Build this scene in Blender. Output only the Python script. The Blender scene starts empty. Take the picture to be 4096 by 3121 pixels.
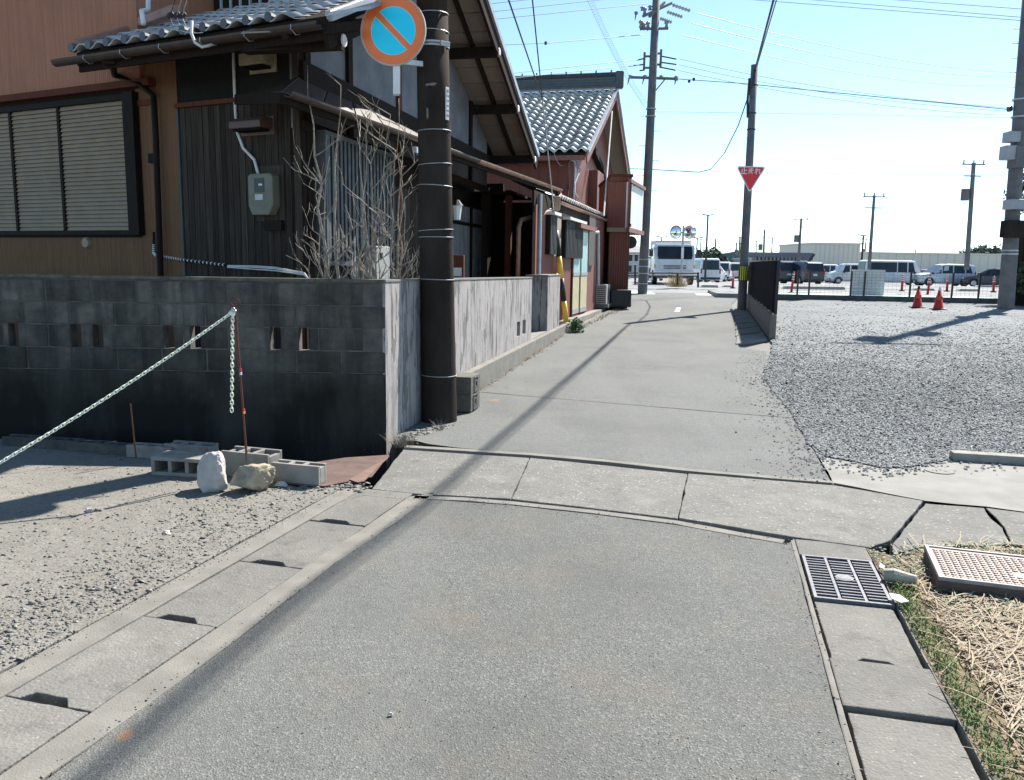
import bpy, bmesh, math, random
import numpy as np
from mathutils import Vector, Matrix, noise
random.seed(7); rng=np.random.default_rng(7)
rad=math.radians
scene=bpy.context.scene
C=scene.collection
# ---------------------------------------------------------------- camera
F=3300.; CX,CY=2048.,1560.5; EYE=1.6
PITCH=math.atan(507/3300.); ROLL=.0154
cam_d=bpy.data.cameras.new('camera'); cam=bpy.data.objects.new('camera',cam_d); C.objects.link(cam)
cam_d.sensor_width=36; cam_d.lens=36*F/4096; cam_d.clip_end=6000; cam_d.clip_start=.05
cp,sp=math.cos(PITCH),math.sin(PITCH); cr,sr=math.cos(ROLL),math.sin(ROLL)
Xr=Vector((1,0,0)); Yr=Vector((0,sp,cp)); Fw=Vector((0,cp,-sp))
cx_=Xr*cr+Yr*sr; cy_=Yr*cr-Xr*sr
m=Matrix((cx_,cy_,-Fw)).transposed().to_4x4(); m.translation=Vector((0,0,EYE)); cam.matrix_world=m
scene.camera=cam
# ---------------------------------------------------------------- sun and sky
SUN_EL=rad(46); SUN_H=Vector((.607,.795)).normalized()
w=bpy.data.worlds.new('World'); scene.world=w; w.use_nodes=True
nt=w.node_tree; nt.nodes.clear()
sky=nt.nodes.new('ShaderNodeTexSky'); sky.sky_type='NISHITA'; sky.sun_disc=False
sky.sun_elevation=SUN_EL; sky.sun_rotation=math.atan2(SUN_H.x,SUN_H.y); sky.air_density=.6; sky.dust_density=.2; sky.ozone_density=1.6
bg=nt.nodes.new('ShaderNodeBackground'); bg.inputs['Strength'].default_value=.118
wo=nt.nodes.new('ShaderNodeOutputWorld'); tint=nt.nodes.new('ShaderNodeMix'); tint.data_type='RGBA'; tint.blend_type='MULTIPLY'; tint.inputs[0].default_value=1; tint.inputs[7].default_value=(.95,1.03,.94,1); nt.links.new(sky.outputs[0],tint.inputs[6]); nt.links.new(tint.outputs[2],bg.inputs[0]); nt.links.new(bg.outputs[0],wo.inputs[0])
sd=bpy.data.lights.new('sun','SUN'); sd.energy=5.0; sd.angle=rad(.53); sd.color=(1,.95,.87)
so=bpy.data.objects.new('sun',sd); C.objects.link(so)
sdir=Vector((SUN_H.x*math.cos(SUN_EL),SUN_H.y*math.cos(SUN_EL),math.sin(SUN_EL)))
so.rotation_euler=sdir.to_track_quat('Z','Y').to_euler(); so.location=(10,10,30)
vs=scene.view_settings; vs.view_transform='Standard'; vs.look='None'; vs.exposure=1.2; vs.gamma=1; vs.use_curve_mapping=False
# ---------------------------------------------------------------- geometry of the place
PROF=[(9,0),(14,.1),(18,.2),(25,.3),(34,.44),(46,.55),(55,.55),(65,.3),(85,.15),(150,0)]
def zt(y):
    if y<=PROF[0][0]: return 0.
    for (a,b),(c,d) in zip(PROF,PROF[1:]):
        if y<=c: return b+(d-b)*(y-a)/(c-a)
    return 0.
K=4096/2205.
def ray(vx,vy):
    a=(vx*K-CX)/F; b=-(vy*K-CY)/F
    x=a*cr-b*sr; y=a*sr+b*cr
    return Vector((x,cp+y*sp,-sp+y*cp))
def hz(vx,vy,z=0.):
    r=ray(vx,vy); t=(z-EYE)/r.z; return Vector((r.x*t,r.y*t,z))
def hd(vx,vy,d):
    r=ray(vx,vy); t=d/r.y; return Vector((r.x*t,d,EYE+r.z*t))
def hg(vx,vy,dz=0.):
    z=0.; r=ray(vx,vy)
    for i in range(40):
        t=(z-EYE)/r.z; z=.6*z+.4*(zt(r.y*t)+dz)
    return Vector((r.x*t,r.y*t,z))
class Plane:
    def __init__(s,p,u,flip=False):
        s.p=Vector((p[0],p[1])); s.u=Vector((u[0],u[1])).normalized()
        s.n=Vector((s.u.y,-s.u.x))
        if flip: s.n=-s.n
    def hit(s,vx,vy):
        r=ray(vx,vy); t=s.p.dot(s.n)/(r.x*s.n.x+r.y*s.n.y)
        q=Vector((r.x*t,r.y*t)); return ((q-s.p).dot(s.u), EYE+r.z*t)
    def pt(s,a,z,o=0.):
        q=s.p+s.u*a+s.n*o; return Vector((q.x,q.y,z))
    def off(s,o):
        q=Plane(s.p+s.n*o,s.u); q.n=s.n.copy(); return q
    def rect(s,x0,y0,x1,y1):
        ym=(y0+y1)/2; xm=(x0+x1)/2
        a0=s.hit(x0,ym)[0]; a1=s.hit(x1,ym)[0]
        z1=s.hit(xm,y0)[1]; z0=s.hit(xm,y1)[1]
        return (min(a0,a1),max(a0,a1),z0,z1)
# ---------------------------------------------------------------- materials
def lin(c):
    if isinstance(c,str):
        c=[int(c[i:i+2],16)/255 for i in (0,2,4)]
        return tuple((x/12.92 if x<.04045 else ((x+.055)/1.055)**2.4) for x in c)
    return tuple(c)
class N:
    def __init__(s,name):
        s.m=bpy.data.materials.new(name); s.m.use_nodes=True; s.t=s.m.node_tree; s.b=s.t.nodes['Principled BSDF']
    def nn(s,ty,**kw):
        n=s.t.nodes.new(ty)
        for k,v in kw.items():
            if k in n.inputs: n.inputs[k].default_value=v
            else: setattr(n,k,v)
        return n
    def l(s,a,b): s.t.links.new(a,b)
    def pos(s,scale=(1,1,1)):
        g=s.nn('ShaderNodeNewGeometry')
        if scale==(1,1,1): return g.outputs['Position']
        v=s.nn('ShaderNodeVectorMath',operation='MULTIPLY'); v.inputs[1].default_value=scale; s.l(g.outputs['Position'],v.inputs[0]); return v.outputs[0]
    def noise(s,scale,detail=4,vec=None,rough=.6):
        n=s.nn('ShaderNodeTexNoise',Scale=scale,Detail=detail,Roughness=rough); s.l(vec if vec is not None else s.pos(),n.inputs['Vector']); return n.outputs['Fac']
    def voro(s,scale,vec=None,feature='F1',out='Distance'):
        n=s.nn('ShaderNodeTexVoronoi',Scale=scale,feature=feature); s.l(vec if vec is not None else s.pos(),n.inputs['Vector']); return n.outputs[out]
    def ramp(s,f,stops):
        r=s.nn('ShaderNodeValToRGB'); e=r.color_ramp.elements
        e[0].position=stops[0][0]; e[0].color=(*lin(stops[0][1]),1); e[1].position=stops[-1][0]; e[1].color=(*lin(stops[-1][1]),1)
        for p,c in stops[1:-1]:
            q=e.new(p); q.color=(*lin(c),1)
        s.l(f,r.inputs[0]); return r.outputs[0]
    def mask(s,f,a,b):
        r=s.nn('ShaderNodeMapRange'); r.inputs[1].default_value=a; r.inputs[2].default_value=b; s.l(f,r.inputs[0]); return r.outputs[0]
    def mul(s,a,b):
        r=s.nn('ShaderNodeMath',operation='MULTIPLY')
        for i,x in enumerate((a,b)):
            if isinstance(x,(int,float)): r.inputs[i].default_value=x
            else: s.l(x,r.inputs[i])
        return r.outputs[0]
    def mix(s,f,a,b,mode='MIX'):
        r=s.nn('ShaderNodeMix',data_type='RGBA',blend_type=mode)
        for i,x in ((0,f),(6,a),(7,b)):
            if isinstance(x,(int,float)): r.inputs[i].default_value=x
            elif isinstance(x,(tuple,str)): r.inputs[i].default_value=(*lin(x),1)
            else: s.l(x,r.inputs[i])
        return r.outputs[2]
    def rnd(s,col,amt):
        o=s.nn('ShaderNodeObjectInfo'); h=s.nn('ShaderNodeHueSaturation'); r=s.mask(o.outputs['Random'],0,1)
        mr=s.nn('ShaderNodeMapRange'); mr.inputs[3].default_value=1-amt; mr.inputs[4].default_value=1+amt; s.l(o.outputs['Random'],mr.inputs[0])
        s.l(col,h.inputs['Color']); s.l(mr.outputs[0],h.inputs['Value']); return h.outputs[0]
    def bump(s,f,strength,dist=.01):
        b=s.nn('ShaderNodeBump'); b.inputs['Strength'].default_value=strength; b.inputs['Distance'].default_value=dist
        s.l(f,b.inputs['Height'])
        if s.b.inputs['Normal'].is_linked: s.l(s.b.inputs['Normal'].links[0].from_socket,b.inputs['Normal'])
        s.l(b.outputs[0],s.b.inputs['Normal'])
    def done(s,col,rough=.8,metal=0.,spec=.4):
        if isinstance(col,(tuple,str)): s.b.inputs['Base Color'].default_value=(*lin(col),1)
        else: s.l(col,s.b.inputs['Base Color'])
        s.b.inputs['Roughness'].default_value=rough; s.b.inputs['Metallic'].default_value=metal; s.b.inputs['Specular IOR Level'].default_value=spec
        return s.m
MC={}
def mat(name,c1,c2=None,scale=3.,rough=.8,metal=0.,bump=0.,bscale=60.,stretch=(1,1,1),rnd=0.,spec=.4,dirt=None,dscale=1.2,damt=.5):
    if name in MC: return MC[name]
    n=N(name)
    if c2 is None: c2=tuple(x*.8 for x in lin(c1))
    f=n.noise(scale,6,n.pos(stretch)); col=n.mix(n.mask(f,.35,.65),c1,c2)
    if dirt: col=n.mix(n.mul(n.mask(n.noise(dscale,5,n.pos((1,1,.4))),.45,.7),damt),col,dirt)
    if rnd: col=n.rnd(col,rnd)
    if bump: n.bump(n.noise(bscale,5,n.pos(stretch)),bump,.01)
    MC[name]=n.done(col,rough,metal,spec); return MC[name]
def m_asphalt(name,base,dark,light,sc=95.,warm=(.2,.17,.13)):
    n=N(name); v=n.voro(sc,out='Color'); sep=n.nn('ShaderNodeSeparateColor'); n.l(v,sep.inputs[0])
    col=n.ramp(sep.outputs[0],[(0,dark),(.35,base),(.75,base),(.9,light),(1,tuple(min(1,x*1.25) for x in light))])
    big=n.noise(.7,5); col=n.mix(n.mul(n.mask(big,.42,.62),.55),col,tuple(x*.68 for x in base))
    col=n.mix(n.mul(n.mask(n.noise(1.9,6,rough=.7),.50,.70),.42),col,warm)
    wv=n.nn('ShaderNodeVectorMath',operation='ADD'); dn=n.nn('ShaderNodeTexNoise',Scale=1.6,Detail=4); n.l(n.pos(),dn.inputs['Vector']); n.l(n.pos(),wv.inputs[0]); n.l(dn.outputs['Color'],wv.inputs[1])
    ed=n.voro(.55,wv.outputs[0],'DISTANCE_TO_EDGE'); ck=n.mul(n.mask(ed,.006,.002),n.mask(n.noise(.45,2),.56,.64)); col=n.mix(n.mul(ck,.75),col,(.03,.03,.028))
    tr=n.noise(1.,4,n.pos((.9,.07,1))); col=n.mix(n.mul(n.mask(tr,.45,.62),.30),col,light)
    tr2=n.noise(14.,5,n.pos((1,1,1)),.7); col=n.mix(n.mul(n.mask(tr2,.5,.7),.35),col,tuple(x*.62 for x in base))
    rust=n.mask(n.noise(3.3,2,rough=.4),.735,.76); col=n.mix(n.mul(rust,.5),col,(.32,.15,.07))
    n.bump(n.voro(sc),.55,.006); n.bump(n.noise(9,4),.25,.012)
    return n.done(col,.86,spec=.3)
ASPH=m_asphalt('asphalt_near',(.118,.120,.112),(.070,.072,.068),(.172,.172,.160),sc=160.,warm=(.16,.13,.095))
ASPH2=m_asphalt('asphalt_far',(.131,.135,.130),(.088,.092,.09),(.174,.178,.173),sc=165.,warm=(.15,.135,.11))
ASPH3=m_asphalt('asphalt_lot',(.21,.22,.225),(.15,.15,.155),(.27,.27,.27),sc=40.)
def m_aggr(name,base,light,dark,sc=45.,amt=.9):
    n=N(name); v=n.voro(sc,out='Color'); sep=n.nn('ShaderNodeSeparateColor'); n.l(v,sep.inputs[0])
    st=n.ramp(sep.outputs[0],[(0,dark),(.3,base),(.72,base),(.9,light),(1,tuple(min(1,x*1.6) for x in light))])
    d=n.voro(sc); core=n.mask(d,.42,.3); fine=n.mix(n.noise(160,3),tuple(x*.75 for x in base),tuple(x*1.2 for x in base))
    col=n.mix(n.mul(core,amt),fine,st)
    col=n.mix(n.mul(n.mask(n.noise(1.6,5),.42,.7),.5),col,tuple(x*.62 for x in base))
    col=n.mix(n.mul(n.mask(n.noise(6,6,rough=.7),.52,.66),.45),col,tuple(x*.45 for x in base)); col=n.mix(n.mul(n.mask(n.noise(2.6,4),.56,.7),.4),col,tuple(min(1,x*1.5) for x in base))
    col=n.rnd(col,.09)
    n.bump(n.voro(sc),.4,.006); n.bump(n.noise(120,4),.3,.004)
    return n.done(col,.88,spec=.3)
AGGR=m_aggr('aggregate_concrete',(.158,.154,.141),(.27,.262,.24),(.075,.075,.071),sc=52.)
CONC=m_aggr('drain_concrete',(.168,.161,.146),(.235,.226,.205),(.095,.092,.086),sc=80.,amt=.65)
CONCP=mat('pale_concrete',(.26,.252,.232),(.19,.184,.168),2.2,.9,bump=.3,bscale=90,dirt=(.17,.16,.145),dscale=2.5,damt=.5)
CONCR=mat('rim_concrete',(.21,.197,.172),(.155,.146,.129),5,.9,bump=.45,bscale=110)
DARK=mat('dark_void',(.012,.012,.013),None,3,1,spec=.1)
def m_block():
    n=N('weathered_block'); g=n.noise(2.3,7,n.pos((1,1,1.6)),.7); col=n.ramp(g,[(.28,(.045,.041,.035)),(.45,(.095,.087,.075)),(.6,(.145,.133,.115)),(.75,(.21,.196,.172))])
    col=n.mix(n.mul(n.mask(n.noise(5,6,n.pos((1.6,1.6,.25))),.42,.62),.7),col,(.03,.03,.03))
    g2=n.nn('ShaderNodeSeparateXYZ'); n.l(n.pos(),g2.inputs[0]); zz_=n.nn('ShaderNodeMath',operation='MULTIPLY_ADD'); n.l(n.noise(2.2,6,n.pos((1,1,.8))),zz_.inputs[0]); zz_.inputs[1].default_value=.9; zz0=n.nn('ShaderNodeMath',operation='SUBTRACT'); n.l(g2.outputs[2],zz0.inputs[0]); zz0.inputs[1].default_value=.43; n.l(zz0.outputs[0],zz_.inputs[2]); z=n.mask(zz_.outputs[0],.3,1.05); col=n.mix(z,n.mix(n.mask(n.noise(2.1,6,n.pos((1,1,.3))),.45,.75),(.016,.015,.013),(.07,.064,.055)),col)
    col=n.rnd(col,.22); n.bump(n.noise(140,4),.7,.006); n.bump(n.noise(12,4),.3,.02); return n.done(col,.92,spec=.25)
BLOCK=m_block()
def m_plaster():
    n=N('peeling_plaster'); base=n.mix(n.noise(3,5),(.39,.355,.345),(.30,.28,.272))
    st=n.noise(6,8,n.pos((1.4,1.4,.26)),.68); base=n.mix(n.mul(n.mul(n.mask(st,.49,.58),.85),n.mask(n.noise(1.7,4),.38,.6)),base,(.19,.18,.172)); base=n.mix(n.mul(n.mask(n.noise(5,7,rough=.75),.5,.62),.5),base,(.25,.235,.225))
    pe=n.noise(4.2,5,n.pos((1.5,1.5,.45)),.55); peel=n.mask(pe,.60,.61); base=n.mix(peel,base,(.17,.17,.155))
    cr=n.noise(13,8,n.pos((1.6,1.6,.1)),.7); base=n.mix(n.mul(n.mask(cr,.565,.60),.9),base,(.06,.055,.05))
    inv=n.mul(peel,-1); n.bump(inv,.8,.008); n.bump(n.noise(60,4),.25,.006); return n.done(base,.9,spec=.25)
PLAST=m_plaster()
def m_corr(name,a,b,sc):
    n=N(name); f=n.noise(26,6,n.pos((1,1,.03)),.6); col=n.mix(n.mask(f,.32,.68),a,b)
    col=n.mix(n.mul(n.mask(n.noise(2,5),.5,.75),.5),col,sc); return n.done(col,.6,spec=.35)
ORNG=m_corr('wood_tone_metal',(.235,.11,.045),(.145,.068,.03),(.13,.055,.028))
ORNG2=m_corr('salmon_metal',(.46,.20,.115),(.35,.145,.08),(.3,.12,.07))
RED=m_corr('red_corrugated_metal',(.21,.062,.036),(.15,.045,.028),(.15,.055,.04))
REDP=m_corr('faded_red_board',(.26,.11,.085),(.18,.075,.06),(.2,.09,.07))
def m_wood(name,a,b,rnd=.3):
    n=N(name); f=n.noise(16,8,n.pos((3,3,.12)),.7); col=n.mix(n.mask(f,.3,.7),a,b); col=n.rnd(col,rnd); n.bump(f,.5,.01); return n.done(col,.9,spec=.1)
WOODG=m_wood('weathered_dark_board',(.080,.064,.052),(.022,.017,.013),.35)
WOODD=m_wood('dark_timber',(.032,.022,.018),(.016,.011,.009),.1)
WOODR=m_wood('red_brown_timber',(.17,.06,.035),(.09,.035,.025),.1)
WOODS=m_wood('soffit_board',(.32,.265,.225),(.22,.18,.15),.15)
PLG=mat('grey_plaster',(.19,.195,.21),(.12,.125,.14),2.5,.85,bump=.15)
PLD=mat('charcoal_plaster',(.024,.024,.024),(.017,.017,.017),3,.95,spec=.08,bump=.2)
TILE=mat('grey_roof_tile',(.50,.505,.51),(.34,.345,.355),7,.3,rnd=.22,spec=.6,bump=.1,bscale=30,dirt=(.12,.12,.12),dscale=6,damt=.4)
TILE2=mat('glare_roof_tile',(.70,.68,.63),(.50,.48,.45),7,.38,rnd=.18,spec=.6,bump=.1,bscale=30,dirt=(.25,.24,.22),dscale=6,damt=.35)  # lighter tile copy, sun glare put into the base colour
TILEB=mat('dark_roof_tile',(.06,.062,.07),(.035,.037,.042),6,.35,rnd=.2,spec=.6)
GUT=mat('brown_gutter',(.06,.036,.026),(.04,.026,.02),6,.55,spec=.4)
GUTC=mat('copper_brown_gutter',(.36,.20,.15),(.26,.14,.10),6,.5,spec=.4)
BLKM=mat('black_metal',(.02,.02,.021),(.03,.03,.03),6,.5)
BRNZ=mat('bronze_frame',(.02,.013,.010),(.014,.010,.008),6,.65,spec=.12)
CREAM=mat('cream_slat',(.33,.25,.165),(.28,.21,.14),5,.55)
WHITE=mat('white_paint',(.78,.78,.77),(.68,.68,.67),5,.45)
WPLAS=mat('white_plastic',(.74,.73,.70),(.62,.61,.58),5,.5)
BEIGE=mat('beige_plastic',(.19,.18,.135),(.15,.14,.11),5,.5)
POLEC=mat('dark_concrete_pole',(.040,.031,.026),(.022,.017,.0145),3.5,.95,spec=.08,bump=.35,bscale=140,stretch=(1,1,.35),dirt=(.055,.047,.041),dscale=5,damt=.5)
POLEL=mat('grey_concrete_pole',(.17,.165,.165),(.12,.118,.12),3,.85,bump=.15)
LATT=mat('dull_grey_lattice',(.085,.088,.094),(.06,.062,.067),8,.6)
STEEL=mat('galvanised_steel',(.45,.46,.47),(.36,.37,.38),8,.45,metal=.5)
RUST=mat('rusty_steel',(.125,.075,.06),(.08,.05,.042),9,.85,bump=.3,dirt=(.15,.11,.095),dscale=4)
RROD=mat('rusty_red_rod',(.13,.04,.025),(.09,.03,.02),30,.8)
WIREB=mat('wire_black',(.03,.035,.045),None,5,.6)
WIREP=mat('wire_glare',(.30,.38,.50),None,5,.6)  # pale blue holds the overexposed sky bleeding across thin wires
WIREW=mat('wire_white',(.62,.62,.6),None,5,.5)
CHAIN=mat('cream_plastic_chain',(.86,.88,.74),(.78,.81,.65),20,.45)
ROCKW=mat('pale_rock',(.52,.47,.43),(.36,.33,.31),9,.9,bump=.6,bscale=25)
ROCKB=mat('tan_rock',(.42,.36,.26),(.24,.20,.15),11,.9,bump=.7,bscale=22)
CMU=mat('new_block',(.28,.265,.235),(.20,.19,.17),9,.92,bump=.5,bscale=150,rnd=.12)
CMUL=mat('grey_block',(.36,.35,.33),(.28,.27,.255),9,.92,bump=.5,bscale=150,rnd=.1)
STONEG=mat('gravel_stone',(.27,.285,.30),(.13,.14,.15),25,.85,spec=.3)
STONEW=mat('pale_gravel_stone',(.50,.48,.44),(.28,.27,.25),25,.85,spec=.3)
SREDM=mat('sign_red',(.95,.22,.06),None,2,.4)
SRED2=mat('stop_red',(.78,.035,.045),None,2,.4)
SBLUE=mat('sign_blue',(.01,.72,1.0),(.015,.76,1.0),1,.35)
SRIM=mat('sign_rim',(.55,.5,.43),(.42,.36,.3),12,.6)
YEL=mat('yellow_plastic',(.85,.55,.06),(.75,.48,.06),6,.4)
YEL2=mat('yellow_sheet',(.85,.78,.12),(.8,.72,.1),6,.4)
BLKP=mat('black_plastic',(.018,.018,.022),None,5,.45)
GLASS=mat('dark_window_glass',(.02,.026,.032),(.025,.032,.04),1.5,.2,spec=.3)
DGL=mat('door_sheet_glass',(.12,.14,.15),(.08,.1,.11),1.5,.10,spec=1.)
GLASSP=mat('pale_frosted_glass',(.45,.55,.58),(.36,.46,.50),1.5,.25,spec=.6)
ORCONE=mat('cone_red',(.50,.035,.022),(.40,.03,.02),6,.5)
FENCE=mat('dark_fence_sheet',(.016,.015,.022),(.012,.011,.017),4,.8,spec=.08)
GREENP=mat('painted_green_strip',(.30,.60,.52),(.38,.66,.58),3,.8)
WLINE=mat('white_road_line',(.75,.75,.72),(.55,.55,.53),12,.75)
BARK=mat('pale_bark',(.42,.37,.30),(.20,.165,.13),30,.9,bump=.4)
WARE=mat('beige_warehouse',(.74,.69,.60),(.70,.65,.565),.05,.8)
def m_ground(name,a,b,c,vsc=26.):
    n=N(name); v=n.voro(vsc,out='Color'); sep=n.nn('ShaderNodeSeparateColor'); n.l(v,sep.inputs[0])
    col=n.ramp(sep.outputs[0],[(0,b),(.4,a),(.8,a),(1,c)])
    col=n.mix(n.mul(n.mask(n.noise(1.1,5),.4,.65),.5),col,tuple(x*.75 for x in a)); col=n.mix(n.mul(n.mask(n.noise(.55,5,n.pos((1,.55,1))),.45,.62),.4),col,tuple(min(1,x*1.3) for x in a)); col=n.mix(n.mul(n.mask(n.noise(9,6,rough=.75),.5,.66),.4),col,tuple(x*.6 for x in a))
    n.bump(n.voro(vsc),.9 *.5 if 'sand' not in name else .3,.012 if 'sand' not in name else .008); n.bump(n.noise(5,5),.4,.05); return n.done(col,.92,spec=.2)
GRAV=m_ground('blue_grey_gravel',(.185,.196,.201),(.145,.154,.16),(.23,.24,.246),vsc=44.)
SAND=m_ground('sandy_gravel',(.195,.184,.162),(.15,.141,.124),(.24,.228,.204),vsc=75.)
SOIL=m_ground('straw_soil',(.16,.12,.08),(.08,.06,.04),(.3,.23,.14),vsc=40.)
EARTH=mat('earth',(.20,.19,.17),(.15,.145,.13),.5,.95)
# ---------------------------------------------------------------- object helpers
def tag(o,label=None,cat=None,group=None,kind=None):
    if label: o['label']=label
    if cat: o['category']=cat
    if group: o['group']=group
    if kind: o['kind']=kind
    return o
def thing(name,label,cat,loc=(0,0,0),rz=0,group=None):
    o=bpy.data.objects.new(name,None); C.objects.link(o); o.location=loc; o.rotation_euler=(0,0,rz); o.empty_display_size=.1
    return tag(o,label,cat,group)
def worldloc(o):
    v=Vector((0,0,0))
    while o is not None: v+=Vector(o.location); o=o.parent
    return v
class MB:
    def __init__(s): s.v=[]; s.f=[]
    def add(s,vs_,fs): k=len(s.v); s.v+=[Vector(v) for v in vs_]; s.f+=[tuple(i+k for i in f) for f in fs]; return s
    def hexa(s,p):   # 8 points: bottom 4 ccw, top 4 ccw
        return s.add(p,[(3,2,1,0),(4,5,6,7),(0,1,5,4),(1,2,6,5),(2,3,7,6),(3,0,4,7)])
    def box(s,c,d,mx=None):
        c=Vector(c); h=Vector(d)/2; P=[Vector((x*h.x,y*h.y,z*h.z)) for z in (-1,1) for x,y in ((-1,-1),(1,-1),(1,1),(-1,1))]
        if mx is not None: P=[mx@p for p in P]
        return s.hexa([c+p for p in P])
    def pbox(s,pl,a0,a1,z0,z1,o0,o1):  # box in plane frame
        return s.hexa([pl.pt(a0,z0,o1),pl.pt(a1,z0,o1),pl.pt(a1,z0,o0),pl.pt(a0,z0,o0),pl.pt(a0,z1,o1),pl.pt(a1,z1,o1),pl.pt(a1,z1,o0),pl.pt(a0,z1,o0)])
    def bar(s,a,b,wd,ht,up=Vector((0,0,1))):
        a=Vector(a); b=Vector(b); d=(b-a).normalized(); x=d.cross(up)
        if x.length<1e-4: x=d.cross(Vector((0,1,0)))
        x.normalize(); y=x.cross(d).normalized(); x=x*wd/2; y=y*ht/2
        return s.hexa([a-x-y,a+x-y,b+x-y,b-x-y,a-x+y,a+x+y,b+x+y,b-x+y])
    def prism(s,pts,dv):
        n=len(pts); pts=[Vector(p) for p in pts]; dv=Vector(dv)
        return s.add(pts+[p+dv for p in pts],[tuple(range(n))[::-1],tuple(range(n,2*n))]+[(i,(i+1)%n,n+(i+1)%n,n+i) for i in range(n)])
    def tube(s,path,r,k=8,cap=True):
        path=[Vector(p) for p in path]; n=len(path); rs=r if isinstance(r,(list,tuple)) else [r]*n
        b=len(s.v); prev=None
        for i,p in enumerate(path):
            d=(path[min(i+1,n-1)]-path[max(i-1,0)]).normalized()
            if prev is None:
                x=d.cross(Vector((0,0,1)));
                if x.length<.05: x=d.cross(Vector((0,1,0)))
            else: x=prev-d*prev.dot(d)
            x.normalize(); prev=x; y=d.cross(x)
            for j in range(k):
                a=2*math.pi*j/k; s.v.append(p+(x*math.cos(a)+y*math.sin(a))*rs[i])
        for i in range(n-1):
            for j in range(k):
                j2=(j+1)%k; s.f.append((b+i*k+j,b+i*k+j2,b+(i+1)*k+j2,b+(i+1)*k+j))
        if cap: s.f.append(tuple(b+j for j in range(k))[::-1]); s.f.append(tuple(b+(n-1)*k+j for j in range(k)))
        return s
    def quad(s,*p): return s.add(p,[tuple(range(len(p)))])
    def mesh(s,name,o=Vector((0,0,0)),smooth=False):
        me=bpy.data.meshes.new(name); me.from_pydata([tuple(v-o) for v in s.v],[],s.f)
        if smooth:
            for p in me.polygons: p.use_smooth=True
        me.update(); return me
    def build(s,name,m,parent=None,smooth=False,bevel=0,fix=False):
        o=worldloc(parent) if parent is not None else Vector((0,0,0))
        me=s.mesh(name,o,smooth)
        if fix:
            bm=bmesh.new(); bm.from_mesh(me); bmesh.ops.recalc_face_normals(bm,faces=bm.faces); bm.to_mesh(me); bm.free()
        me.materials.append(m); ob=bpy.data.objects.new(name,me); C.objects.link(ob)
        if parent is not None: ob.parent=parent
        if bevel:
            b=ob.modifiers.new('b','BEVEL'); b.width=bevel; b.segments=2; b.limit_method='ANGLE'; b.angle_limit=rad(40)
        return ob
    def solo(s,name,m,label,cat,base=None,group=None,smooth=False,bevel=0):
        if base is None:
            vs2=s.v; zmin=min(v.z for v in vs2); base=Vector((sum(v.x for v in vs2)/len(vs2),sum(v.y for v in vs2)/len(vs2),zmin))
        base=Vector(base); me=s.mesh(name,base,smooth); me.materials.append(m); ob=bpy.data.objects.new(name,me); C.objects.link(ob); ob.location=base
        if bevel:
            b=ob.modifiers.new('b','BEVEL'); b.width=bevel; b.segments=2; b.limit_method='ANGLE'; b.angle_limit=rad(40)
        return tag(ob,label,cat,group)
def inst(me,name,parent,mx):   # mx: world matrix; parent unrotated
    o=bpy.data.objects.new(name,me); C.objects.link(o); o.parent=parent
    w_=worldloc(parent) if parent is not None else Vector((0,0,0)); q=mx.copy(); q.translation=q.translation-w_; o.matrix_local=q; return o
def copy_tree(o,parent=None):
    c=o.copy(); C.objects.link(c); c.parent=parent
    for ch in list(o.children): copy_tree(ch,c)
    return c
def frame(o,x,y,z):
    m_=Matrix((x,y,z)).transposed().to_4x4(); m_.translation=o; return m_
def zface(pl,u=None): # matrix with X along plane u, Y into wall (-n), Z up
    return Vector((pl.u.x,pl.u.y,0)),Vector((-pl.n.x,-pl.n.y,0)),Vector((0,0,1))
# ground polygon sheet following the terrain profile, optionally thick
def rough(poly,step,amp,seed=0):
    out=[]; n=len(poly)
    for i in range(n):
        a,b=poly[i],poly[(i+1)%n]; d=(b-a); L=d.length; k=max(1,int(L/step)); nx=Vector((d.y,-d.x,0)).normalized()
        for j in range(k):
            p=a+d*(j/k)
            if j>0: p=p+nx*(noise.noise(Vector((p.x*2.3/max(step,.05)*.1,p.y*2.3/max(step,.05)*.1,seed)))*amp*1.2+random.uniform(-amp,amp)*.6)
            out.append(p)
    return out
def sheet(poly,name,m,dz=0.,thick=0.,kind='structure',parent=None,step=0,amp=0,bevel=0):
    pts=[Vector((p[0],p[1],0)) for p in poly]
    if step: pts=rough(pts,step,amp,len(name))
    bm=bmesh.new(); f=bm.faces.new([bm.verts.new(p) for p in pts]); bm.normal_update()
    if f.normal.z<0: f.normal_flip()
    ymin=min(p.y for p in pts); ymax=max(p.y for p in pts)
    for k,_ in PROF:
        if ymin<k<ymax: bmesh.ops.bisect_plane(bm,geom=bm.verts[:]+bm.edges[:]+bm.faces[:],plane_co=(0,k,0),plane_no=(0,1,0))
    for v in bm.verts: v.co.z=zt(v.co.y)+dz
    if thick:
        r=bmesh.ops.extrude_face_region(bm,geom=bm.faces[:])
        for v in [e for e in r['geom'] if isinstance(e,bmesh.types.BMVert)]: v.co.z-=thick
        bmesh.ops.recalc_face_normals(bm,faces=bm.faces)
    bmesh.ops.triangulate(bm,faces=[f for f in bm.faces if len(f.verts)>4])
    me=bpy.data.meshes.new(name); bm.to_mesh(me); bm.free(); me.materials.append(m)
    o=bpy.data.objects.new(name,me); C.objects.link(o)
    if parent is not None: me.transform(Matrix.Translation(-worldloc(parent))); o.parent=parent
    elif kind: o['kind']=kind
    if bevel:
        b=o.modifiers.new('b','BEVEL'); b.width=bevel; b.segments=2; b.limit_method='ANGLE'; b.angle_limit=rad(50)
    return o
def shrink(poly,g):
    c=Vector((0,0,0))
    for p in poly: c+=p
    c/=len(poly); return [p+(c-p).normalized()*g for p in poly]
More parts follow.
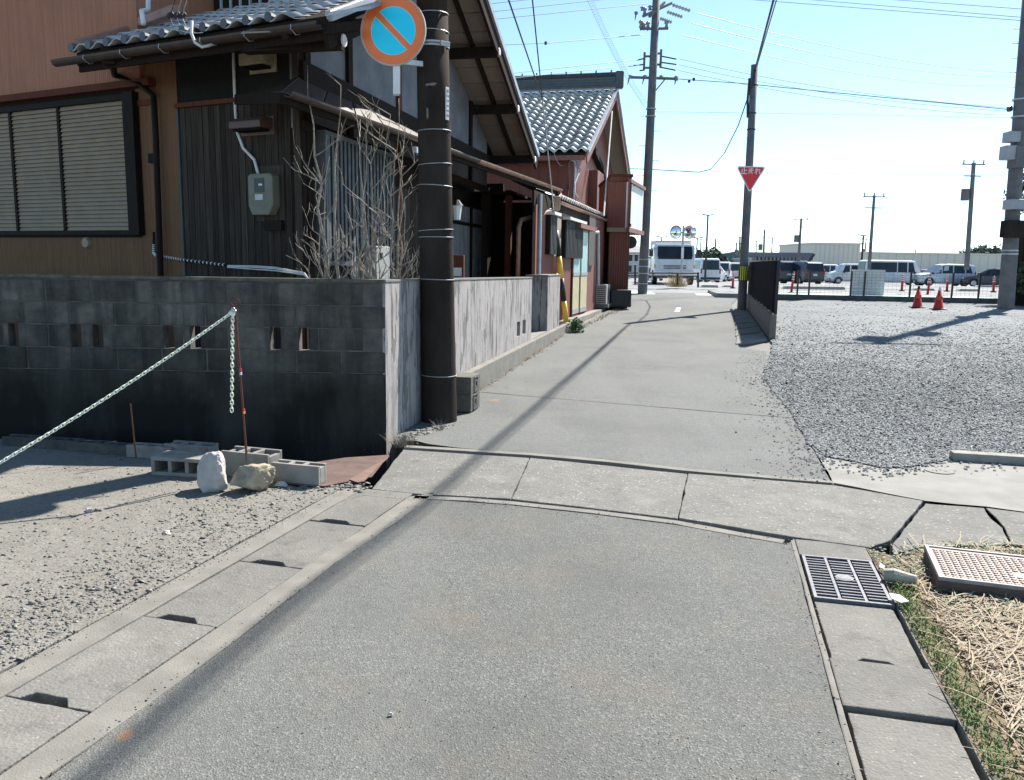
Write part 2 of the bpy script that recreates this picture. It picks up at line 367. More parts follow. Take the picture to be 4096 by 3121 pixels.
def G(*pts): return [hg(x,y) for x,y in pts]
# ================================================================ GROUND
# earth: deep (-.5) near the camera where everything on top is built, level beyond
def earth():
    mb=MB(); xs=[-3000,-400,-60,-14,3.3,60,400,3000]; ys=[-300,-4,7.6,9,14,18,25,34,46,55,65,85,150,600,4000]
    for i in range(len(xs)-1):
        for j in range(len(ys)-1):
            x0,x1,y0,y1=xs[i],xs[i+1],ys[j],ys[j+1]
            if xs[i]==-14 and (ys[j]==-4):
                mb.quad((x0,y0,-.5),(x1,y0,-.5),(x1,y1,-.5),(x0,y1,-.5))
                for a,b in (((x0,y0),(x1,y0)),((x1,y0),(x1,y1)),((x1,y1),(x0,y1)),((x0,y1),(x0,y0))):
                    mb.quad((*a,-.5),(*b,-.5),(*b,-.035),(*a,-.035))
            else: mb.quad((x0,y0,zt(y0)-.035),(x1,y0,zt(y0)-.035),(x1,y1,zt(y1)-.035),(x0,y1,zt(y1)-.035))
    o=mb.build('ground',EARTH); tag(o,kind='structure')
earth()
# ---- left ditch cover line (world coords from the measured photo points)
Lj=[hz(0,1503),hz(659,1114),hz(782,1052)]      # joint between rim and covers
dL=(Lj[2]-Lj[0]).normalized(); nL=Vector((-dL.y,dL.x,0))   # nL points left (away from the road)
if nL.x>0: nL=-nL
def Lp(y): # point on the joint line at world y
    return Lj[0]+dL*((y-Lj[0].y)/dL.y)
RimW=.15
cov=[((50,1205),(400,1335)),((700,808),(1040,903)),((1150,535),(1420,602)),((1500,340),(1760,405)),((1830,225),(2010,250))]
cq=[]
for a,b in cov:
    cq.append((hz(a[0]*.8163/K,(1800+a[1]*.8163)/K),hz(b[0]*.8163/K,(1800+b[1]*.8163)/K)))
dw=sum(((b-a).dot(-nL) for a,b in cq))/len(cq)       # cover width
ss=[(a-Lj[0]).dot(dL) for a,b in cq]
pitch=(ss[3]-ss[0])/3
print('cover width',dw,'pitch',pitch,ss)
def LL(s,t): return Lj[0]+dL*s-nL*t      # s along, t towards the road
s_end=(hz(782,1052)-Lj[0]).dot(dL)+.02
s0=ss[0]-pitch*4
bm_s=[ss[0]-pitch*k for k in (4,3,2,1)]+ss[:4]+[ss[4]]
dr=thing('drain_run','concrete drain with slab covers along the left edge of the near asphalt','drain',LL(ss[1],dw/2))
sheet([LL(s0,-RimW),LL(s0,-.006),LL(s_end,-.006),LL(s_end,-RimW)],'outer_rim',CONCR,0.0,.4,None,dr,.12,.004,.006)
# apron between covers and asphalt
ap=[hz((250+0)*.8163/K,(1800+1617*.8163)/K),hz(560*.8163/K,(1800+1330*.8163)/K),hz(1000*.8163/K,(1800+1010*.8163)/K),hz(1450*.8163/K,(1800+700*.8163)/K),hz(1880*.8163/K,(1800+385*.8163)/K),hz(2105*.8163/K,(1800+235*.8163)/K)]
apd=[(p-Lj[0]).dot(-nL) for p in ap]; print('apron offs',apd)
APW=sum(apd)/len(apd)
apron=[LL(s0,dw+.008),LL(s_end-.1,dw+.008)]+[LL(s_end+.05,APW)]+[LL(s_end-.6,APW+.01),LL(1.6,APW-.02),LL(.6,APW+.015),LL(s0,APW)]
sheet(apron,'inner_apron',CONCR,0.0,.4,None,dr,.15,.006,.006)
# covers: each with a lifting notch in its near edge
for i in range(len(bm_s)):
    a=bm_s[i]; b=bm_s[i+1]-.008 if i+1<len(bm_s) else s_end-.01
    if b-a<.1: continue
    n0,n1,nd=dw*.16,dw*.74,.05
    tilt=random.uniform(-.004,.004)
    pl_=[LL(a,.004),LL(a,n0),LL(a+nd,n0+.03),LL(a+nd,n1-.05),LL(a,n1),LL(a,dw),LL(b,dw),LL(b,.004)]
    if i==len(bm_s)-1: pl_=[LL(a,.004),LL(a,dw),LL(b,dw),LL(b,.004)]
    o=sheet(pl_,'cover_slab',CONC,-.003+tilt,.1,None,dr,.04,.0032,.004)
# road-side dirt under
# ---- cross channel of exposed aggregate slabs
top=[hz(868,968),hz(960,973),hz(1140,987),hz(1480,1022),hz(1800,1047),hz(1990,1081)]
bot=[hz(835,1052),hz(925,1063),hz(1100,1075),hz(1460,1117),hz(1700,1160),hz(1920,1188)]
ch=thing('cross_drain','broad cracked band of aggregate concrete slabs crossing the lane','drain',hz(1300,1060))
left_edge=[hz(868,968),hz(790,1050)]
polys=[[hz(868,968),hz(1140,986),hz(1100,1074),hz(893,1063),hz(800,1053)],
       [hz(1141.5,986),hz(1480,1021),hz(1460,1117),hz(1101.5,1075)],
       [hz(1481.5,1021),hz(1800,1047),hz(1988,1080),hz(1955,1120),hz(1918,1165),hz(1870,1181),hz(1705,1158),hz(1461,1117)],
       [hz(1992,1082),hz(2120,1092),hz(2135,1115),hz(2160,1135),hz(2175,1170),hz(1985,1175),hz(1924,1190),hz(1922,1168)],
       [hz(2122,1093),hz(2330,1120),hz(2330,1190),hz(2179,1172),hz(2162,1135)]]
for i,p in enumerate(polys): sheet(shrink(p,.0025),'concrete_slab',AGGR,-.002*i*0+[0,.002,.006,-.006,.0][i],.22,None,ch,.07,.005,.006)
# rims above and below the band
def strip(pix,w0,name,sgn,mt,dz=0.):
    P=[hz(*p) for p in pix]; Q=[]
    for i,p in enumerate(P):
        d=(P[min(i+1,len(P)-1)]-P[max(i-1,0)]).normalized(); n_=Vector((-d.y,d.x,0)); Q.append(p+n_*w0*sgn)
    return sheet(P+Q[::-1],name,mt,dz,.25,None,ch,.09,.0035,.004)
strip([(868,964),(1000,972),(1140,981),(1300,995),(1480,1015),(1650,1030),(1830,1044),(1996,1076)],.085,'upper_rim',1,CONCR,.004)
strip([(893,1067),(1000,1071),(1100,1079),(1280,1098),(1460,1121),(1600,1147),(1690,1162)],.075,'lower_rim',-1,CONCR,0)
# ---- right gutter
Ra=hz(1700,1160); Rb=hz(1840,1680); dR=(Rb-Ra).normalized(); nR=Vector((-dR.y,dR.x,0))
if nR.x<0: nR=-nR
Rc=hz(1870,1181); Rd=hz(2130,1680)
WR=((Rc-Ra).dot(nR)+(Rd-Ra).dot(nR))/2
def RR(s,t): return Ra+dR*s+nR*t
def RS(vx,vy): q=hz(vx,vy)-Ra; return (q.dot(dR),q.dot(nR))
g=[RS(1728,1193),RS(1885,1213),RS(1920,1308),RS(1748,1285),RS(1985,1440),RS(1775,1405),RS(1813,1515),RS(2050,1565)]
print('WR',WR,g)
gt0,gt1=(g[0][1]+g[3][1])/2,(g[1][1]+g[2][1])/2
gs0=(g[0][0]+g[1][0])/2; gs1=(g[2][0]+g[3][0])/2; gs2=(g[4][0]+g[5][0])/2; gs3=(g[6][0]+g[7][0])/2
SE=4.6
dr2=thing('gutter_run','concrete gutter with iron grate and slab covers at the right edge of the lane','drain',RR(1.2,WR/2))
for nm,t0,t1 in (('inner_rim',.004,gt0-.012),('outer_rim',gt1+.012,WR)):
    sheet([RR(.02,t0),RR(SE,t0),RR(SE,t1),RR(.02,t1)],nm,CONCR,0,.4,None,dr2,.1,.003,.006)
sheet([RR(0,gt0-.01),RR(gs0-.01,gt0-.01),RR(gs0-.01,gt1+.01),RR(0,gt1+.01)],'end_block',CONC,.001,.4,None,dr2,.1,.002,.006)
sheet([RR(gs2+.018,gt0-.01),RR(gs3-.02,gt0-.01),RR(gs3-.02,gt1+.01),RR(gs2+.018,gt1+.01)],'end_block',CONC,.001,.4,None,dr2,.1,.002,.006)
e2=[RR(gs1+.008,gt0),RR(gs2-.005,gt0+.004),RR(gs2,gt0+.1),RR(gs2-.035,gt0+.13),RR(gs2-.03,gt1-.14),RR(gs2,gt1-.11),RR(gs2,gt1-.008),RR(gs1+.008,gt1-.008)]
sheet(e2,'cover_slab',CONC,-.012,.1,None,dr2,.05,.003,.005)
LS=gs2-gs1
for k in range(4):
    a=gs3+k*(LS*1.15+.0); b=a+LS*1.13
    sheet([RR(a+.005,gt0+.004),RR(b,gt0+.004),RR(b,gt1-.01),RR(a+.005,gt1-.01)],'cover_slab',CONC,-.012,.1,None,dr2,.05,.003,.005)
# grate
gr=thing('drain_grate','cast iron slotted drain grate set in the gutter beside the straw','grate',RR((gs0+gs1)/2,(gt0+gt1)/2))
IRON=mat('cast_iron',(.15,.155,.17),(.10,.10,.11),30,.6,metal=.2,bump=.2)
gz=.006
def gbox(mb,s_0,s_1,t0,t1,z0,z1): mb.hexa([Vector((*RR(s_0,t0).xy,z0)),Vector((*RR(s_1,t0).xy,z0)),Vector((*RR(s_1,t1).xy,z0)),Vector((*RR(s_0,t1).xy,z0)),Vector((*RR(s_0,t0).xy,z1)),Vector((*RR(s_1,t0).xy,z1)),Vector((*RR(s_1,t1).xy,z1)),Vector((*RR(s_0,t1).xy,z1))])
mb=MB(); fw=.018
gbox(mb,gs0,gs0+fw,gt0,gt1,gz-.03,gz); gbox(mb,gs1-fw,gs1,gt0,gt1,gz-.03,gz); gbox(mb,gs0+fw,gs1-fw,gt0,gt0+fw,gz-.03,gz-.0005); gbox(mb,gs0+fw,gs1-fw,gt1-fw,gt1,gz-.03,gz-.0005)
tw=(gt1-gt0)/3
for k in (1,2): gbox(mb,gs0+fw,gs1-fw,gt0+tw*k-.008,gt0+tw*k+.008,gz-.03,gz-.001)
mb.build('frame',IRON,gr,bevel=.002)
nb=15; L_=gs1-gs0-2*fw; bp=L_/nb
for k in range(1,nb):
    for q in range(3):
        c=gs0+fw+bp*(k+(.25 if q==1 else 0)); mb=MB(); gbox(mb,c-.005,c+.005,gt0+tw*q+(.014 if q else fw),gt0+tw*(q+1)-(.01 if q<2 else fw),gz-.028,gz-.0015)
        mb.build('bar',IRON,gr)
mb=MB(); cc=RR((gs0+gs1)/2,(gt0+gt1)/2)
for r_,z_ in ((.045,gz),(.034,gz+.002),(.02,gz+.003)): mb.tube([(cc.x,cc.y,z_-.012),(cc.x,cc.y,z_)],r_,24)
mb.build('emblem_disc',IRON,gr)
# gutter floor darkness is the deep ditch itself
mb=MB(); gbox(mb,-.02,SE,gt0-.02,gt0-.012,-.5,-.005); gbox(mb,-.02,SE,gt1+.012,gt1+.02,-.5,-.005)
mb.build('channel_wall',CONCR,dr2)
# ---- asphalt, lower
aL=[LL(s0,APW+.006),LL(.6,APW+.021),LL(1.6,APW-.014),LL(s_end-.6,APW+.016)]
low=[hz(905,1073),hz(1000,1080),hz(1100,1087),hz(1280,1107),hz(1460,1130),hz(1600,1156),hz(1693,1171)]
lowr=[RR(0.05,.003),RR(SE,.003)]
sheet(aL+low+lowr,'road',ASPH,-.004,0,'structure',None,.12,.004)
sheet([(-9,-3.9),(3.2,-3.9),(3.2,RR(SE,0).y),(RR(SE,-.01).x,RR(SE,0).y),(LL(s0,APW).x,RR(SE,0).y),(-9,RR(SE,0).y)],'road_behind',ASPH,-.004,0,'structure')
# ---- asphalt, upper lane (two pours with a seam)
W2S=.215
def w2x(y): return -1.17+W2S*(y-7.1)
rl=[(w2x(y)+.02,y) for y in (16.9,13.66,10.5,8.9)]
def V2(p): return (p.x,p.y)
r_edge=[hg(1795,1040),hg(1760,985),hg(1720,900),hg(1680,850),hg(1640,810),hg(1650,785),hg(1665,760)]
lane_low=[hz(925,957),hz(1000,966),hz(1140,976),hz(1300,989),hz(1480,1009),hz(1650,1024),hz(1790,1040)]
seamL=hg(1030,845); seamR=hg(1690,895)
A=[hz(925,957)]; 
sheet([V2(p) for p in lane_low]+[V2(hg(1760,985)),V2(hg(1722,902)),V2(seamL),(w2x(9)+.02,9.0),(w2x(8)+.02,8.0),(w2x(7.5)+.02,7.5)],'lane_lower',ASPH2,.002,0,'structure',None,.15,.006)
sheet([V2(seamL+Vector((0,.012,0))),V2(hg(1722,902)+Vector((0,.012,0))),V2(hg(1680,850)),V2(hg(1640,810)),V2(hg(1650,785)),V2(hg(1650,757)),V2(hg(1590,748)),V2(hg(1583,700)),V2(hg(1578,668)),V2(hg(1576,655)),V2(hg(1590,640)),(9.2,35.5),(5.0,35.5),(4.6,33),(4.1,29.5),(3.2,25.6),(2.35,22.5),(1.5,18.6),(1.02,16.9),(w2x(13.7)+.02,13.7),(w2x(10.5)+.02,10.5)],'lane_upper',ASPH2,.004,0,'structure',None,.3,.008)
# cross street, its edge paint, parking
sheet([(-40,35.4),(80,35.4),(80,43.5),(-40,43.5)],'cross_street',ASPH3,-.006,0)
sheet([(-60,43.5),(120,43.5),(120,120),(-60,120)],'car_park',ASPH3,.0,0)
# house plots (raised yards)
def plot(poly,z,name,m):
    mb=MB(); mb.prism([(x,y,-.3) for x,y in poly],(0,0,z+.3)); o=mb.build(name,m,fix=True); tag(o,kind='structure')
plot([(-14,7.55),(w2x(7.55)-.2,7.55),(w2x(16.9)-.2,16.9),(.1,18),(-14,18)],.3,'yard',EARTH)
plot([(-14,18.05),(.85,18.05),(1.32,18.75),(1.95,21.2),(2.9,25.2),(4.3,30.5),(4.9,34.9),(-14,34.9)],.34,'terrace',CONCP)
# lot on the left
lotedge=[hz(-120,930),hz(0,946),hz(150,962),hz(300,984),hz(420,1000),hz(560,1030),hz(640,1050),hz(700,1052),hz(785,1047)]
lot=[V2(LL(s0,-RimW-.004)),V2(LL(s_end-.02,-RimW-.004))]+[V2(p) for p in lotedge[::-1]]+[(-13.9,7.3),(-13.9,-3.9)]
def lot_sheet():
    pts=[Vector((x,y,0)) for x,y in lot]; o=sheet(lot,'gravel_lot',SAND,.004,.35,'structure',None,.25,.01); return o
lot_sheet()
# ditch: its back bank under the wall is the wall's own footing
# lot on the right: gravel
rl_=[hg(1640,812),hg(1668,848),hg(1700,885),hg(1740,955),hg(1775,985),hg(1840,997),hg(1900,1010),hg(1960,1008),hg(2040,993),hg(2205,1003),hg(2500,1035)]
fl=[hg(1660,760),hg(1662,738),hg(1662,700),hg(1663,668),hg(1664,655)]
rlot=[V2(p) for p in rl_]+[(14,7.3),(40,7.3),(40,30.2),(11.0,31.2)]+[V2(p) for p in fl[::-1]]
sheet(rlot,'gravel_yard',GRAV,.012,0,'structure',None,.18,.03)
# pale concrete apron at the right
sheet([V2(hg(*p)) for p in ((1795,1041),(1752,968),(1800,970),(1990,985),(2050,985),(2400,1005),(2700,1100),(2400,1128),(2330,1119),(2122,1092),(1994,1080))],'pale_apron',CONCP,.0045,0,'structure',None,.15,.01)
mb=MB(); c=hg(2010,1003)
# verge with straw (right bottom)
vg=[V2(RR(.02,WR+.004)),V2(RR(SE,WR+.004)),(3.2,RR(SE,0).y),(3.25,6.0),V2(hz(2330,1193)),V2(hz(2180,1175)),V2(hz(1985,1178)),V2(hz(1924,1194))]
sheet(vg,'verge',SOIL,-.01,0,'structure')
# covers for uncovered deep strip between apron and earth lid
sheet([V2(hz(2325,1110)),V2(hz(2325,1192)),(3.4,4.2),(3.4,6.2)],'verge_corner',SOIL,-.008,0,'structure')
# kerb slab at far right of gravel
mb=MB(); a=hz(2052,994); b=hz(2215,1004); c=hz(2420,1018)
for p,q in ((a,b-Vector((.01,0,0))),(b,c)):
    d=(q-p).normalized(); n_=Vector((-d.y,d.x,0)); mb.prism([p,q,q+n_*.12,p+n_*.12],(0,0,.075))
mb.solo('kerb_stone',CMU,'low concrete kerb edging the gravel at the right side of the picture','kerb',bevel=.006)
# round access lid in apron
c=hg(2016,1000); mb=MB()
mb.tube([(c.x-.1,c.y-.25,.004),(c.x-.1,c.y-.25,.011)],.11,28); o=mb.solo('access_lid',CONCP,'small round pale lid flush in the concrete at the gravel edge','lid')
# road stencil mark and lines
def mark(pix,name='road_marking',m=WLINE,dz=.008,world=None):
    return sheet(world if world else [V2(hg(*p)) for p in pix],name,m,dz,0,'structure')
q=[hg(1452,672),hg(1463,672),hg(1467,663),hg(1457,663)]
for k in range(4):
    a=.0+k*.26; b=a+.17
    P=lambda t,s_:q[0].lerp(q[3],t).lerp(q[1].lerp(q[2],t),s_)
    mark(None,world=[V2(P(a,0)),V2(P(a,1)),V2(P(b,1)),V2(P(b,0))])
mark(((1500,636),(1563,637),(1567,633),(1497,632.5)))
mark(((1570,635),(1640,632),(1640,628),(1575,630)))
mark(((1385,634),(1412,634),(1402,629),(1388,629)),'green_paint',GREENP)
mark(((1354,632),(1384,632),(1386,627),(1354,626)),'green_paint',GREENP)
mark(((1662,636),(2160,648),(2158,643),(1662,631)),'green_paint',GREENP,dz=.012)
mark(((1662,630),(2158,642),(2156,638),(1662,627)),'edge_line',WLINE,dz=.012)
for k in range(22):
    x=-16+k*3.0; mark(None,'parking_line',world=[(x,56),(x+.14,56),(x+1.3,61),(x+1.16,61)])
for k in range(22):
    x=-16+k*3.2; mark(None,'parking_line',world=[(x,68),(x+.16,68),(x+1.3,73),(x+1.14,73)])
# ---- loose stones ("stuff")
def inpoly(px,py,poly):
    n=len(poly); ins=np.zeros(len(px),bool); j=n-1
    for i in range(n):
        xi,yi=poly[i]; xj,yj=poly[j]
        c=((yi>py)!=(yj>py))&(px<(xj-xi)*(py-yi)/(yj-yi+1e-12)+xi); ins^=c; j=i
    return ins
ztv=np.vectorize(zt)
base_v=np.array([(1,0,0),(0,1,0),(-1,0,0),(0,-1,0),(0,0,1),(0,0,-.4),(.62,.62,.45),(-.6,.6,.5),(-.62,-.6,.42),(.6,-.62,.5)],float)
base_f=np.array([(4,6,7),(4,7,8),(4,8,9),(4,9,6),(6,0,1),(6,1,7),(7,1,2),(7,2,8),(8,2,3),(8,3,9),(9,3,0),(9,0,6)])
def stones(name,m,px,py,size,dz,label=None,flat=.65):
    n=len(px); V=base_v[None,:,:]*rng.uniform(.7,1.3,(n,10,1))
    V=V*(size[:,None,None]*np.stack([rng.uniform(.7,1.25,n),rng.uniform(.6,1.1,n),rng.uniform(.35,.9,n)*flat],1)[:,None,:])
    a=rng.uniform(0,6.283,n); ca,sa=np.cos(a)[:,None],np.sin(a)[:,None]
    tl=rng.normal(0,.35,n)[:,None]
    x=V[:,:,0]; y=V[:,:,1]*np.cos(tl)-V[:,:,2]*np.sin(tl); z=V[:,:,1]*np.sin(tl)+V[:,:,2]*np.cos(tl)
    X=x*ca-y*sa+px[:,None]; Y=x*sa+y*ca+py[:,None]; Z=z+(ztv(py)+dz)[:,None]+size[:,None]*.12
    co=np.stack([X,Y,Z],2).reshape(-1,3); fa=(base_f[None]+10*np.arange(n)[:,None,None]).reshape(-1,3)
    me=bpy.data.meshes.new(name); me.vertices.add(len(co)); me.vertices.foreach_set('co',co.ravel())
    me.loops.add(fa.size); me.loops.foreach_set('vertex_index',fa.ravel().astype(np.int32)); me.polygons.add(len(fa)); me.polygons.foreach_set('loop_start',np.arange(0,fa.size,3,dtype=np.int32)); me.polygons.foreach_set('loop_total',np.full(len(fa),3,np.int32))
    me.update(calc_edges=True); me.materials.append(m); o=bpy.data.objects.new(name,me); C.objects.link(o); o['kind']='stuff'
    if label: o['label']=label
    return o
def m_stone(name,stops):
    n=N(name); v=n.voro(60.,out='Color'); sep=n.nn('ShaderNodeSeparateColor'); n.l(v,sep.inputs[0]); col=n.ramp(sep.outputs[0],stops); d_=n.noise(.55,5,n.pos((1,.55,1))); col=n.mix(n.mul(n.mask(d_,.45,.62),.45),col,(.265,.265,.25)); col=n.mix(n.mul(n.mask(n.noise(1.3,5),.5,.68),.4),col,(.13,.135,.135)); return n.done(col,.85,spec=.2)
ST1=m_stone('crushed_stone',[(0,(.125,.134,.14)),(.35,(.172,.183,.189)),(.75,(.205,.217,.223)),(1,(.27,.28,.285))])
ST2=m_stone('mixed_pebble',[(0,(.10,.10,.098)),(.35,(.165,.157,.14)),(.8,(.205,.194,.172)),(1,(.33,.32,.29))])
# right lot
def scatter(n,x0,x1,y0,y1,poly,pw=1.):
    px=rng.uniform(x0,x1,n); u=rng.uniform(0,1,n); py=y0*(y1/y0)**(u**pw); k=inpoly(px,py,poly); return px[k],py[k]
# sample proportional to visibility: points in a wedge in front of the camera
def wedge(n,y0,y1,poly,a0,a1,pw=1.6):
    u=rng.uniform(0,1,n); py=(y0**(-pw)+(y1**(-pw)-y0**(-pw))*u)**(-1/pw); px=py*rng.uniform(a0,a1,n); k=inpoly(px,py,poly); return px[k],py[k]
px,py=wedge(170000,6.5,30,rlot,.2,.68,1.3); kk_=rng.uniform(0,1,len(px))<np.clip(1.25-(py-6.5)/14,.12,1); px,py=px[kk_],py[kk_]
stones('gravel',ST1,px,py,rng.uniform(.004,.0105,len(px))*(1+py/13),.012,'grey crushed stone spread over the yard',flat=.30)
# strays over the apron edge
px=[];py=[]
for k in range(520):
    p=rl_[rng.integers(0,len(rl_)-1)]; q=rl_[min(rl_.index(p)+1,len(rl_)-1)]; t=rng.uniform(); c=p.lerp(q,t); d=abs(rng.normal(0,.16)); px.append(c.x-d*.6+rng.normal(0,.08)); py.append(c.y-d)
stones('stray_gravel',ST1,np.array(px),np.array(py),rng.uniform(.007,.02,520),.008,'stray grey stones spilled over the apron')
# stones spilled from the yard onto the lane edge, grit along joints
px=[];py=[]
for k in range(900):
    i=rng.integers(0,len(r_edge)-1); c=r_edge[i].lerp(r_edge[i+1],rng.uniform()); d=abs(rng.normal(0,.28)); px.append(c.x-d); py.append(c.y+rng.normal(0,.1))
stones('spilled_gravel',ST1,np.array(px),np.array(py),rng.uniform(.004,.013,900),.006,'small stones spilled over the lane edge',flat=.5)
px=[];py=[]
for k in range(2600):
    u=rng.uniform()
    if u<.4: q=LL(rng.uniform(s0,s_end),-RimW+rng.normal(0,.035))
    elif u<.5: q=LL(rng.uniform(s0,s_end),APW+rng.normal(0,.02))
    elif u<.56: q=RR(rng.uniform(0,3.2),rng.normal(-.01,.03))
    elif u<.8: q=RR(rng.uniform(0,3.2),WR+abs(rng.normal(0,.02)))
    elif u<.9: q=low[rng.integers(0,len(low)-1)]; q=q+Vector((rng.normal(0,.15),rng.normal(0,.025),0))
    else: q=lane_low[rng.integers(0,len(lane_low)-1)]; q=q+Vector((rng.normal(0,.15),rng.normal(.01,.02),0))
    px.append(q.x); py.append(q.y)
stones('joint_grit',ST2,np.array(px),np.array(py),rng.uniform(.0015,.006,len(px)),.001,'grit gathered along the joints')
# left lot pebbles
px,py=wedge(60000,2.2,7.6,lot,-.75,-.1,1.2)
d=np.abs((px-Lj[0].x)*nL.x+(py-Lj[0].y)*nL.y); keep=rng.uniform(0,1,len(px))<np.clip(.16+.75*np.exp(-((d-.42)/.3)**2)+.5*np.exp(-(((px+1.75)/.7)**2+((py-5.3)/.45)**2)),0,1); px,py=px[keep],py[keep]
stones('pebbles',ST2,px,py,np.minimum(rng.gamma(1.5,.0026,len(px))+.0018,.022),.004,'mixed pebbles lying over the sandy lot')
px,py=wedge(1500,2.2,30,[(-4,2.4),(4,2.4),(8,30),(0,30)],-.4,.4,1.2)
stones('road_grit',ST1,px,py,rng.uniform(.0015,.004,len(px)),.004,'fine grit on the lane')
# ================================================================ BLOCK WALL facing the camera
W1=Plane((w2x(7.3),7.3),(1,0.0))          # s<0 to the left, n = (0,-1)
TOPW=1.42
bw=thing('block_wall','dark weathered concrete block wall with drainage slots behind the gravel lot','wall',(-4,7.4,0))
mb=MB(); mb.pbox(W1,-9.5,-.0,-.5,.60,-.17,.012); o=mb.build('footing',BLOCK,bw)
hf=.2; blk=.4
cm={}
def blockmesh(wd,ht,dp,key):
    if key not in cm:
        mb=MB(); mb.box((0,dp/2,0),(wd-.004,dp,ht-.004)); me=mb.mesh('block'); me.materials.append(BLOCK)
        bm=bmesh.new(); bm.from_mesh(me); bmesh.ops.bevel(bm,geom=bm.edges[:],offset=.006,segments=1,affect='EDGES'); bm.to_mesh(me); bm.free(); cm[key]=me
    return cm[key]
slots=[]
for vx in (583,605,644,665): slots.append(W1.hit(vx,775)[0])
slotL=[(30,745),(165,750),(212,752),(365,760),(422,765),(594,775),(656,777)]
slotS=[W1.hit(*p)[0] for p in slotL]
X_,Y_,Z_=zface(W1)
for r in range(4):
    z=.605+hf*(r+.5); x=-.2*(r%2)-.0
    while x>-9.4:
        x1=x; x0=x-.392
        if r==0 or r==99:
            pass
        if r==1:
            cuts=[s for s in slotS if x0-.05<s<x1+.05]
            a=x1
            for s in sorted(cuts,reverse=True):
                if a-(s+.045)>.03: inst(blockmesh(round(a-s-.045,3),.192,.12,('c',round(a-s-.045,3))),'block',bw,frame(W1.pt((a+s+.045)/2,z,random.uniform(-.002,.003)),X_,Y_,Z_))
                a=s-.045
            if a-x0>.03: inst(blockmesh(round(a-x0,3),.192,.12,('c',round(a-x0,3))),'block',bw,frame(W1.pt((a+x0)/2,z,random.uniform(-.002,.003)),X_,Y_,Z_))
        else:
            inst(blockmesh(.392,.192,.12,0),'block',bw,frame(W1.pt((x0+x1)/2,z,random.uniform(-.003,.004)),X_,Y_,Z_))
        x-=.4
# mortar core behind rows (recessed), leaving the slot course open at the slots
mb=MB(); mb.pbox(W1,-9.4,-.005,.601,.803,-.116,-.006); mb.pbox(W1,-9.4,-.005,1.007,TOPW-.012,-.116,-.006)
cuts=sorted(slotS); a=-9.4
for s in cuts:
    mb.pbox(W1,a,s-.047,.803,1.007,-.116,-.006); a=s+.047
mb.pbox(W1,a,-.005,.803,1.007,-.116,-.006)
mb.build('mortar',mat('old_mortar',(.13,.12,.105),(.07,.065,.06),6,.95),bw)
mb=MB(); mb.pbox(W1,-9.45,-.002,TOPW-.01,TOPW+.02,-.135,.008); mb.build('coping',mat('mossy_coping',(.16,.145,.115),(.06,.058,.045),7,.95,bump=.6,bscale=50),bw,bevel=.004)
# ================================================================ STREET WALL (peeling plaster)
W2=Plane((w2x(7.3),7.3),(W2S,1))   # n=(1,-s): towards the street
e_end=W2.hit(1144,700)[0]; p0=W2.hit(1179,650)[0]; p1=W2.hit(1205,650)[0]
def topz(s): return 1.42-.0095*s
pw=thing('plaster_wall','pale pink plaster boundary wall with peeling streaks along the lane','wall',W2.pt(3,0))
def slabwall(mb,pl,a0,a1,zb0,zb1,zt0,zt1,o0,o1):
    mb.hexa([pl.pt(a0,zb0,o1),pl.pt(a1,zb1,o1),pl.pt(a1,zb1,o0),pl.pt(a0,zb0,o0),pl.pt(a0,zt0,o1),pl.pt(a1,zt1,o1),pl.pt(a1,zt1,o0),pl.pt(a0,zt0,o0)])
hs0,hs1,hz0,hz1=W2.rect(1113,693,1120,727); gs0_,gs1_,_,_=W2.rect(1125,693,1132,727)
hz0=hz0+.02
mb=MB()
slabwall(mb,W2,-.0,hs0,-.3,-.1,topz(0),topz(hs0),-.14,0)
slabwall(mb,W2,hs0,hs1,-.1,-.1,hz0,hz0,-.14,0); slabwall(mb,W2,hs0,hs1,hz1,hz1,topz(hs0),topz(hs1),-.14,0)
slabwall(mb,W2,hs1,gs0_,-.1,-.1,topz(hs1),topz(gs0_),-.14,0)
slabwall(mb,W2,gs0_,gs1_,-.1,-.1,hz0,hz0,-.14,0); slabwall(mb,W2,gs0_,gs1_,hz1,hz1,topz(gs0_),topz(gs1_),-.14,0)
slabwall(mb,W2,gs1_,e_end,-.1,-.1,topz(gs1_),topz(e_end),-.14,0)
mb.build('wall_panel',PLAST,pw)
mb=MB(); slabwall(mb,W2,-.01,e_end+.005,topz(0),topz(e_end),topz(0)+.022,topz(e_end)+.022,-.15,.008); mb.build('coping',CONCR,pw,bevel=.003)
# plinth kerb along the foot
mb=MB(); k1=W2.hit(1222,700)[0]+.3
slabwall(mb,W2,1.95,k1,-.2,-.2,.30,.36,.002,.10)
mb.build('plinth',CONCR,pw,bevel=.01)
mb=MB(); slabwall(mb,W2,e_end,p0-.02,-.2,-.2,.33,.35,-.6,.0); mb.build('gate_step',CONCP,pw)
gp=thing('gate_pillar','broad plaster gate pillar with flaking paint between the opening and the yellow guard','pillar',W2.pt(p0,0))
mb=MB(); slabwall(mb,W2,p0,p1,-.1,-.1,topz(p0)+.03,topz(p0)+.03,-.42,0); mb.build('shaft',PLAST,gp,bevel=.006)
mb=MB(); slabwall(mb,W2,p0-.01,p1+.01,topz(p0)+.03,topz(p0)+.03,topz(p0)+.055,topz(p0)+.055,-.43,.01); mb.build('cap',CONCR,gp,bevel=.004)
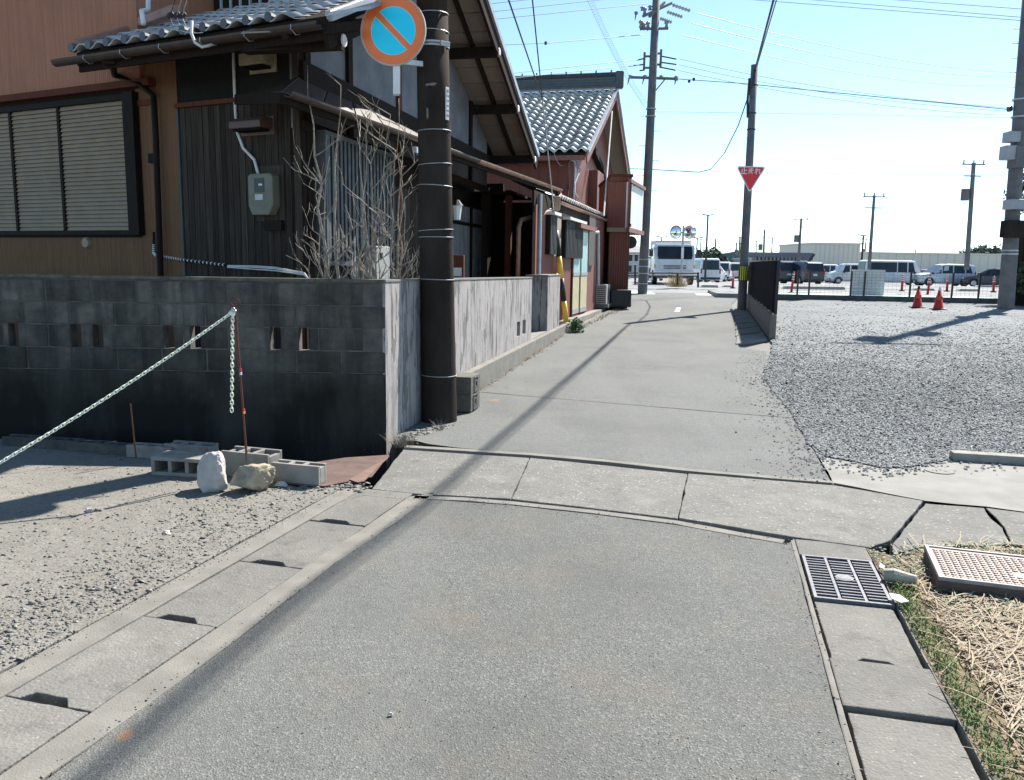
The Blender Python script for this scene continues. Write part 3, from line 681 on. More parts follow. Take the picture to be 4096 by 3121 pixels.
# ================================================================ HOUSE 1
ZE=3.75
E1=hz(165,115,ZE); E2=hz(700,35,ZE); Bk=hz(1155,335,ZE)
ue=(E2-E1).xy.normalized(); us=(Bk-E2).xy.normalized()
print('E',E1,E2,Bk,ue,us)
OV=.82
nS=Vector((us.y,-us.x)); S1p=Vector(E2.xy)-nS*OV
S1=Plane(S1p,us)
r_=ray(650,400); t_=S1.p.dot(S1.n)/(r_.x*S1.n.x+r_.y*S1.n.y); Cn=Vector((r_.x*t_,r_.y*t_)); S1.p=Cn.copy()
A=Plane(Cn,ue)      # s<0 left; normal must face the camera
if A.n.y>0: A.n=-A.n
print('corner',Cn)
h1=thing('wooden_house','old two-tone house with dark timber front, grey plaster gable and tiled roof','house',(Cn.x,Cn.y,0))
Lb=(Bk-E2).xy.length
sB=(Vector(Bk.xy)-Cn).dot(us)       # street wall length
sO=A.hit(390,400)[0]                # edge between orange cladding and dark boards
# walls
mb=MB(); mb.pbox(A,-7.5,sO,-.1,4.02,-.12,0)
o=mb.build('metal_clad_wall',ORNG,h1)
def corrug(pl,a0,a1,z0,z1,o,name,m,parent,p=.032,d=.008):
    mb=MB(); k=0; a=a0; P=[]
    while a<a1-1e-4: P.append((a,o+(d if k%2 else 0))); a+=p/2; k+=1
    P.append((a1,o)); b=len(mb.v)
    for s,oo in P: mb.v.append(pl.pt(s,z0,oo)); mb.v.append(pl.pt(s,z1,oo))
    for i in range(len(P)-1): mb.f.append((b+2*i,b+2*i+2,b+2*i+3,b+2*i+1))
    return mb.build(name,m,parent,fix=False)
za=A.hit(150,190)[1]
wx0,wx1,wz0,wz1=A.rect(-60,212,300,512)
corrug(A,-7.5,wx0,0,za-.05,.004,'corrugated_sheet',ORNG,h1); corrug(A,wx1,sO,0,4.0,.004,'corrugated_sheet',ORNG,h1)
corrug(A,wx0,wx1,0,wz0,.004,'corrugated_sheet',ORNG,h1); corrug(A,wx0,wx1,wz1,za-.05,.004,'corrugated_sheet',ORNG,h1)
# upper storey block of the orange part
au=A.hit(303,30)[0]
mb=MB(); mb.pbox(A,-7.5,au,za-.02,6.6,-2.5,.05); mb.build('upper_wall',ORNG2,h1)
corrug(A,-7.5,au,za-.02,6.6,.054,'corrugated_sheet',ORNG2,h1,.036,.009)
mb=MB(); mb.pbox(A,-7.5,A.hit(336,170)[0],za-.10,za-.02,.0,.12); mb.build('belt_flashing',WOODR,h1,bevel=.006)
mb=MB(); mb.pbox(A,-7.5,A.hit(336,170)[0],za-.30,za-.235,.0,.03); mb.build('belt_trim',WOODR,h1)
# second storey set back behind the lean roof
mb=MB(); mb.pbox(A,au+.02,-.8,3.9,6.4,-2.2,-1.1); mb.build('set_back_wall',WOODD,h1)
for k in range(9):
    a=au+.15+k*.16; mb=MB(); mb.pbox(A,a,a+.02,4.2,5.6,-1.1,-1.07); mb.build('window_bar',GLASSP,h1)
# dark board wall left of corner: boards
zc=A.hit(430,220)[1]
bx=sO+.04; k=0; mb=MB(); mb.pbox(A,sO,0,-.1,4.05,-.12,-.012); mb.build('wall_core',PLD,h1)
mb=MB(); mb.pbox(A,sO,0,zc,4.05,-.012,.0); mb.build('plaster_panel',PLD,h1)
mb=MB(); mb.pbox(A,sO,-.02,zc-.05,zc,-.01,.05); mb.build('trim_rail',WOODR,h1)
bw_=.088
while bx<-.1:
    mb=MB(); w_=bw_*random.uniform(.85,1.15); o_=random.uniform(.0,.006); mb.pbox(A,bx,min(bx+w_-.008,-.09),.1,zc-.05,-.012,.004+o_); mb.build('board',WOODG,h1); bx+=w_
mb=MB(); mb.pbox(A,sO-.005,sO+.02,.1,zc,-.01,.02); mb.build('edge_strip',LATT,h1)
mb=MB(); mb.pbox(A,-.11,0,.1,4.02,-.11,.02); mb.build('corner_post',WOODG,h1)
# shutter window
win=thing('x','x','x'); bpy.data.objects.remove(win)
mbf=MB(); px_=[( -60),(38),(138),(290)]
sx=[A.hit(v,360)[0] for v in (-62,37,140,287)]
zt_=A.hit(200,225)[1]; zb_=A.hit(150,497)[1]
mbf.pbox(A,wx0,wx1,zb_-.06,zb_,.0,.07); mbf.pbox(A,wx0,wx1,zt_,zt_+.07,.0,.07)
for s in sx[:-1]: mbf.pbox(A,s-.025,s+.025,zb_,zt_,.0,.06)
mbf.pbox(A,sx[-1]-.02,sx[-1]+.16,zb_-.06,zt_+.08,-.02,.10)
fr=mbf.build('shutter_frame',BRNZ,h1,bevel=.004)
mb=MB(); mb.pbox(A,wx0,wx1,wz0,wz1,-.02,.003); mb.build('shutter_back',BRNZ,h1)
ns=30; dz_=(zt_-zb_)/ns
for i in range(3):
    for k in range(ns):
        z0=zb_+dz_*k
        a0,a1=sx[i]+.027,sx[i+1]-.027
        mb=MB(); mb.hexa([A.pt(a0,z0,.05),A.pt(a1,z0,.05),A.pt(a1,z0,.012),A.pt(a0,z0,.012),A.pt(a0,z0+dz_*.95,.028),A.pt(a1,z0+dz_*.95,.028),A.pt(a1,z0+dz_*.95,.012),A.pt(a0,z0+dz_*.95,.012)])
        mb.build('slat',CREAM,h1)
# ---- main roof (gable, ridge parallel to the front eave)
half=Lb/2; RISE=.43*half
R0=Vector((E2.x+us.x*half,E2.y+us.y*half,ZE+RISE))
ul=Vector((-ue.x,-ue.y,0)); LR=(E2-E1).length+3.5
roof=MB(); TH=.09
def slab4(mb,a,b,c,d,th):
    dn=Vector((0,0,-th)); mb.hexa([a+dn,b+dn,c+dn,d+dn,a,b,c,d])
up1=(R0-E2)
slab4(roof,E2+ul*0,R0,R0+ul*LR,E2+ul*(E2-E1).length,TH)
slab4(roof,R0,Vector((*Bk.xy,ZE)),Vector((*Bk.xy,ZE))+ul*LR,R0+ul*LR,TH)
roof.build('roof_deck',WOODD,h1,fix=True)
# soffit boards, rafters, purlins, bargeboards (street gable)
inw=Vector((-nS.x,-nS.y,0))
Bk3=Vector((*Bk.xy,ZE))
for (p,q,nm) in ((E2,R0,0),(R0,Bk3,1)):
    d=q-p; L=d.length; n_=12
    dn=Vector((0,0,-TH-.012))
    for k in range(n_):
        a=p+d*(k/n_+.002)+dn; b=p+d*((k+1)/n_-.002)+dn; mb=MB(); slab4(mb,a,b,b+inw*(OV+.02),a+inw*(OV+.02),.012); mb.build('soffit_board',WOODS,h1,fix=True)
    for off in (.40,):
        mb=MB(); mb.bar(p+inw*off+dn+Vector((0,0,-.045)),q+inw*off+dn+Vector((0,0,-.045)),.06,.06); mb.build('rafter',WOODD,h1)
    mb=MB(); mb.bar(p+Vector((0,0,-.16))-inw*.0,q+Vector((0,0,-.16)),.045,.24); mb.build('bargeboard',WOODD,h1)
    mb=MB(); mb.bar(p-inw*.035+Vector((0,0,.0)),q-inw*.035+Vector((0,0,.0)),.05,.09); mb.build('verge_trim',TILE,h1)
fr_=[(0,.06),(0,.36),(0,.66),(1,.0),(1,.30),(1,.60),(1,.93)]
for sgn,t in fr_:
    p=(E2.lerp(R0,t) if sgn==0 else R0.lerp(Bk3,t))+Vector((0,0,-.26))
    mb=MB(); mb.bar(p-inw*.02,p+inw*(OV+.15),.13,.15); pu=mb.build('purlin',WOODD,h1)
    c=p-inw*.045; mb=MB(); path=[]
    mb.tube([c,c-inw*.012],[.062,.055],10); mb.build('purlin_end_cap',WPLAS,pu)
# gable wall (plaster) polygon
gw=MB(); zR=ZE+RISE-.2
sR=(Vector(R0.xy)-Cn).dot(us); sF=0.0
slope=RISE/half
def gz_(s): return ZE-.14+ (RISE-slope*abs(s-sR))
gw.prism([S1.pt(0,2.98,-.01),S1.pt(sB-.75,2.98,-.01),S1.pt(sB-.75,gz_(sB-.75),-.01),S1.pt(sR,gz_(sR),-.01),S1.pt(0,gz_(0),-.01)],(-S1.n.x*.1,-S1.n.y*.1,0))
gw.build('gable_wall',PLG,h1,fix=True)
# back roof tiles are unseen from the lane; timber frame on gable
zl=S1.hit(900,380)[1]
def hitS(v,y): return S1.hit(v,y)
bmz0=S1.hit(830,330)[1]
# horizontal / posts
b1a=S1.hit(662,150)[1]; b1b=S1.hit(1000,395)[1]
print('beam z',S1.hit(662,105),S1.hit(800,185),S1.hit(985,310),S1.hit(1120,375))
beamz=3.62
for (a0,a1,z0,z1) in ((.0,sB-.8,beamz-.17,beamz+.04),(.0,sB-.8,2.95,3.06)):
    mb=MB(); mb.pbox(S1,a0,a1,z0,z1,-.01,.05); mb.build('wall_beam',WOODD,h1)
for vx in (661,752,858,905,1012,1053):
    s=S1.hit(vx,300)[0]
    if s>sB-.8: continue
    mb=MB(); mb.pbox(S1,s-.06,s+.06,2.98 if vx>=940 else .3,gz_(s)-.02,-.01,.035); mb.build('wall_post',WOODR if vx==858 else WOODD,h1)
mb=MB(); mb.pbox(S1,.0,S1.hit(962,420)[0],.2,2.98,-.11,.02); mb.build('lower_cladding',WOODD,h1); mb=MB(); mb.pbox(S1,S1.hit(1058,500)[0],sB-.75,.2,2.98,-.11,.0); mb.build('lower_cladding',WOODD,h1)
s=0.14
while s<S1.hit(925,420)[0]:
    mb=MB(); mb.pbox(S1,s,s+.10,.2,2.62,.02,.028+random.uniform(0,.006)); mb.build('side_board',WOODG,h1); s+=.112
# lattice window
l0,l1,lz0,lz1=S1.rect(679,300,822,590)
l0=S1.hit(679,450)[0]; l1=S1.hit(822,470)[0]; lz0=S1.hit(700,562)[1]; lz1=S1.hit(700,300)[1]
lz0=min(lz0,1.65)
wf=MB()
for (a0,a1,z0,z1) in ((l0,l1,lz0-.05,lz0),(l0,l1,lz1,lz1+.05),(l0-.05,l0,lz0-.05,lz1+.05),(l1,l1+.05,lz0-.05,lz1+.05)): wf.pbox(S1,a0,a1,z0,z1,.02,.16)
wfo=wf.build('lattice_frame',LATT,h1)
mb=MB(); mb.pbox(S1,l0,l1,lz0,lz1,.03,.045); mb.build('window_glass',GLASS,wfo)
nb_=max(8,int((l1-l0)/.105))
for k in range(nb_):
    a=l0+(k+.5)*(l1-l0)/nb_; mb=MB(); mb.pbox(S1,a-.027,a+.027,lz0,lz1,.12,.15); mb.build('lattice_bar',LATT,wfo)
# ---- pent roof along the street
PZ=3.15
Pa=hz(606,197,PZ); Pb=hz(1200,408,PZ); pd=(Pb-Pa).normalized(); 
print('pent',Pa,Pb)
PT=3.62
hip=Vector(A.pt(-.55,PZ+.22,.35))
wallpt=lambda s,z:S1.pt(s,z,0.0)
sPb=(Vector(Pb.xy)-Cn).dot(us)
mb=MB(); a0=wallpt(0.02,PT-.12); a1=wallpt(min(sPb,sB-.8),PT-.12)
mid=Pa
def thick(mb,pts,th):
    mb.prism([p for p in pts],(0,0,-th))
a2=a1+Vector((us.x,us.y,0))*max(0,sPb-(sB-.8))
for k in range(14):
    t0,t1=k/14+.002,(k+1)/14-.002
    P0,P1=Pa.lerp(Pb,t0),Pa.lerp(Pb,t1); Q0,Q1=a0.lerp(a2,t0),a0.lerp(a2,t1)
    mb=MB(); thick(mb,[P0,P1,Q1,Q0],.03); mb.build('pent_roof_sheet',GUT,h1,fix=True)
mb=MB(); thick(mb,[hip+Vector((0,0,-.1)),Pa,a0],.04); mb.build('pent_roof_return',GUT,h1,fix=True)
mb=MB(); mb.bar(hip+Vector((0,0,-.13)),Pa+Vector((0,0,-.06)),.04,.1); mb.bar(Pa+Vector((0,0,-.06)),Pb+Vector((0,0,-.06)),.04,.10); mb.build('pent_fascia',WOODD,h1)
for k in range(18):
    t=(k+.5)/18; P0=Pa.lerp(Pb,t)+Vector((0,0,-.07)); Q0=a0.lerp(a2,t)+Vector((0,0,-.07)); mb=MB(); mb.bar(P0,Q0,.045,.06); mb.build('pent_rafter',WOODD,h1)
def gutter(a,b,r,m,parent,name='gutter',k=9):
    a=Vector(a); b=Vector(b); d=(b-a).normalized(); x=d.cross(Vector((0,0,1))).normalized(); mb=MB()
    for rr in (r,r*.9):
        for p in (a,b):
            for j in range(k): t=math.pi*j/(k-1); mb.v.append(p+x*math.cos(t)*rr-Vector((0,0,1))*math.sin(t)*rr)
    for j in range(k-1):
        mb.f.append((j,j+1,k+j+1,k+j)); mb.f.append((2*k+j,3*k+j,3*k+j+1,2*k+j+1))
    for e in (0,1):
        for j in range(k-1): mb.f.append((e*k+j,e*k+j+1,2*k+e*k+j+1,2*k+e*k+j))
    return mb.build(name,m,parent)
out=Vector((nS.x,nS.y,0))
tC=(hz(978,345,PZ)-Pa).dot(pd)/(Pb-Pa).length
gutter(Pa+out*.06+Vector((0,0,.0)),Pa.lerp(Pb,tC)+out*.06,.055,GUT,h1)
gutter(Pa.lerp(Pb,tC)+out*.062+Vector((0,0,.0)),Pb+out*.062,.058,GUTC,h1)
for k in range(5):
    p=Pa.lerp(Pb,tC+(1-tC)*(k+.3)/5)+out*.062; mb=MB(); mb.tube([p+Vector((0,0,-.062)),p+Vector((0,0,.005))]+[],.009,6); mb.build('gutter_joint',WIREW,h1)
# second strip (inner fascia, its caught light put in as pale steel)
ia=hz(893,322,2.95); ib=hz(968,372,2.95)
mb=MB(); mb.bar(ia,ib,.05,.07); mb.build('lit_fascia_strip',STEEL,h1)
# entrance recess
e0=S1.hit(965,520)[0]; e1=S1.hit(1056,520)[0]; e2_=S1.hit(1140,520)[0]
print('entry s',e0,e1,e2_,sB)
REC=Plane(Cn,us).off(-.35)
dz0=.45; dt=REC.hit(1000,438)[1]
q0=REC.hit(968,500)[0]; q1=REC.hit(1012,500)[0]; q2=REC.hit(1055,500)[0]
mb=MB(); mb.pbox(REC,q0-.3,q2+.2,.2,3.2,-.2,-.03); mb.build('entry_wall',WOODD,h1)
for (a,b) in ((q0,q1),(q1,q2)):
    dm=MB(); 
    for (x0,x1,z0,z1) in ((a,a+.06,dz0,dt),(b-.06,b,dz0,dt),(a+.06,b-.06,dz0,dz0+.5),(a+.06,b-.06,dt-.06,dt),(a+.06,b-.06,dt-.42,dt-.36)): dm.pbox(REC,x0,x1,z0,z1,.0,.04)
    dd=dm.build('sliding_door',BRNZ,h1)
    mb=MB(); mb.pbox(REC,a+.05,b-.05,dz0+.4,dt-.04,-.01,.006); mb.build('door_glass',DGL,dd)
    n=int((b-a-.12)/.085)
    for k in range(n):
        x=a+.06+(k+.5)*(b-a-.12)/n; mb=MB(); mb.pbox(REC,x-.012,x+.012,dz0+.5,dt-.06,.006,.016); mb.build('lattice_bar',mat('lit_door_lattice',(.36,.37,.38),(.28,.29,.3),6,.5),dd)  # bars lightened in colour to look as if they catch light
# carport end: dark box with post and shelves
sP=S1.hit(1063,500)[0]
mb=MB(); mb.pbox(S1,sP-.06,sP+.06,.2,PZ-.1,.25,.37); mb.build('porch_post',WOODR,h1)
mb=MB(); mb.pbox(S1,sB-1.2,sB+4.5,.2,3.5,-1.3,-1.2); mb.build('shed_back',WOODD,h1)
mb=MB(); mb.pbox(S1,sB+1.0,sB+1.1,.2,3.3,-1.5,-.1); mb.build('shed_side',WOODD,h1)
mb=MB(); mb.pbox(S1,sB-.6,sB+1.1,2.95,3.0,-1.5,.5); mb.build('shed_roof',WOODD,h1)
for z in (1.2,1.9):
    mb=MB(); mb.pbox(S1,sB-.4,sB+.4,z,z+.03,-1.4,-.7); mb.build('shed_shelf',STEEL,h1)
# house body behind: dark core so nothing is see-through
mb=MB(); mb.hexa([A.pt(-7.5,-.1,-.3),A.pt(-.6,-.1,-.3),S1.pt(sB-.9,-.1,-.75),A.pt(-7.5,-.1,-9),A.pt(-7.5,3.6,-.3),A.pt(-.6,3.6,-.3),S1.pt(sB-.9,3.6,-.75),A.pt(-7.5,3.6,-9)]); mb.build('inner_core',WOODD,h1,fix=True)
# ---- front eave: fascia, gutter, tiles
ov=Vector((A.n.x,A.n.y,0))
mb=MB(); mb.bar(E1+Vector((0,0,-.13))-ov*.03,E2+Vector((0,0,-.13))-ov*.03,.03,.12); mb.build('eave_fascia',WOODD,h1)
mb=MB(); slab4(mb,E1+Vector((0,0,-.11)),E2+Vector((0,0,-.11)),E2-ov*1.0+Vector((0,0,.31)),E1-ov*1.0+Vector((0,0,.31)),.02); mb.build('eave_soffit',WOODD,h1,fix=True)
gutter(E1-(E2-E1).normalized()*.25+ov*.07+Vector((0,0,-.07)),E2+ov*.07+Vector((0,0,-.07)),.062,GUT,h1)
for k in range(6):
    p=E1.lerp(E2,(k+.5)/6)+ov*.07+Vector((0,0,-.07)); mb=MB(); mb.tube([p+ov*.06,p+ov*.068+Vector((0,0,-.04)),p+Vector((0,0,-.075)),p-ov*.05+Vector((0,0,-.06)),p-ov*.07+Vector((0,0,.02))],.006,5); mb.build('gutter_bracket',STEEL,h1)
def tilemesh(wd,ln,name,m,amp=.028,th=.014,kx=9,LF_=.03):
    mb=MB(); prof=[]
    for i in range(kx):
        u=i/(kx-1); z=amp*(-math.cos(2*math.pi*(u*.98+.02)))*(1 if True else 0); z=amp*math.sin(2*math.pi*u-1.9)
        prof.append((u*wd-wd/2,z))
    for y,lift in ((0,LF_),(ln,0.)):
        for t in (0,-th):
            for x,z in prof: mb.v.append(Vector((x,y,z+t+lift+.03)))
    n=kx
    for i in range(n-1):
        mb.f.append((i,i+1,2*n+i+1,2*n+i)); mb.f.append((n+i+1,n+i,3*n+i,3*n+i+1)); mb.f.append((n+i,n+i+1,i+1,i))
    me=mb.mesh(name); me.materials.append(m)
    for p in me.polygons: p.use_smooth=len(p.vertices)==4 and abs(p.normal.z)>.3
    return me
def tiled(parent,o,ux,upv,width,length,tw,tl,m,maxcols=None,rows_parts=99,name='roof_tile',amp=.028,lf=.03):
    ux=ux.normalized(); L=upv.length; uy=upv.normalized(); uz=ux.cross(uy).normalized()
    if uz.z<0: uz=-uz
    me=tilemesh(tw,tl*1.25,name,m,amp,.014 if lf<.04 else .03,9,lf); nc=int(width/tw); nr=int(L/tl)
    cnt=0; joined=[]
    for r in range(nr):
        for c in range(nc):
            p=o+ux*((c+.5)*tw)+uy*(r*tl-.05)+uz*(.0+random.uniform(-.003,.003)); M_=frame(p,ux,uy,uz)
            if r<rows_parts and cnt<298: inst(me,name,parent,M_); cnt+=1
            else: joined.append(M_)
    if joined:
        mb=MB(); vv=[Vector(v.co) for v in me.vertices]; ff=[tuple(p.vertices) for p in me.polygons]
        for M_ in joined: mb.add([M_@v for v in vv],ff)
        o2=mb.build('upper_roof_tiles',m,parent); o2['kind']='stuff'
wE=(E2-E1).length-.12
upv=(R0-E2)
tiled(h1,E1+Vector((0,0,.005)),(E2-E1),upv,wE,upv.length,.275,.235,TILE,rows_parts=17)
mb=MB()
for c in range(int(wE/.275)):
    p=E1+(E2-E1).normalized()*((c+.02)*.275)+ov*.075+Vector((0,0,.045)); mb2=MB(); mb2.tube([p,p-ov*.06],[.045,.045],10); mb2.build('eave_tile_cap',TILEB,h1)
# flashing on the left verge of tile field
mb=MB(); a=E1+Vector((0,0,.09)); mb.tube([a,a+up1.normalized()*2.2],.05,8); mb.build('verge_tile',GUTC,h1)
a=hd(283,102,9.6); b=hd(383,68,9.6)
# metal sheet at right end of eave
mb=MB(); 
a=E2+Vector((0,0,.03)); slab4(mb,a,a+(E2-E1).normalized()*.5,a+(E2-E1).normalized()*.5+up1.normalized()*.9,a+up1.normalized()*.9,.03); mb.build('eave_flashing',STEEL,h1,fix=True)
mb=MB(); a=E2+Vector((0,0,-.12)); mb.bar(a,a+(E2-E1).normalized()*.35,.05,.08); mb.build('eave_beam_end',WOODD,h1)
# ridge tiles
mb=MB(); mb.tube([R0+Vector((0,0,.12))-ul*.1,R0+ul*LR+Vector((0,0,.12))],.13,8); mb.build('ridge_tile',TILEB,h1)
# lean roof flashing below set-back storey
a=A.pt(au+.05,4.05,-.95+.0); b=A.pt(A.hit(395,25)[0],4.2,-1.05)
p_=hd(300,50,10.1); q_=hd(382,20,9.3); mb=MB(); mb.bar(p_,q_,.1,.1); mb.build('wall_flashing',GUTC,h1,bevel=.02)
# downpipe
D=[hd(238,120,9.05),hd(243,140,9.1)]+[A.pt(A.hit(vx,vy)[0],A.hit(vx,vy)[1],.1) for vx,vy in ((262,165),(318,186),(346,210),(351,300),(361,600),(362,640))]
mb=MB(); mb.tube(D,.036,8); mb.build('downpipe',BRNZ,h1,smooth=True)
mb=MB(); mb.box(D[0],(.14,.12,.2)); mb.build('rain_hopper',BRNZ,h1,bevel=.01)
mb=MB(); mb.pbox(A,A.hit(326,340)[0],A.hit(339,340)[0],*sorted([A.hit(330,332)[1],A.hit(330,352)[1]]),.005,.05); mb.build('wall_socket_cover',BRNZ,h1)
# white pipe from the upper floor
mb=MB(); mb.tube([hd(319,-20,9.4),hd(319,22,9.4),hd(305,24,9.2),hd(309,52,9.1)],.026,8); mb.build('white_pipe',WPLAS,h1,smooth=True)
def onA(vx,vy,o=.03): s,z=A.hit(vx,vy); return A.pt(s,z,o)
def onS(vx,vy,o=.03): s,z=S1.hit(vx,vy); return S1.pt(s,z,o)
# power cable duct to the meter
mb=MB(); mb.tube([onA(507,85),onA(508,150),onA(511,235),onA(515,285),onA(528,320),onA(552,345),onA(565,378,.06)],.017,8); mb.solo('power_conduit',WPLAS,'pale conduit running down the dark wall into the meter box','conduit',smooth=True)
# meter box
s0_,s1_,z0_,z1_=A.rect(554,376,606,465)
mt=thing('meter_box','beige electric meter box on the dark board wall','meter box',A.pt(s0_,z0_))
mb=MB(); mid=z0_+.1; 
mb.prism([A.pt(s0_,z1_-.03,.02),A.pt(s0_+.03,z1_,.02),A.pt(s1_-.03,z1_,.02),A.pt(s1_,z1_-.03,.02),A.pt(s1_,z0_+.10,.02),A.pt(s1_-.06,z0_,.02),A.pt(s0_+.05,z0_,.02),A.pt(s0_,z0_+.10,.02)],Vector((A.n.x,A.n.y,0))*.12)
mb.build('case',BEIGE,mt,bevel=.012,fix=True)
cxm=(s0_+s1_)/2
mb=MB(); mb.pbox(A,cxm-.075,cxm+.06,z1_-.20,z1_-.05,.141,.146); mb.build('meter_window',GLASS,mt)
mb=MB(); mb.pbox(A,cxm-.01,cxm+.04,z1_-.13,z1_-.11,.1465,.149); mb.build('dial',WHITE,mt)
mb=MB(); mb.pbox(A,cxm-.07,cxm+.04,z1_-.28,z1_-.22,.141,.144); mb.build('number_plate',STEEL,mt)
mb=MB(); mb.pbox(A,s0_-.0,s1_+.06,z0_-.06,z1_+.09,.008,.02); mb.build('back_board',WOODG,mt)
mb=MB(); mb.pbox(A,cxm-.03,s1_+.04,z0_-.16,z0_-.05,.008,.06); mb.build('cable_box',BRNZ,mt)
# vent hoods
def hood(x0,y0,x1,y1,m,label,dp=.2):
    a0,a1,b0,b1=A.rect(x0,y0,x1,y1)
    t=thing('vent_hood',label,'vent hood',A.pt(a0,b0))
    mb=MB(); n3=Vector((A.n.x,A.n.y,0))
    prof=[A.pt(a0,b1,.02),A.pt(a0,b1-.01,dp*.7),A.pt(a0,b1-.05,dp),A.pt(a0,b0+.02,dp),A.pt(a0,b0+.03,.02)]
    u3=Vector((A.u.x,A.u.y,0))
    mb.prism(prof,u3*(a1-a0)); mb.build('cowl',m,t,bevel=.008,fix=True)
    mb=MB(); mb.pbox(A,a0-.02,a1+.03,b0-.03,b1+.01,.004,.02); mb.build('flange',m,t)
    mb=MB(); mb.pbox(A,a0+.03,a1-.03,b0+.0,b0+.019,.03,dp*.85); mb.build('louvre',DARK,t)
    return t
hood(543,112,592,152,mat('yellowed_metal',(.42,.36,.22),(.30,.25,.15),8,.5),'yellowed square vent hood high on the dark wall under the eave')
hood(521,256,588,286,mat('brown_metal',(.12,.07,.06),(.09,.05,.045),8,.5),'brown flat hood above the meter box')
mb=MB(); c=onA(189,523,.012); mb.tube([c,c+Vector((A.n.x,A.n.y,0))*.03],[.075,.06],16); mb.solo('wall_vent',CREAM,'small round cream vent below the shutters','vent')
# wrapped cable and white hoses
pa=[onA(337,500,.04),onA(337,545,.04),onA(343,551,.05),onA(400,560,.05),onA(498,572,.06)]
mb=MB(); mb.tube(pa,.014,6); cb=mb.solo('wrapped_cable',BRNZ,'brown cable wrapped in white spiral along the foot of the house wall','cable')
mb=MB(); 
for i in range(46):
    t=i/46*(len(pa)-1); 
    if t<.6: continue
    k=int(t); p=pa[k].lerp(pa[k+1],t-k); d=(pa[k+1]-pa[k]).normalized(); mb.tube([p-d*.006,p+d*.012+Vector((0,0,.004))],.0165,8)
mb.build('spiral_wrap',WPLAS,cb).matrix_parent_inverse=Matrix()
for ch_ in cb.children: pass
for k,(yy,sg) in enumerate(((573,.0),(576,.01),(580,.02))):
    mb=MB(); mb.tube([onA(498,572+k*2,.06),onA(560,yy,.1),onA(620,yy+3,.2),hd(655,588+k*2,8.2),hd(664,600,7.6)],.007,6); 
    mb.solo('white_hose',WPLAS,['upper white hose curving along the wall foot to the coping','middle white hose along the wall foot behind the block wall','lowest thin white hose sagging along the wall foot'][k],'hose',smooth=True)
# water heater and tank behind the shrub
hw=thing('wall_heater','pale box heater with conduit behind the bare shrub','heater',onS(770,600,.2))
a0,a1,b0,b1=S1.rect(758,530,790,597); mb=MB(); mb.pbox(S1,a0,a0+.45,b0-.3,b1,.05,.32); mb.build('casing',mat('aged_casing',(.34,.34,.33),(.27,.27,.26),5,.6),hw,bevel=.01)
mb=MB(); mb.pbox(S1,a0+.1,a0+.2,b1-.15,b1-.08,.321,.325); mb.build('grille',DARK,hw)
a_=S1.hit(740,560)[0]; mb=MB(); mb.tube([S1.pt(a_,b0-.3,.12),S1.pt(a_,b1+.1,.12)],.035,8); mb.build('pipe',STEEL,hw)
# lantern + mailbox by entrance
c=hd(984,455,12.2); lt=thing('porch_lamp','white porch lantern beside the sliding doors','lamp',c)
mb=MB(); mb.tube([c+Vector((0,0,-.12)),c+Vector((0,0,.08))],[.05,.075],8); mb.build('lamp_shade',WHITE,lt); mb=MB(); mb.tube([c+Vector((0,0,.08)),c+Vector((0,0,.16))],[.09,.03],8); mb.build('cap',BLKM,lt)
c=hd(980,575,12.0); ml=thing('mailbox','small red-brown mailbox by the entrance behind the pole','mailbox',c)
mb=MB(); mb.box(c,(.26,.18,.34)); mb.build('box',WOODR,ml,bevel=.008); mb=MB(); mb.box(c+Vector((0,-.092,-.07)),(.2,.006,.12)); mb.build('front_panel',WHITE,ml)
mb=MB(); mb.tube([c+Vector((0,0,-.17)),Vector((c.x,c.y,.3))],.03,6); mb.build('post',BLKM,ml)
# brown elbow pipe of the gutter end
E=[Pb+out*.06+Vector((0,0,-.1)),hd(1186,452,17.2),hd(1168,462,16.6),hd(1122,474,15.9),hd(1117,490,15.8),hd(1115,600,15.8)]
mb=MB(); mb.tube(E,.045,8); mb.solo('gutter_pipe',GUTC,'copper brown rainwater pipe elbowing back from the gutter end','pipe',smooth=True)
mb=MB(); c=hd(1198,438,17.4); mb.box(c,(.16,.16,.28)); mb.solo('rain_hopper',CREAM,'pale rainwater hopper at the far end of the pent gutter','hopper',bevel=.02)
# ================================================================ HOUSE 2 (red)
Z2=4.85
Q=hd(1263,338,25.05); Q.z=Z2
g2=Vector((.2425,.970,0)).normalized(); HW=6.2
Rr=Q+g2*HW; Rr.z=7.85; Q3=Q+g2*HW*2; Q3.z=Z2
lu=Vector((-g2.y,g2.x,0)); LN=7.5
h2=thing('red_house','red-brown two storey house with a steep grey tiled roof','house',(2,26,zt(26)))
rd=MB(); slab4(rd,Q,Rr,Rr+lu*LN,Q+lu*LN,.1); slab4(rd,Rr,Q3,Q3+lu*LN,Rr+lu*LN,.1); rd.build('roof_deck',WOODD,h2,fix=True)
# tile field on the slope facing the camera
up2=(Rr-Q)
tiled(h2,Q+lu*LN*.0+lu*(.33*16)+Vector((0,0,.01)),-lu,up2,.33*16+.02,up2.length,.33,.39,TILE2,rows_parts=99,amp=.05,lf=.075)
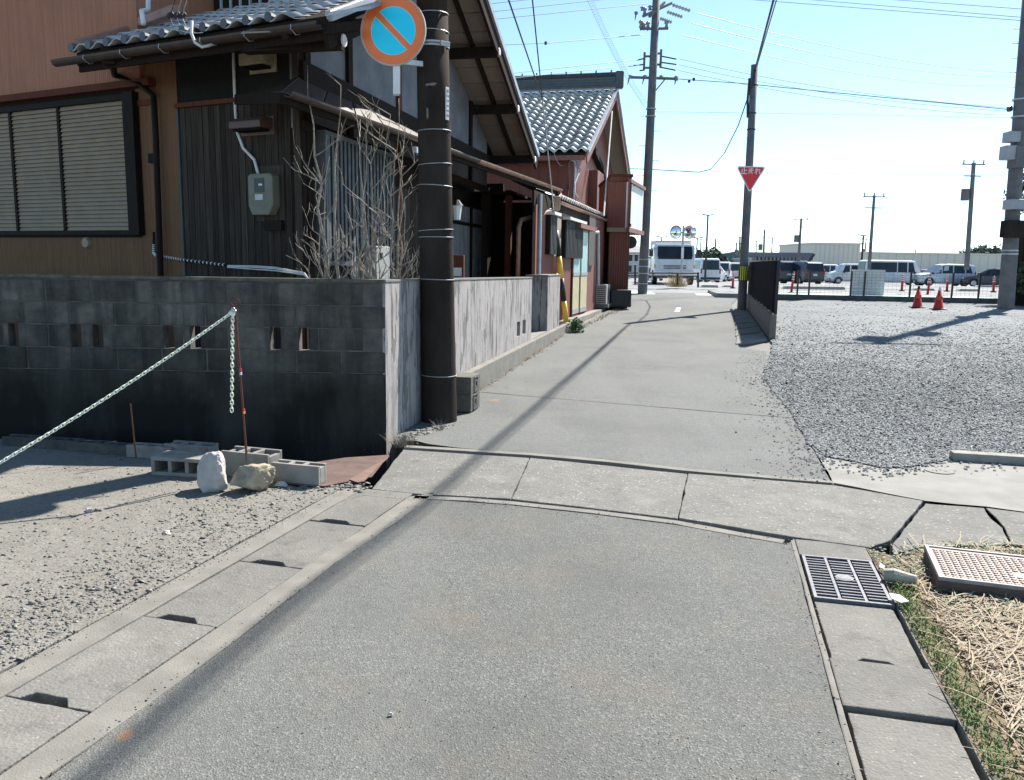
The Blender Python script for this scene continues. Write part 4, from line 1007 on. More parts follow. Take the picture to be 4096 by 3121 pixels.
# ridge
mb=MB(); 
rb=Rr+Vector((0,0,.02))
for k in range(4):
    wd=.34-.05*k; mb=MB(); mb.bar(rb+Vector((0,0,.07+.1*k))-lu*.05,rb+Vector((0,0,.07+.1*k))+lu*LN,wd,.085); mb.build('ridge_course',TILEB,h2)
mb=MB(); mb.tube([rb+Vector((0,0,.5))-lu*.12,rb+Vector((0,0,.5))+lu*LN],.09,8); mb.build('ridge_cap',TILEB,h2)
mb=MB(); mb.box(rb+Vector((0,0,.3))-lu*.1,(.3,.3,.6)); mb.build('ridge_end_tile',TILEB,h2,bevel=.05)
for k in range(14):
    p=rb+Vector((0,0,.58))+lu*(k*.55+.2); mb=MB(); mb.bar(p,p+Vector((0,0,.08)),.05,.05); mb.build('ridge_peg',TILEB,h2)
# barge boards + soffit of the gable overhang
for (p,q,nm) in ((Q,Rr,0),(Rr,Q3,1)):
    mb=MB(); mb.bar(p+Vector((0,0,-.17)),q+Vector((0,0,-.17)),.05,.30); mb.build('bargeboard',REDP,h2)
    dn=Vector((0,0,-.115)); mb=MB(); slab4(mb,p+dn,q+dn,q+dn+lu*.95,p+dn+lu*.95,.02); mb.build('soffit',WOODS,h2,fix=True)
    mb=MB(); mb.bar(p-lu*.04+Vector((0,0,.03)),q-lu*.04+Vector((0,0,.03)),.08,.1); mb.build('verge_tile',TILE,h2)
mb=MB(); mb.bar(Q+Vector((0,0,-.14))+lu*.05,Q+Vector((0,0,-.14))+lu*LN,.05,.14); mb.build('eave_fascia',REDP,h2)
# upper wall planes
U2=Plane(Vector(Q.xy)+Vector(lu.xy)*.62+Vector(g2.xy)*.45,g2.xy)
if U2.n.x<0: U2.n=-U2.n
F2=Plane(U2.p,(-lu).xy)
if F2.n.y>0: F2.n=-F2.n
Lg=2*HW-.9
mb=MB(); mb.prism([U2.pt(0,2.6),U2.pt(Lg,2.6),U2.pt(Lg,Z2-.05),U2.pt(Lg/2,7.6),U2.pt(0,Z2-.05)],(-U2.n.x*.15,-U2.n.y*.15,0)); mb.build('gable_wall',RED,h2,fix=True)
mb=MB(); mb.pbox(F2,-7,-.0,2.4,Z2-.1,-.15,0); mb.build('front_wall',RED,h2)
s=-6.9
while s<-.1: mb=MB(); mb.pbox(F2,s,s+.29,2.6,Z2-.15,0,.012); mb.build('wall_panel',RED,h2); s+=.3
for k in range(2):
    a=F2.hit(1229+k*8,400)[0]; mb=MB(); mb.pbox(F2,a-.05,a+.06,2.8,Z2-.2,.012,.05); mb.build('wall_strip',REDP,h2)
mb=MB(); pp=[F2.pt(*F2.hit(vx,vy),.12) for vx,vy in ((1216,341),(1232,343),(1240,352),(1241,370),(1237,440))]; mb.tube(pp,.03,7); mb.build('conduit',WPLAS,h2,smooth=True)
# upper window with balcony, street side
a0,a1,b0,b1=U2.rect(1285,350,1310,420)
a0=U2.hit(1283,400)[0]; a1=U2.hit(1312,400)[0]; 
mb=MB(); mb.pbox(U2,a0,a1,3.1,4.75,.0,.05); wf2=mb.build('window_frame',BRNZ,h2)
for k in range(3):
    x0=a0+(a1-a0)*(k/3)+.06; x1=a0+(a1-a0)*((k+1)/3)-.04; mb=MB(); mb.pbox(U2,x0,x1,3.4,4.65,.05,.056); mb.build('pane',GLASSP if k<2 else GLASS,wf2)
mb=MB(); mb.pbox(U2,U2.hit(1270,400)[0]-.2,a0-.02,3.0,4.85,.0,.30); mb.build('shutter_case',REDP,h2,bevel=.01)
a0b=a0-.1; a1b=a1+.5
rail=MB()
for z in (3.0,3.25,3.62): rail.pbox(U2,a0b,a1b,z,z+.07,.32,.38)
ro=rail.build('balcony_rail',REDP,h2)
n=14
for k in range(n):
    x=a0b+(a1b-a0b)*k/(n-1); mb=MB(); mb.pbox(U2,x-.02,x+.02,3.07,3.62,.33,.37); mb.build('baluster',REDP,ro)
mb=MB(); mb.pbox(U2,a0b,a1b,2.93,3.0,.0,.40); mb.build('balcony_floor',WOODD,h2)
mb=MB(); mb.bar(U2.pt(a1,3.9,.0),U2.pt(a1,3.9,.75),.16,.16); mb.build('gable_beam',WOODD,h2)
mb=MB(); mb.bar(U2.pt(Lg*.35,Z2+.7,.05),U2.pt(a1+.6,Z2-.45,.05),.3,.2); mb.build('window_hood',WOODD,h2)
# ground floor
S2=Plane((.93,18.1),(.25,1))
se=S2.hit(1306,600)[0]
gf=MB(); gf.pbox(S2,-.1,se,.2,2.9,-.3,-.01); gf.build('ground_floor_wall',RED,h2)
ew=Plane(S2.p,(-S2.n.x,-S2.n.y)); mb=MB(); mb.pbox(ew,.02,5,.2,2.9,-.06,.06); mb.build('end_wall',WOODD,h2)
def seg(x0,x1,y0,y1,name,m,o0,o1,parent=h2,bev=0):
    a0=S2.hit(x0,(y0+y1)/2)[0]; a1=S2.hit(x1,(y0+y1)/2)[0]; z1=S2.hit((x0+x1)/2,y0)[1]; z0=S2.hit((x0+x1)/2,y1)[1]
    mb=MB(); mb.pbox(S2,a0,a1,z0,z1,o0,o1); return mb.build(name,m,parent,bevel=bev),(a0,a1,z0,z1)
corrug(S2,S2.hit(1146,600)[0],S2.hit(1212,600)[0],.2,2.9,.0,'corrugated_sheet',REDP,h2,.05,.012)
x=S2.hit(1262,600)[0]
while x<se-.02:
    mb=MB(); mb.pbox(S2,x,min(x+.30,se)-.012,.25,2.9,-.01,.015); mb.build('wall_panel',REDP if x<S2.hit(1296,600)[0] else RED,h2); x+=.30
mb=MB(); mb.pbox(S2,S2.hit(1146,480)[0],S2.hit(1262,480)[0],2.55,2.95,-.01,.03); mb.build('lintel_wall',WOODD,h2)
# lattice screens
for (x0,x1,y0,y1,m,nb__) in ((1173,1188,464,548,LATT,5),(1208,1246,478,556,LATT,13)):
    o,(a0,a1,z0,z1)=seg(x0,x1,y0,y1,'window_screen',BRNZ,.02,.10)
    mb=MB(); mb.pbox(S2,a0,a1,z1,z1+.06,.02,.2); mb.build('screen_head',WPLAS,o)
    for k in range(nb__):
        xx=a0+(k+.5)*(a1-a0)/nb__; mb=MB(); mb.pbox(S2,xx-.02,xx+.02,z0,z1,.11,.125); mb.build('screen_bar',m,o)
seg(1190,1204,470,552,'wall_board',mat('beige_board',(.32,.27,.21),(.26,.22,.17),4,.8),.01,.04)
# door pair
o,(d0,d1,dz0_,dz1_)=seg(1231,1260,476,680,'door_frame',WOODR,.0,.03)
dm_=(d0+d1)/2; zb2=max(.4,dz0_); ztop=min(dz1_,2.45)
for (x0,x1,of) in ((d0+.04,dm_+.02,.035),(dm_-.02,d1-.06,.065)):
    mb=MB(); mb.pbox(S2,x0,x1,zb2,ztop,of-.02,of); dd=mb.build('door',mat('cream_door',(.52,.47,.30),(.46,.41,.26),4,.6),h2)
    mb=MB(); mb.pbox(S2,x0+.05,x1-.05,zb2+1.0,ztop-.06,of,of+.006); mb.build('door_glass',mat('aqua_frosted_glass',(.42,.62,.62),(.35,.55,.56),2,.3),dd)
    mb=MB(); mb.pbox(S2,x0,x1,zb2,zb2+.12,of,of+.006); mb.pbox(S2,x0,x1,zb2+.92,zb2+1.0,of,of+.012); mb.build('door_rail',STEEL,dd)
mb=MB(); mb.pbox(S2,d0-.1,d1+.1,ztop,ztop+.10,.0,.22); mb.build('door_hood',REDP,h2)
seg(1262,1275,463,572,'window_shutter',mat('dark_panel',(.10,.075,.065),(.07,.055,.05),4,.6),.02,.08)
mb=MB(); pp=[S2.pt(*S2.hit(1284,y),.06) for y in (500,505,600,650)]; mb.tube([S2.pt(*S2.hit(1279,502),.02)]+pp,.04,8); mb.build('white_duct',WPLAS,h2,smooth=True)
seg(1146,1149,440,640,'drain_pipe',REDP,.0,.06); 
s_,z_=S2.hit(1153,500); mb=MB(); mb.tube([S2.pt(s_,.3,.08),S2.pt(s_,2.9,.08)],.04,8); mb.build('downpipe',STEEL,h2)
# pent roof with dark tiles
P1=hz(1196,425,3.0); P2=hz(1306,470,3.0); pdir=(P2-P1).normalized(); pn=Vector((-pdir.y,pdir.x,0)); 
if pn.x>0: pn=-pn
mb=MB(); slab4(mb,P1,P2,P2+pn*.95+Vector((0,0,.42)),P1+pn*.95+Vector((0,0,.42)),.08); mb.build('pent_roof',WOODD,h2,fix=True)
me=tilemesh(.27,.34,'roof_tile',TILEB,.04)
me2=tilemesh(.27,.34,'roof_tile',TILE2,.04)
upp=(pn*.95+Vector((0,0,.42))).normalized(); nn_=int((P2-P1).length/.27)
for c in range(nn_):
    for r in range(3):
        ux=pdir; uy=upp; uz=ux.cross(uy); 
        if uz.z<0: uz=-uz
        inst(me2,'roof_tile',h2,frame(P1+ux*((c+.5)*.27)+uy*(r*.3-.04),ux,uy,uz))
    p=P1+pdir*((c+.1)*.27)-pn*.04+Vector((0,0,.03)); mb=MB(); mb.tube([p,p+pn*.05],.05,8); mb.build('eave_tile_cap',TILEB,h2)
gutter(P1-pn*.08+Vector((0,0,-.08)),P2-pn*.08+Vector((0,0,-.08)),.06,GUTC,h2)
mb=MB(); mb.bar(P1+pn*.1+Vector((0,0,-.14)),P2+pn*.1+Vector((0,0,-.14)),.06,.12); mb.build('pent_beam',WOODD,h2)
# tower annex
T0=hd(1307,655,24.9); T1=hd(1351,655,24.9)
tw_=Plane(T0.xy,(T1-T0).xy)
if tw_.n.y>0: tw_.n=-tw_.n
TWd=(T1-T0).length; TZ=tw_.hit(1330,381)[1]
t2=thing('red_annex','tall red corrugated annex with a blank white signboard on its lane side','building',(T0.x,T0.y,zt(25)))
mb=MB(); mb.pbox(tw_,0,TWd,.2,TZ,-3.4,0); mb.build('walls',RED,t2)
corrug(tw_,0,TWd,.3,TZ,.004,'corrugated_sheet',RED,t2,.07,.012)
zb3=tw_.hit(1330,486)[1]
mb=MB(); mb.pbox(tw_,-.02,TWd+.02,zb3-.03,zb3+.06,.0,.05); mb.build('belt_trim',WOODR,t2)
mb=MB(); mb.pbox(tw_,-.03,TWd+.03,TZ,TZ+.08,-3.45,.05); mb.build('roof_edge',WOODR,t2)
SP=[hd(1354,392,24.7),hd(1386,411,27.4),hd(1381,503,27.4),hd(1354,486,24.7)]
sbp=MB(); sbd=(SP[1]-SP[0]).xy.normalized(); sbn=Vector((-sbd.y,sbd.x,0))
zz1=(SP[0].z+SP[1].z)/2; zz0=(SP[2].z+SP[3].z)/2
for p in SP[:2]: p.z=zz1
SP[2]=Vector((SP[1].x,SP[1].y,zz0)); SP[3]=Vector((SP[0].x,SP[0].y,zz0))
sb=thing('signboard','blank white signboard projecting over the lane from the red annex','signboard',SP[3])
wdv=sbn*.6
mb=MB(); mb.prism([SP[3]+sbn*.061,SP[2]+sbn*.061,SP[2]+wdv,SP[3]+wdv],(0,0,zz1-zz0)); mb.build('backing_box',RED,sb,fix=True)
mb=MB(); mb.prism([SP[3],SP[2],SP[2]+sbn*.06,SP[3]+sbn*.06],(0,0,zz1-zz0)); mb.build('board',mat('white_board',(.74,.74,.73),(.62,.62,.62),3,.5,stretch=(1,1,.1)),sb,fix=True)
mb=MB(); mb.prism([SP[3]-sbn*.03+Vector((0,0,-.12)),SP[2]-sbn*.03+Vector((0,0,-.12)),SP[2]+wdv+Vector((0,0,-.12)),SP[3]+wdv+Vector((0,0,-.12))],(0,0,.118)); mb.build('soffit',CREAM,sb,fix=True)
mb=MB(); mb.bar(SP[0]-sbn*.02+Vector((0,0,.05)),SP[1]-sbn*.02+Vector((0,0,.05)),.1,.1); mb.bar(SP[3]-sbn*.02+Vector((0,0,-.06)),SP[2]-sbn*.02+Vector((0,0,-.06)),.1,.13); mb.build('trim',REDP,sb)
for p in (SP[0],): mb=MB(); mb.bar(SP[3]-sbn*.01,SP[0]-sbn*.01,.05,.05,up=Vector((0,1,0))); mb.build('edge_trim',REDP,sb)
mb=MB(); mb.tube([hd(1357,520,27)+Vector((-.3,0,0)),hd(1357,520,27)],.02,6); c=hd(1358,522,27); mb.tube([c+Vector((0,-.05,0)),c+Vector((0,.02,0))],.2,16); mb.solo('side_mirror_disc',BLKM,'small dark round mirror back under the blank signboard','mirror')
# AC unit
c=hg(1298,663); c=hd(1298,660,24.2); c.z=zt(24.2)+.14
ac=thing('ac_unit','cream outdoor air conditioner on feet against the red wall','air conditioner',c)
d3=Vector((S2.u.x,S2.u.y,0)); n3=Vector((S2.n.x,S2.n.y,0)); MX=Matrix((n3,d3,Vector((0,0,1)))).transposed()
mb=MB(); mb.box(c+Vector((0,0,.33)),(.30,.80,.56),MX); mb.build('casing',mat('cream_casing',(.55,.53,.47),(.48,.46,.41),5,.5),ac,bevel=.015)
for k in range(9):
    mb=MB(); mb.box(c+n3*0+Vector((0,0,.10+k*.055))-d3*.405,(.24,.01,.02),MX); mb.build('fin',DARK,ac)
mb=MB(); mb.tube([c+n3*.152+Vector((0,0,.33)),c+n3*.157+Vector((0,0,.33))],.2,20); mb.build('fan_grille',mat('grey_grille',(.2,.2,.19),None,4,.6),ac)
for s_ in (-.28,.28):
    mb=MB(); mb.box(c+d3*s_+Vector((0,0,.0)),(.42,.10,.1),MX); mb.build('foot',CMU,ac)
# dark box and standpipe
c=hd(1335,655,24.6); c.z=zt(24.6)+.05
mb=MB(); mb.box(c+Vector((0,0,.28)),(.60,.45,.5)); mb.solo('storage_box',BLKM,'dark lidded box standing at the foot of the red annex','box',bevel=.02)
c=hd(1347,640,26); sp_=thing('standpipe','thin white water standpipe with tap beside the red annex','standpipe',(c.x,c.y,zt(26)))
mb=MB(); mb.tube([(c.x,c.y,zt(26)),(c.x,c.y,zt(26)+.95)],.03,8); mb.build('pipe',WPLAS,sp_); mb=MB(); mb.bar((c.x-.02,c.y,zt(26)+.9),(c.x+.1,c.y-.1,zt(26)+.86),.03,.03); mb.build('tap',STEEL,sp_)
# rail behind gate
mb=MB(); a=hd(1146,596,17.5); b=hd(1209,594,18.2); mb.tube([a,b],.05,8); mb.solo('white_rail',WPLAS,'short horizontal white pipe behind the gate pillar','pipe')
# ================================================================ NEAR POLE + NO PARKING SIGN
PB=Vector((-.735,8.28,0)); lean=Vector((-.012,0,1))
pole=thing('utility_pole','dark thick concrete pole with wire bands and a round sign at the wall corner','utility pole',PB)
def pp(z): return PB+Vector((-.020*z,0,z))
rr=lambda z:.178-.0042*z*1.6
mb=MB(); mb.tube([pp(z) for z in (-.3,0,1,2,3,3.9)],[rr(0)]+[rr(z) for z in (0,1,2,3,3.9)],36); mb.build('lower_shaft',POLEC,pole,smooth=True)
mb=MB(); mb.tube([pp(z) for z in (3.9,5,7,11)],[rr(z)-.006 for z in (3.9,5,7,11)],36); mb.build('upper_shaft',POLEC,pole,smooth=True)
for vy in (815,605,515,500,407,363,294,95,60):
    z=1.6+(568-vy)*1.8576*8.1/3300; 
    mb=MB(); R_=rr(z)+.003; ring=[]; tl=random.uniform(-.012,.012); 
    for k in range(33): a=2*math.pi*k/32; q=pp(z); ring.append(Vector((q.x+R_*math.cos(a),q.y+R_*math.sin(a),z+tl*math.cos(a))))
    mb.tube(ring,.0045,6,cap=False); mb.build('wire_band',STEEL,pole)
for vy in (127,):
    z=1.6+(568-vy)*1.8576*8.1/3300
    for dz in (0,.028):
        mb=MB(); q=pp(z+dz); mb.tube([q,q+Vector((0,0,.018))],rr(z)+.006,32); mb.build('clamp_band',STEEL,pole)
    mb=MB(); q=pp(z)+Vector((.13,-.15,.012)); mb.box(q,(.10,.02,.045),Matrix.Rotation(rad(35),3,'Z')); mb.build('clamp_buckle',STEEL,pole,bevel=.004)
# number plate strip
zc_=1.6+(568-240)*1.8576*8.1/3300; q=pp(zc_)
np_=MB(); a=rad(-32); R_=rr(zc_)+.004
c=Vector((q.x+R_*math.cos(a),q.y+R_*math.sin(a),zc_)); MZ=Matrix.Rotation(a+rad(90),3,'Z')
np_.box(c,(.05,.008,.30),MZ); npl=np_.build('number_strip',WHITE,pole,bevel=.003)
for k,(w_,h_) in enumerate(((.02,.03),(.026,.022),(.024,.024),(.02,.022),(.026,.024),(.022,.03))):
    mb=MB(); cc_=c+MZ@Vector((0,-.0052,.115-.045*k)); 
    for dx in (-w_/2,w_/2): mb.box(cc_+MZ@Vector((dx,0,0)),(.005,.002,h_),MZ)
    mb.box(cc_,(w_,.002,.005),MZ); mb.build('plate_mark',BLKM,npl)
# paint smears
for (vx,vy,w_,h_) in ((925,205,.09,.02),(912,262,.02,.09),(938,203,.05,.012)):
    z=1.6+(568-vy)*1.8576*8.1/3300; q=pp(z); ax=(vx-930)/60; a=-math.pi/2+ax
    P_=[]; R_=rr(z)+.002
    mb=MB(); n=6
    for i in range(n):
        aa=a+(i/(n-1)-.5)*w_/R_; jit=random.uniform(-.3,.3)*h_
        mb.v.append(Vector((q.x+R_*math.cos(aa),q.y+R_*math.sin(aa),z-h_/2+jit))); mb.v.append(Vector((q.x+R_*math.cos(aa),q.y+R_*math.sin(aa),z+h_/2+jit*.5)))
    for i in range(n-1): mb.f.append((2*i,2*i+2,2*i+3,2*i+1))
    mb.build('paint_smear',CONCR,pole)
# sign
sc=hd(847,67,7.78); sn=thing('no_parking_sign','round blue and red no parking sign on the dark pole','sign',sc)
ang=rad(-9); SM=Matrix.Rotation(ang,3,'Z'); sx_=SM@Vector((1,0,0)); sy_=SM@Vector((0,-1,0)); sz_=Vector((0,0,1))
def disc(name,m,r0,r1,o,th,n=64):
    mb=MB()
    for rr_ in (r0,r1):
        for oo in (o,o+th):
            for k in range(n): a=2*math.pi*k/n; mb.v.append(sc+sx_*math.cos(a)*rr_+sz_*math.sin(a)*rr_+sy_*oo)
    for k in range(n):
        j=(k+1)%n
        mb.f+=[(n+k,n+j,3*n+j,3*n+k),(2*n+k,2*n+j,3*n+j,3*n+k),(k,j,2*n+j,2*n+k),(k,j,n+j,n+k)]
    return mb.build(name,m,sn,fix=True)
mb=MB(); mb.tube([sc-sy_*.004,sc+sy_*.0],.298,64); mb.build('back_plate',STEEL,sn)
disc('rim',SRIM,.293,.302,-.006,.02)
mb=MB(); mb.tube([sc+sy_*.0005,sc+sy_*.004],.292,64); mb.build('white_border',WHITE,sn)
disc('red_ring',SREDM,.208,.288,.0045,.002)
def half(side):
    pts=[]; g_=.030; d1=Vector((1,-1)).normalized(); nrm=Vector((1,1)).normalized()*side
    for k in range(65):
        a=2*math.pi*k/64; p=Vector((math.cos(a),math.sin(a)))*.203
        if p.dot(nrm)>=g_+.0: pts.append((p.dot(d1*side*1.0),p))
    pts.sort(key=lambda t:t[0]); P=[t[1] for t in pts]
    ln=math.sqrt(.203**2-g_**2); P=[-d1*side*ln+nrm*g_]+P+[d1*side*ln+nrm*g_]
    mb=MB(); mb.prism([sc+sx_*p.x+sz_*p.y+sy_*.0045 for p in P],sy_*.0016); return mb.build('blue_field',SBLUE,sn,fix=True)
half(1); half(-1)
d1=Vector((1,-1)).normalized(); nr=Vector((1,1)).normalized()
mb=MB(); P=[d1*-.212+nr*-.024,d1*.212+nr*-.024,d1*.212+nr*.024,d1*-.212+nr*.024]; mb.prism([sc+sx_*p.x+sz_*p.y+sy_*.0046 for p in P],sy_*.0017); mb.build('slash',SREDM,sn,fix=True)
mb=MB(); mb.bar(sc+Vector((.02,.03,-.25)),sc+Vector((.24,.17,-.24)),.03,.045); mb.build('bracket',STEEL,sn)
mb=MB(); mb.bar(sc+Vector((.02,.03,-.55)),sc+Vector((.02,.03,.2)),.055,.025,up=Vector((0,1,0))); mb.build('back_channel',STEEL,sn)
mb=MB(); c=sc+Vector((.025,.012,-.41)); mb.box(c,(.062,.03,.26)); mb.build('pale_sleeve',WHITE,sn,bevel=.003)
# ---- ornamental block stack by the pole
ob=[]
c0=hg(1003,870); 
OBM=mat('shaded_openwork_block',(.13,.125,.11),(.085,.082,.072),9,.92,bump=.5,bscale=90)  # darker block tone, the shade on this side put into the colour
bxm=Matrix.Rotation(-math.atan(W2S),3,'Z')
for k in range(2):
    c=Vector((-.545,8.92,.01+.19*k+.0975)) ; t=thing('ornamental_block',['lower patterned openwork block beside the dark pole','upper patterned openwork block beside the dark pole'][k],'block',(c.x,c.y,c.z-.0975),group='openwork blocks by the pole')
    mb=MB(); mb.box(c,(.30,.38,.188),bxm); mb.build('body',OBM,t,bevel=.006)
    fx=c+bxm@Vector((.1505,-.02+.03*k,0))
    for q,(w_,h_) in enumerate(((.15,.15),(.115,.115),(.07,.07))):
        mb=MB()
        for (dy,dz,a_,b_) in ((0,h_/2,w_,.014),(0,-h_/2,w_,.014),(w_/2,0,.014,h_),(-w_/2,0,.014,h_)):
            if q==1 and dz>0: continue
            mb.box(fx+bxm@Vector((.004,dy,dz)),(.010,a_,b_),bxm)
        mb.build('scroll_relief',OBM,t)
    mb=MB(); mb.box(fx+bxm@Vector((.0005,0,0)),(.001,.14,.14),bxm); mb.build('recess_shade',BLOCK,t)  # flat dark panel standing in for the shade inside a recess
# ================================================================ OTHER POLES
def linepole(name,label,base,top_v,d,r0,r1,m=POLEL,cat='utility pole',group=None):
    top=hd(top_v[0],top_v[1],d); b=Vector(base); t=thing(name,label,cat,b,group=group)
    L=top-b; mb=MB(); mb.tube([b-Vector((0,0,.2)),b,b+L*.5,top],[r0,r0,(r0+r1)/2,r1],16); mb.build('shaft',m,t,smooth=True); return t,b,top
# pole with the stop sign
b3=hd(1597,665,25); b3.z=zt(25)
p3,b3,t3=linepole('utility_pole','slim grey pole with a red stop sign and yellow striped band',b3,(1625,140),25,.135,.10)
def onp(b,t,vy,d): # point on pole axis at image height
    z=hd(1600,vy,d).z; k=(z-b.z)/(t.z-b.z); return b.lerp(t,k)
lo,hi=onp(b3,t3,605,25),onp(b3,t3,572,25)
mb=MB(); mb.tube([lo,hi],.150,20); wr=mb.build('warning_sheet',BLKP,p3)
for k in range(5):
    a=-math.pi/2-.85+k*.42; mb=MB(); w_=.09
    pts=[]
    for i in range(4):
        aa=a+(i/3-.5)*.26
        pts.append((math.cos(aa)*.153,math.sin(aa)*.153))
    L_=hi-lo
    for x,y in pts: mb.v.append(lo+L_*.04+Vector((x,y,0))); mb.v.append(lo+L_*.96+Vector((x,y,0)))
    for i in range(3): mb.f.append((2*i,2*i+2,2*i+3,2*i+1))
    mb.build('yellow_stripe',YEL2,wr)
for vy in (245,280,185):
    q=onp(b3,t3,vy,25); mb=MB(); mb.tube([q,q+Vector((0,0,.03))],.128,14); mb.build('band',BLKM,p3)
mb=MB(); q=onp(b3,t3,215,25); mb.tube([q+Vector((-.13,0,.6)),q+Vector((-.15,0,0)),q+Vector((-.12,0,-.5))],.035,6); mb.build('cable_bracket',BLKM,p3)
# stop sign
tri=[hd(1591,361,24.8),hd(1646,361,24.8),hd(1612,411,24.8)]
cc=(tri[0]+tri[1]+tri[2])/3; ss=thing('stop_sign','red inverted triangle stop sign with white Japanese text','sign',cc)
def rtri(size,r,o,m,name,th=.004):
    pts=[]; 
    for k,a in enumerate((150,30,-90)):
        v=Vector((math.cos(rad(a)),0,math.sin(rad(a))))*size
        for j in range(5):
            b_=rad(a+60-30*j) ; pts.append(cc+v+Vector((math.cos(b_),0,math.sin(b_)))*r+Vector((0,-o,0)))
    mb=MB(); mb.prism(pts,(0,-th,0)); return mb.build(name,m,ss,fix=True)
rtri(.40,.055,0,WHITE,'white_plate'); rtri(.375,.035,.0045,SRED2,'red_face'); 
try:
    cu=bpy.data.curves.new('t','FONT'); cu.body='止まれ'; cu.align_x='CENTER'; cu.align_y='CENTER'; cu.size=.205; cu.extrude=.0015; cu.offset=.004
    tmp=bpy.data.objects.new('t',cu); C.objects.link(tmp); bpy.context.view_layer.update()
    dg=bpy.context.evaluated_depsgraph_get(); me=bpy.data.meshes.new_from_object(tmp.evaluated_get(dg)); bpy.data.objects.remove(tmp)
    print('TEXT verts',len(me.vertices))
    me.materials.clear(); me.materials.append(WHITE); to=bpy.data.objects.new('lettering',me); C.objects.link(to); to.parent=ss; to.location=(0,-.0115,.105); to.rotation_euler=(rad(90),0,0)
except Exception as e: print('text failed',e)
mb=MB(); mb.tube([cc+Vector((.0,.06,.08)),cc+Vector((.0,.1,.08))],.16,14); mb.build('clamp',STEEL,ss)
# big pole with transformers hardware
b2=hd(1383,636,34); b2.z=zt(34)
p2,b2,t2_=linepole('utility_pole','tall grey concrete pole carrying crossarms and insulators past the signboard',b2,(1416,-60),34,.20,.14)
def P2(vx,vy,dd=0): return hd(vx,vy,34+dd)
def crossarm(a,b,r,parent,name='crossarm'):
    mb=MB(); mb.bar(a,b,r,r); return mb.build(name,POLEL,parent)
def crv(x,y): return ((2450+x/3.054)/K,(y/3.054)/K)     # crop9 -> view
H=lambda x,y,dd=0:P2(*crv(x,y),dd)
ca=crossarm(H(205,945),H(790,965),.09,p2); crossarm(H(335,355),H(680,350),.08,p2); crossarm(H(375,200,-.8),H(720,40,.8),.09,p2); crossarm(H(450,205,-.5),H(635,30,.5),.08,p2)
crossarm(H(645,965),H(525,1110),.05,p2,'brace')
for x in (393,595): crossarm(H(x,640 if x<500 else 605),H(x-10,860 if x<500 else 830),.08,p2,'bracket')
for (y,x0,x1) in ((690,395,480),(830,385,470),(655,530,600),(790,530,600)): crossarm(H(x0,y),H(x1,y),.07,p2,'bracket')
ins=[(218,915,960),(398,915,955),(597,920,955),(780,925,985),(347,245,340),(433,262,345),(660,260,340),(393,90,180),(458,65,125),(385,280,345),(365,80,130),(290,140,175)]
for (x,y0,y1) in ins:
    mb=MB(); a,b=H(x,y0),H(x,y1); mb.tube([a,a.lerp(b,.3),a.lerp(b,.5),b],[.04,.1,.05,.08],8); mb.build('insulator',mat('insulator',(.22,.22,.25),(.3,.3,.32),5,.4),p2,smooth=True)
for (x0,y0,x1,y1) in ((205,950,183,1035),(385,955,362,1035),(770,985,760,1040),(290,160,275,250),(345,320,342,375),(430,330,427,380)):
    mb=MB(); mb.tube([H(x0,y0),H(x1,y1)],[.035,.012],5); mb.build('jumper_end',BLKM,p2)
for (x0,y0,x1,y1) in ((730,60,950,135),(665,145,855,210),(580,225,725,275)):
    mb=MB(); a,b=H(x0,y0),H(x1,y1); path=[a.lerp(b,i/12) for i in range(13)]; mb.tube(path,[.03+.05*(i%2) for i in range(13)],7); mb.build('strain_insulator',mat('porcelain',(.35,.35,.4),(.5,.5,.53),5,.3),p2)
for (x0,y0,x1,y1) in ((605,690,780,725),(600,765,780,790),(595,825,770,860),(300,735,385,718),(195,810,380,790),(330,865,390,858)):
    mb=MB(); mb.tube([H(x0,y0),H(x1,y1)],.028,5); mb.build('wire_grip',BLKM,p2)
for k in range(12):
    vy=250+k*32; z=hd(1390,vy,34).z; q=b2.lerp(t2_,(z-b2.z)/(t2_.z-b2.z)); sgn=1 if k%2 else -1
    mb=MB(); mb.tube([q,q+Vector((sgn*.42,0,0))],.012,5); mb.build('step_bolt',STEEL,p2)
for vy in (252,236,560,575,590,612):
    z=hd(1390,vy,34).z; q=b2.lerp(t2_,(z-b2.z)/(t2_.z-b2.z)); mb=MB(); mb.tube([q,q+Vector((0,0,.04))],.21,14); mb.build('band',STEEL,p2)
# pole on the right edge
DR=27.5
b4=hd(2166,660,DR); b4.z=zt(DR)
p4,b4,t4=linepole('utility_pole','thick grey pole with switch boxes at the right edge of the picture',b4,(2217,-40),DR,.25,.17)
def bx4(x0,y0,x1,y1,dp,m,name,dd=-.2):
    a=hd(x0,y0,DR+dd); b=hd(x1,y1,DR+dd); mb=MB(); mb.box((a+b)/2,(abs(b.x-a.x),dp,abs(a.z-b.z))); return mb.build(name,m,p4,bevel=.02)
vX=lambda x:(3800+x*.7728)/K; vY=lambda y:(y*.7738)/K
GB=mat('grey_box',(.36,.37,.39),(.3,.31,.33),3,.5)
bx4(vX(291),vY(682),vX(345),vY(738),.4,GB,'switch_box'); bx4(vX(275),vY(755),vX(325),vY(828),.4,GB,'meter_cabinet')
bx4(vX(325),vY(760),vX(378),vY(870),.5,POLEL,'transformer'); bx4(vX(296),vY(1032),vX(400),vY(1085),.5,GB,'pale_cabinet'); bx4(vX(285),vY(1140),vX(370),vY(1230),.5,POLEC,'dark_cabinet')
bx4(vX(340),vY(640),vX(400),vY(740),.4,GB,'pale_cabinet',.2)
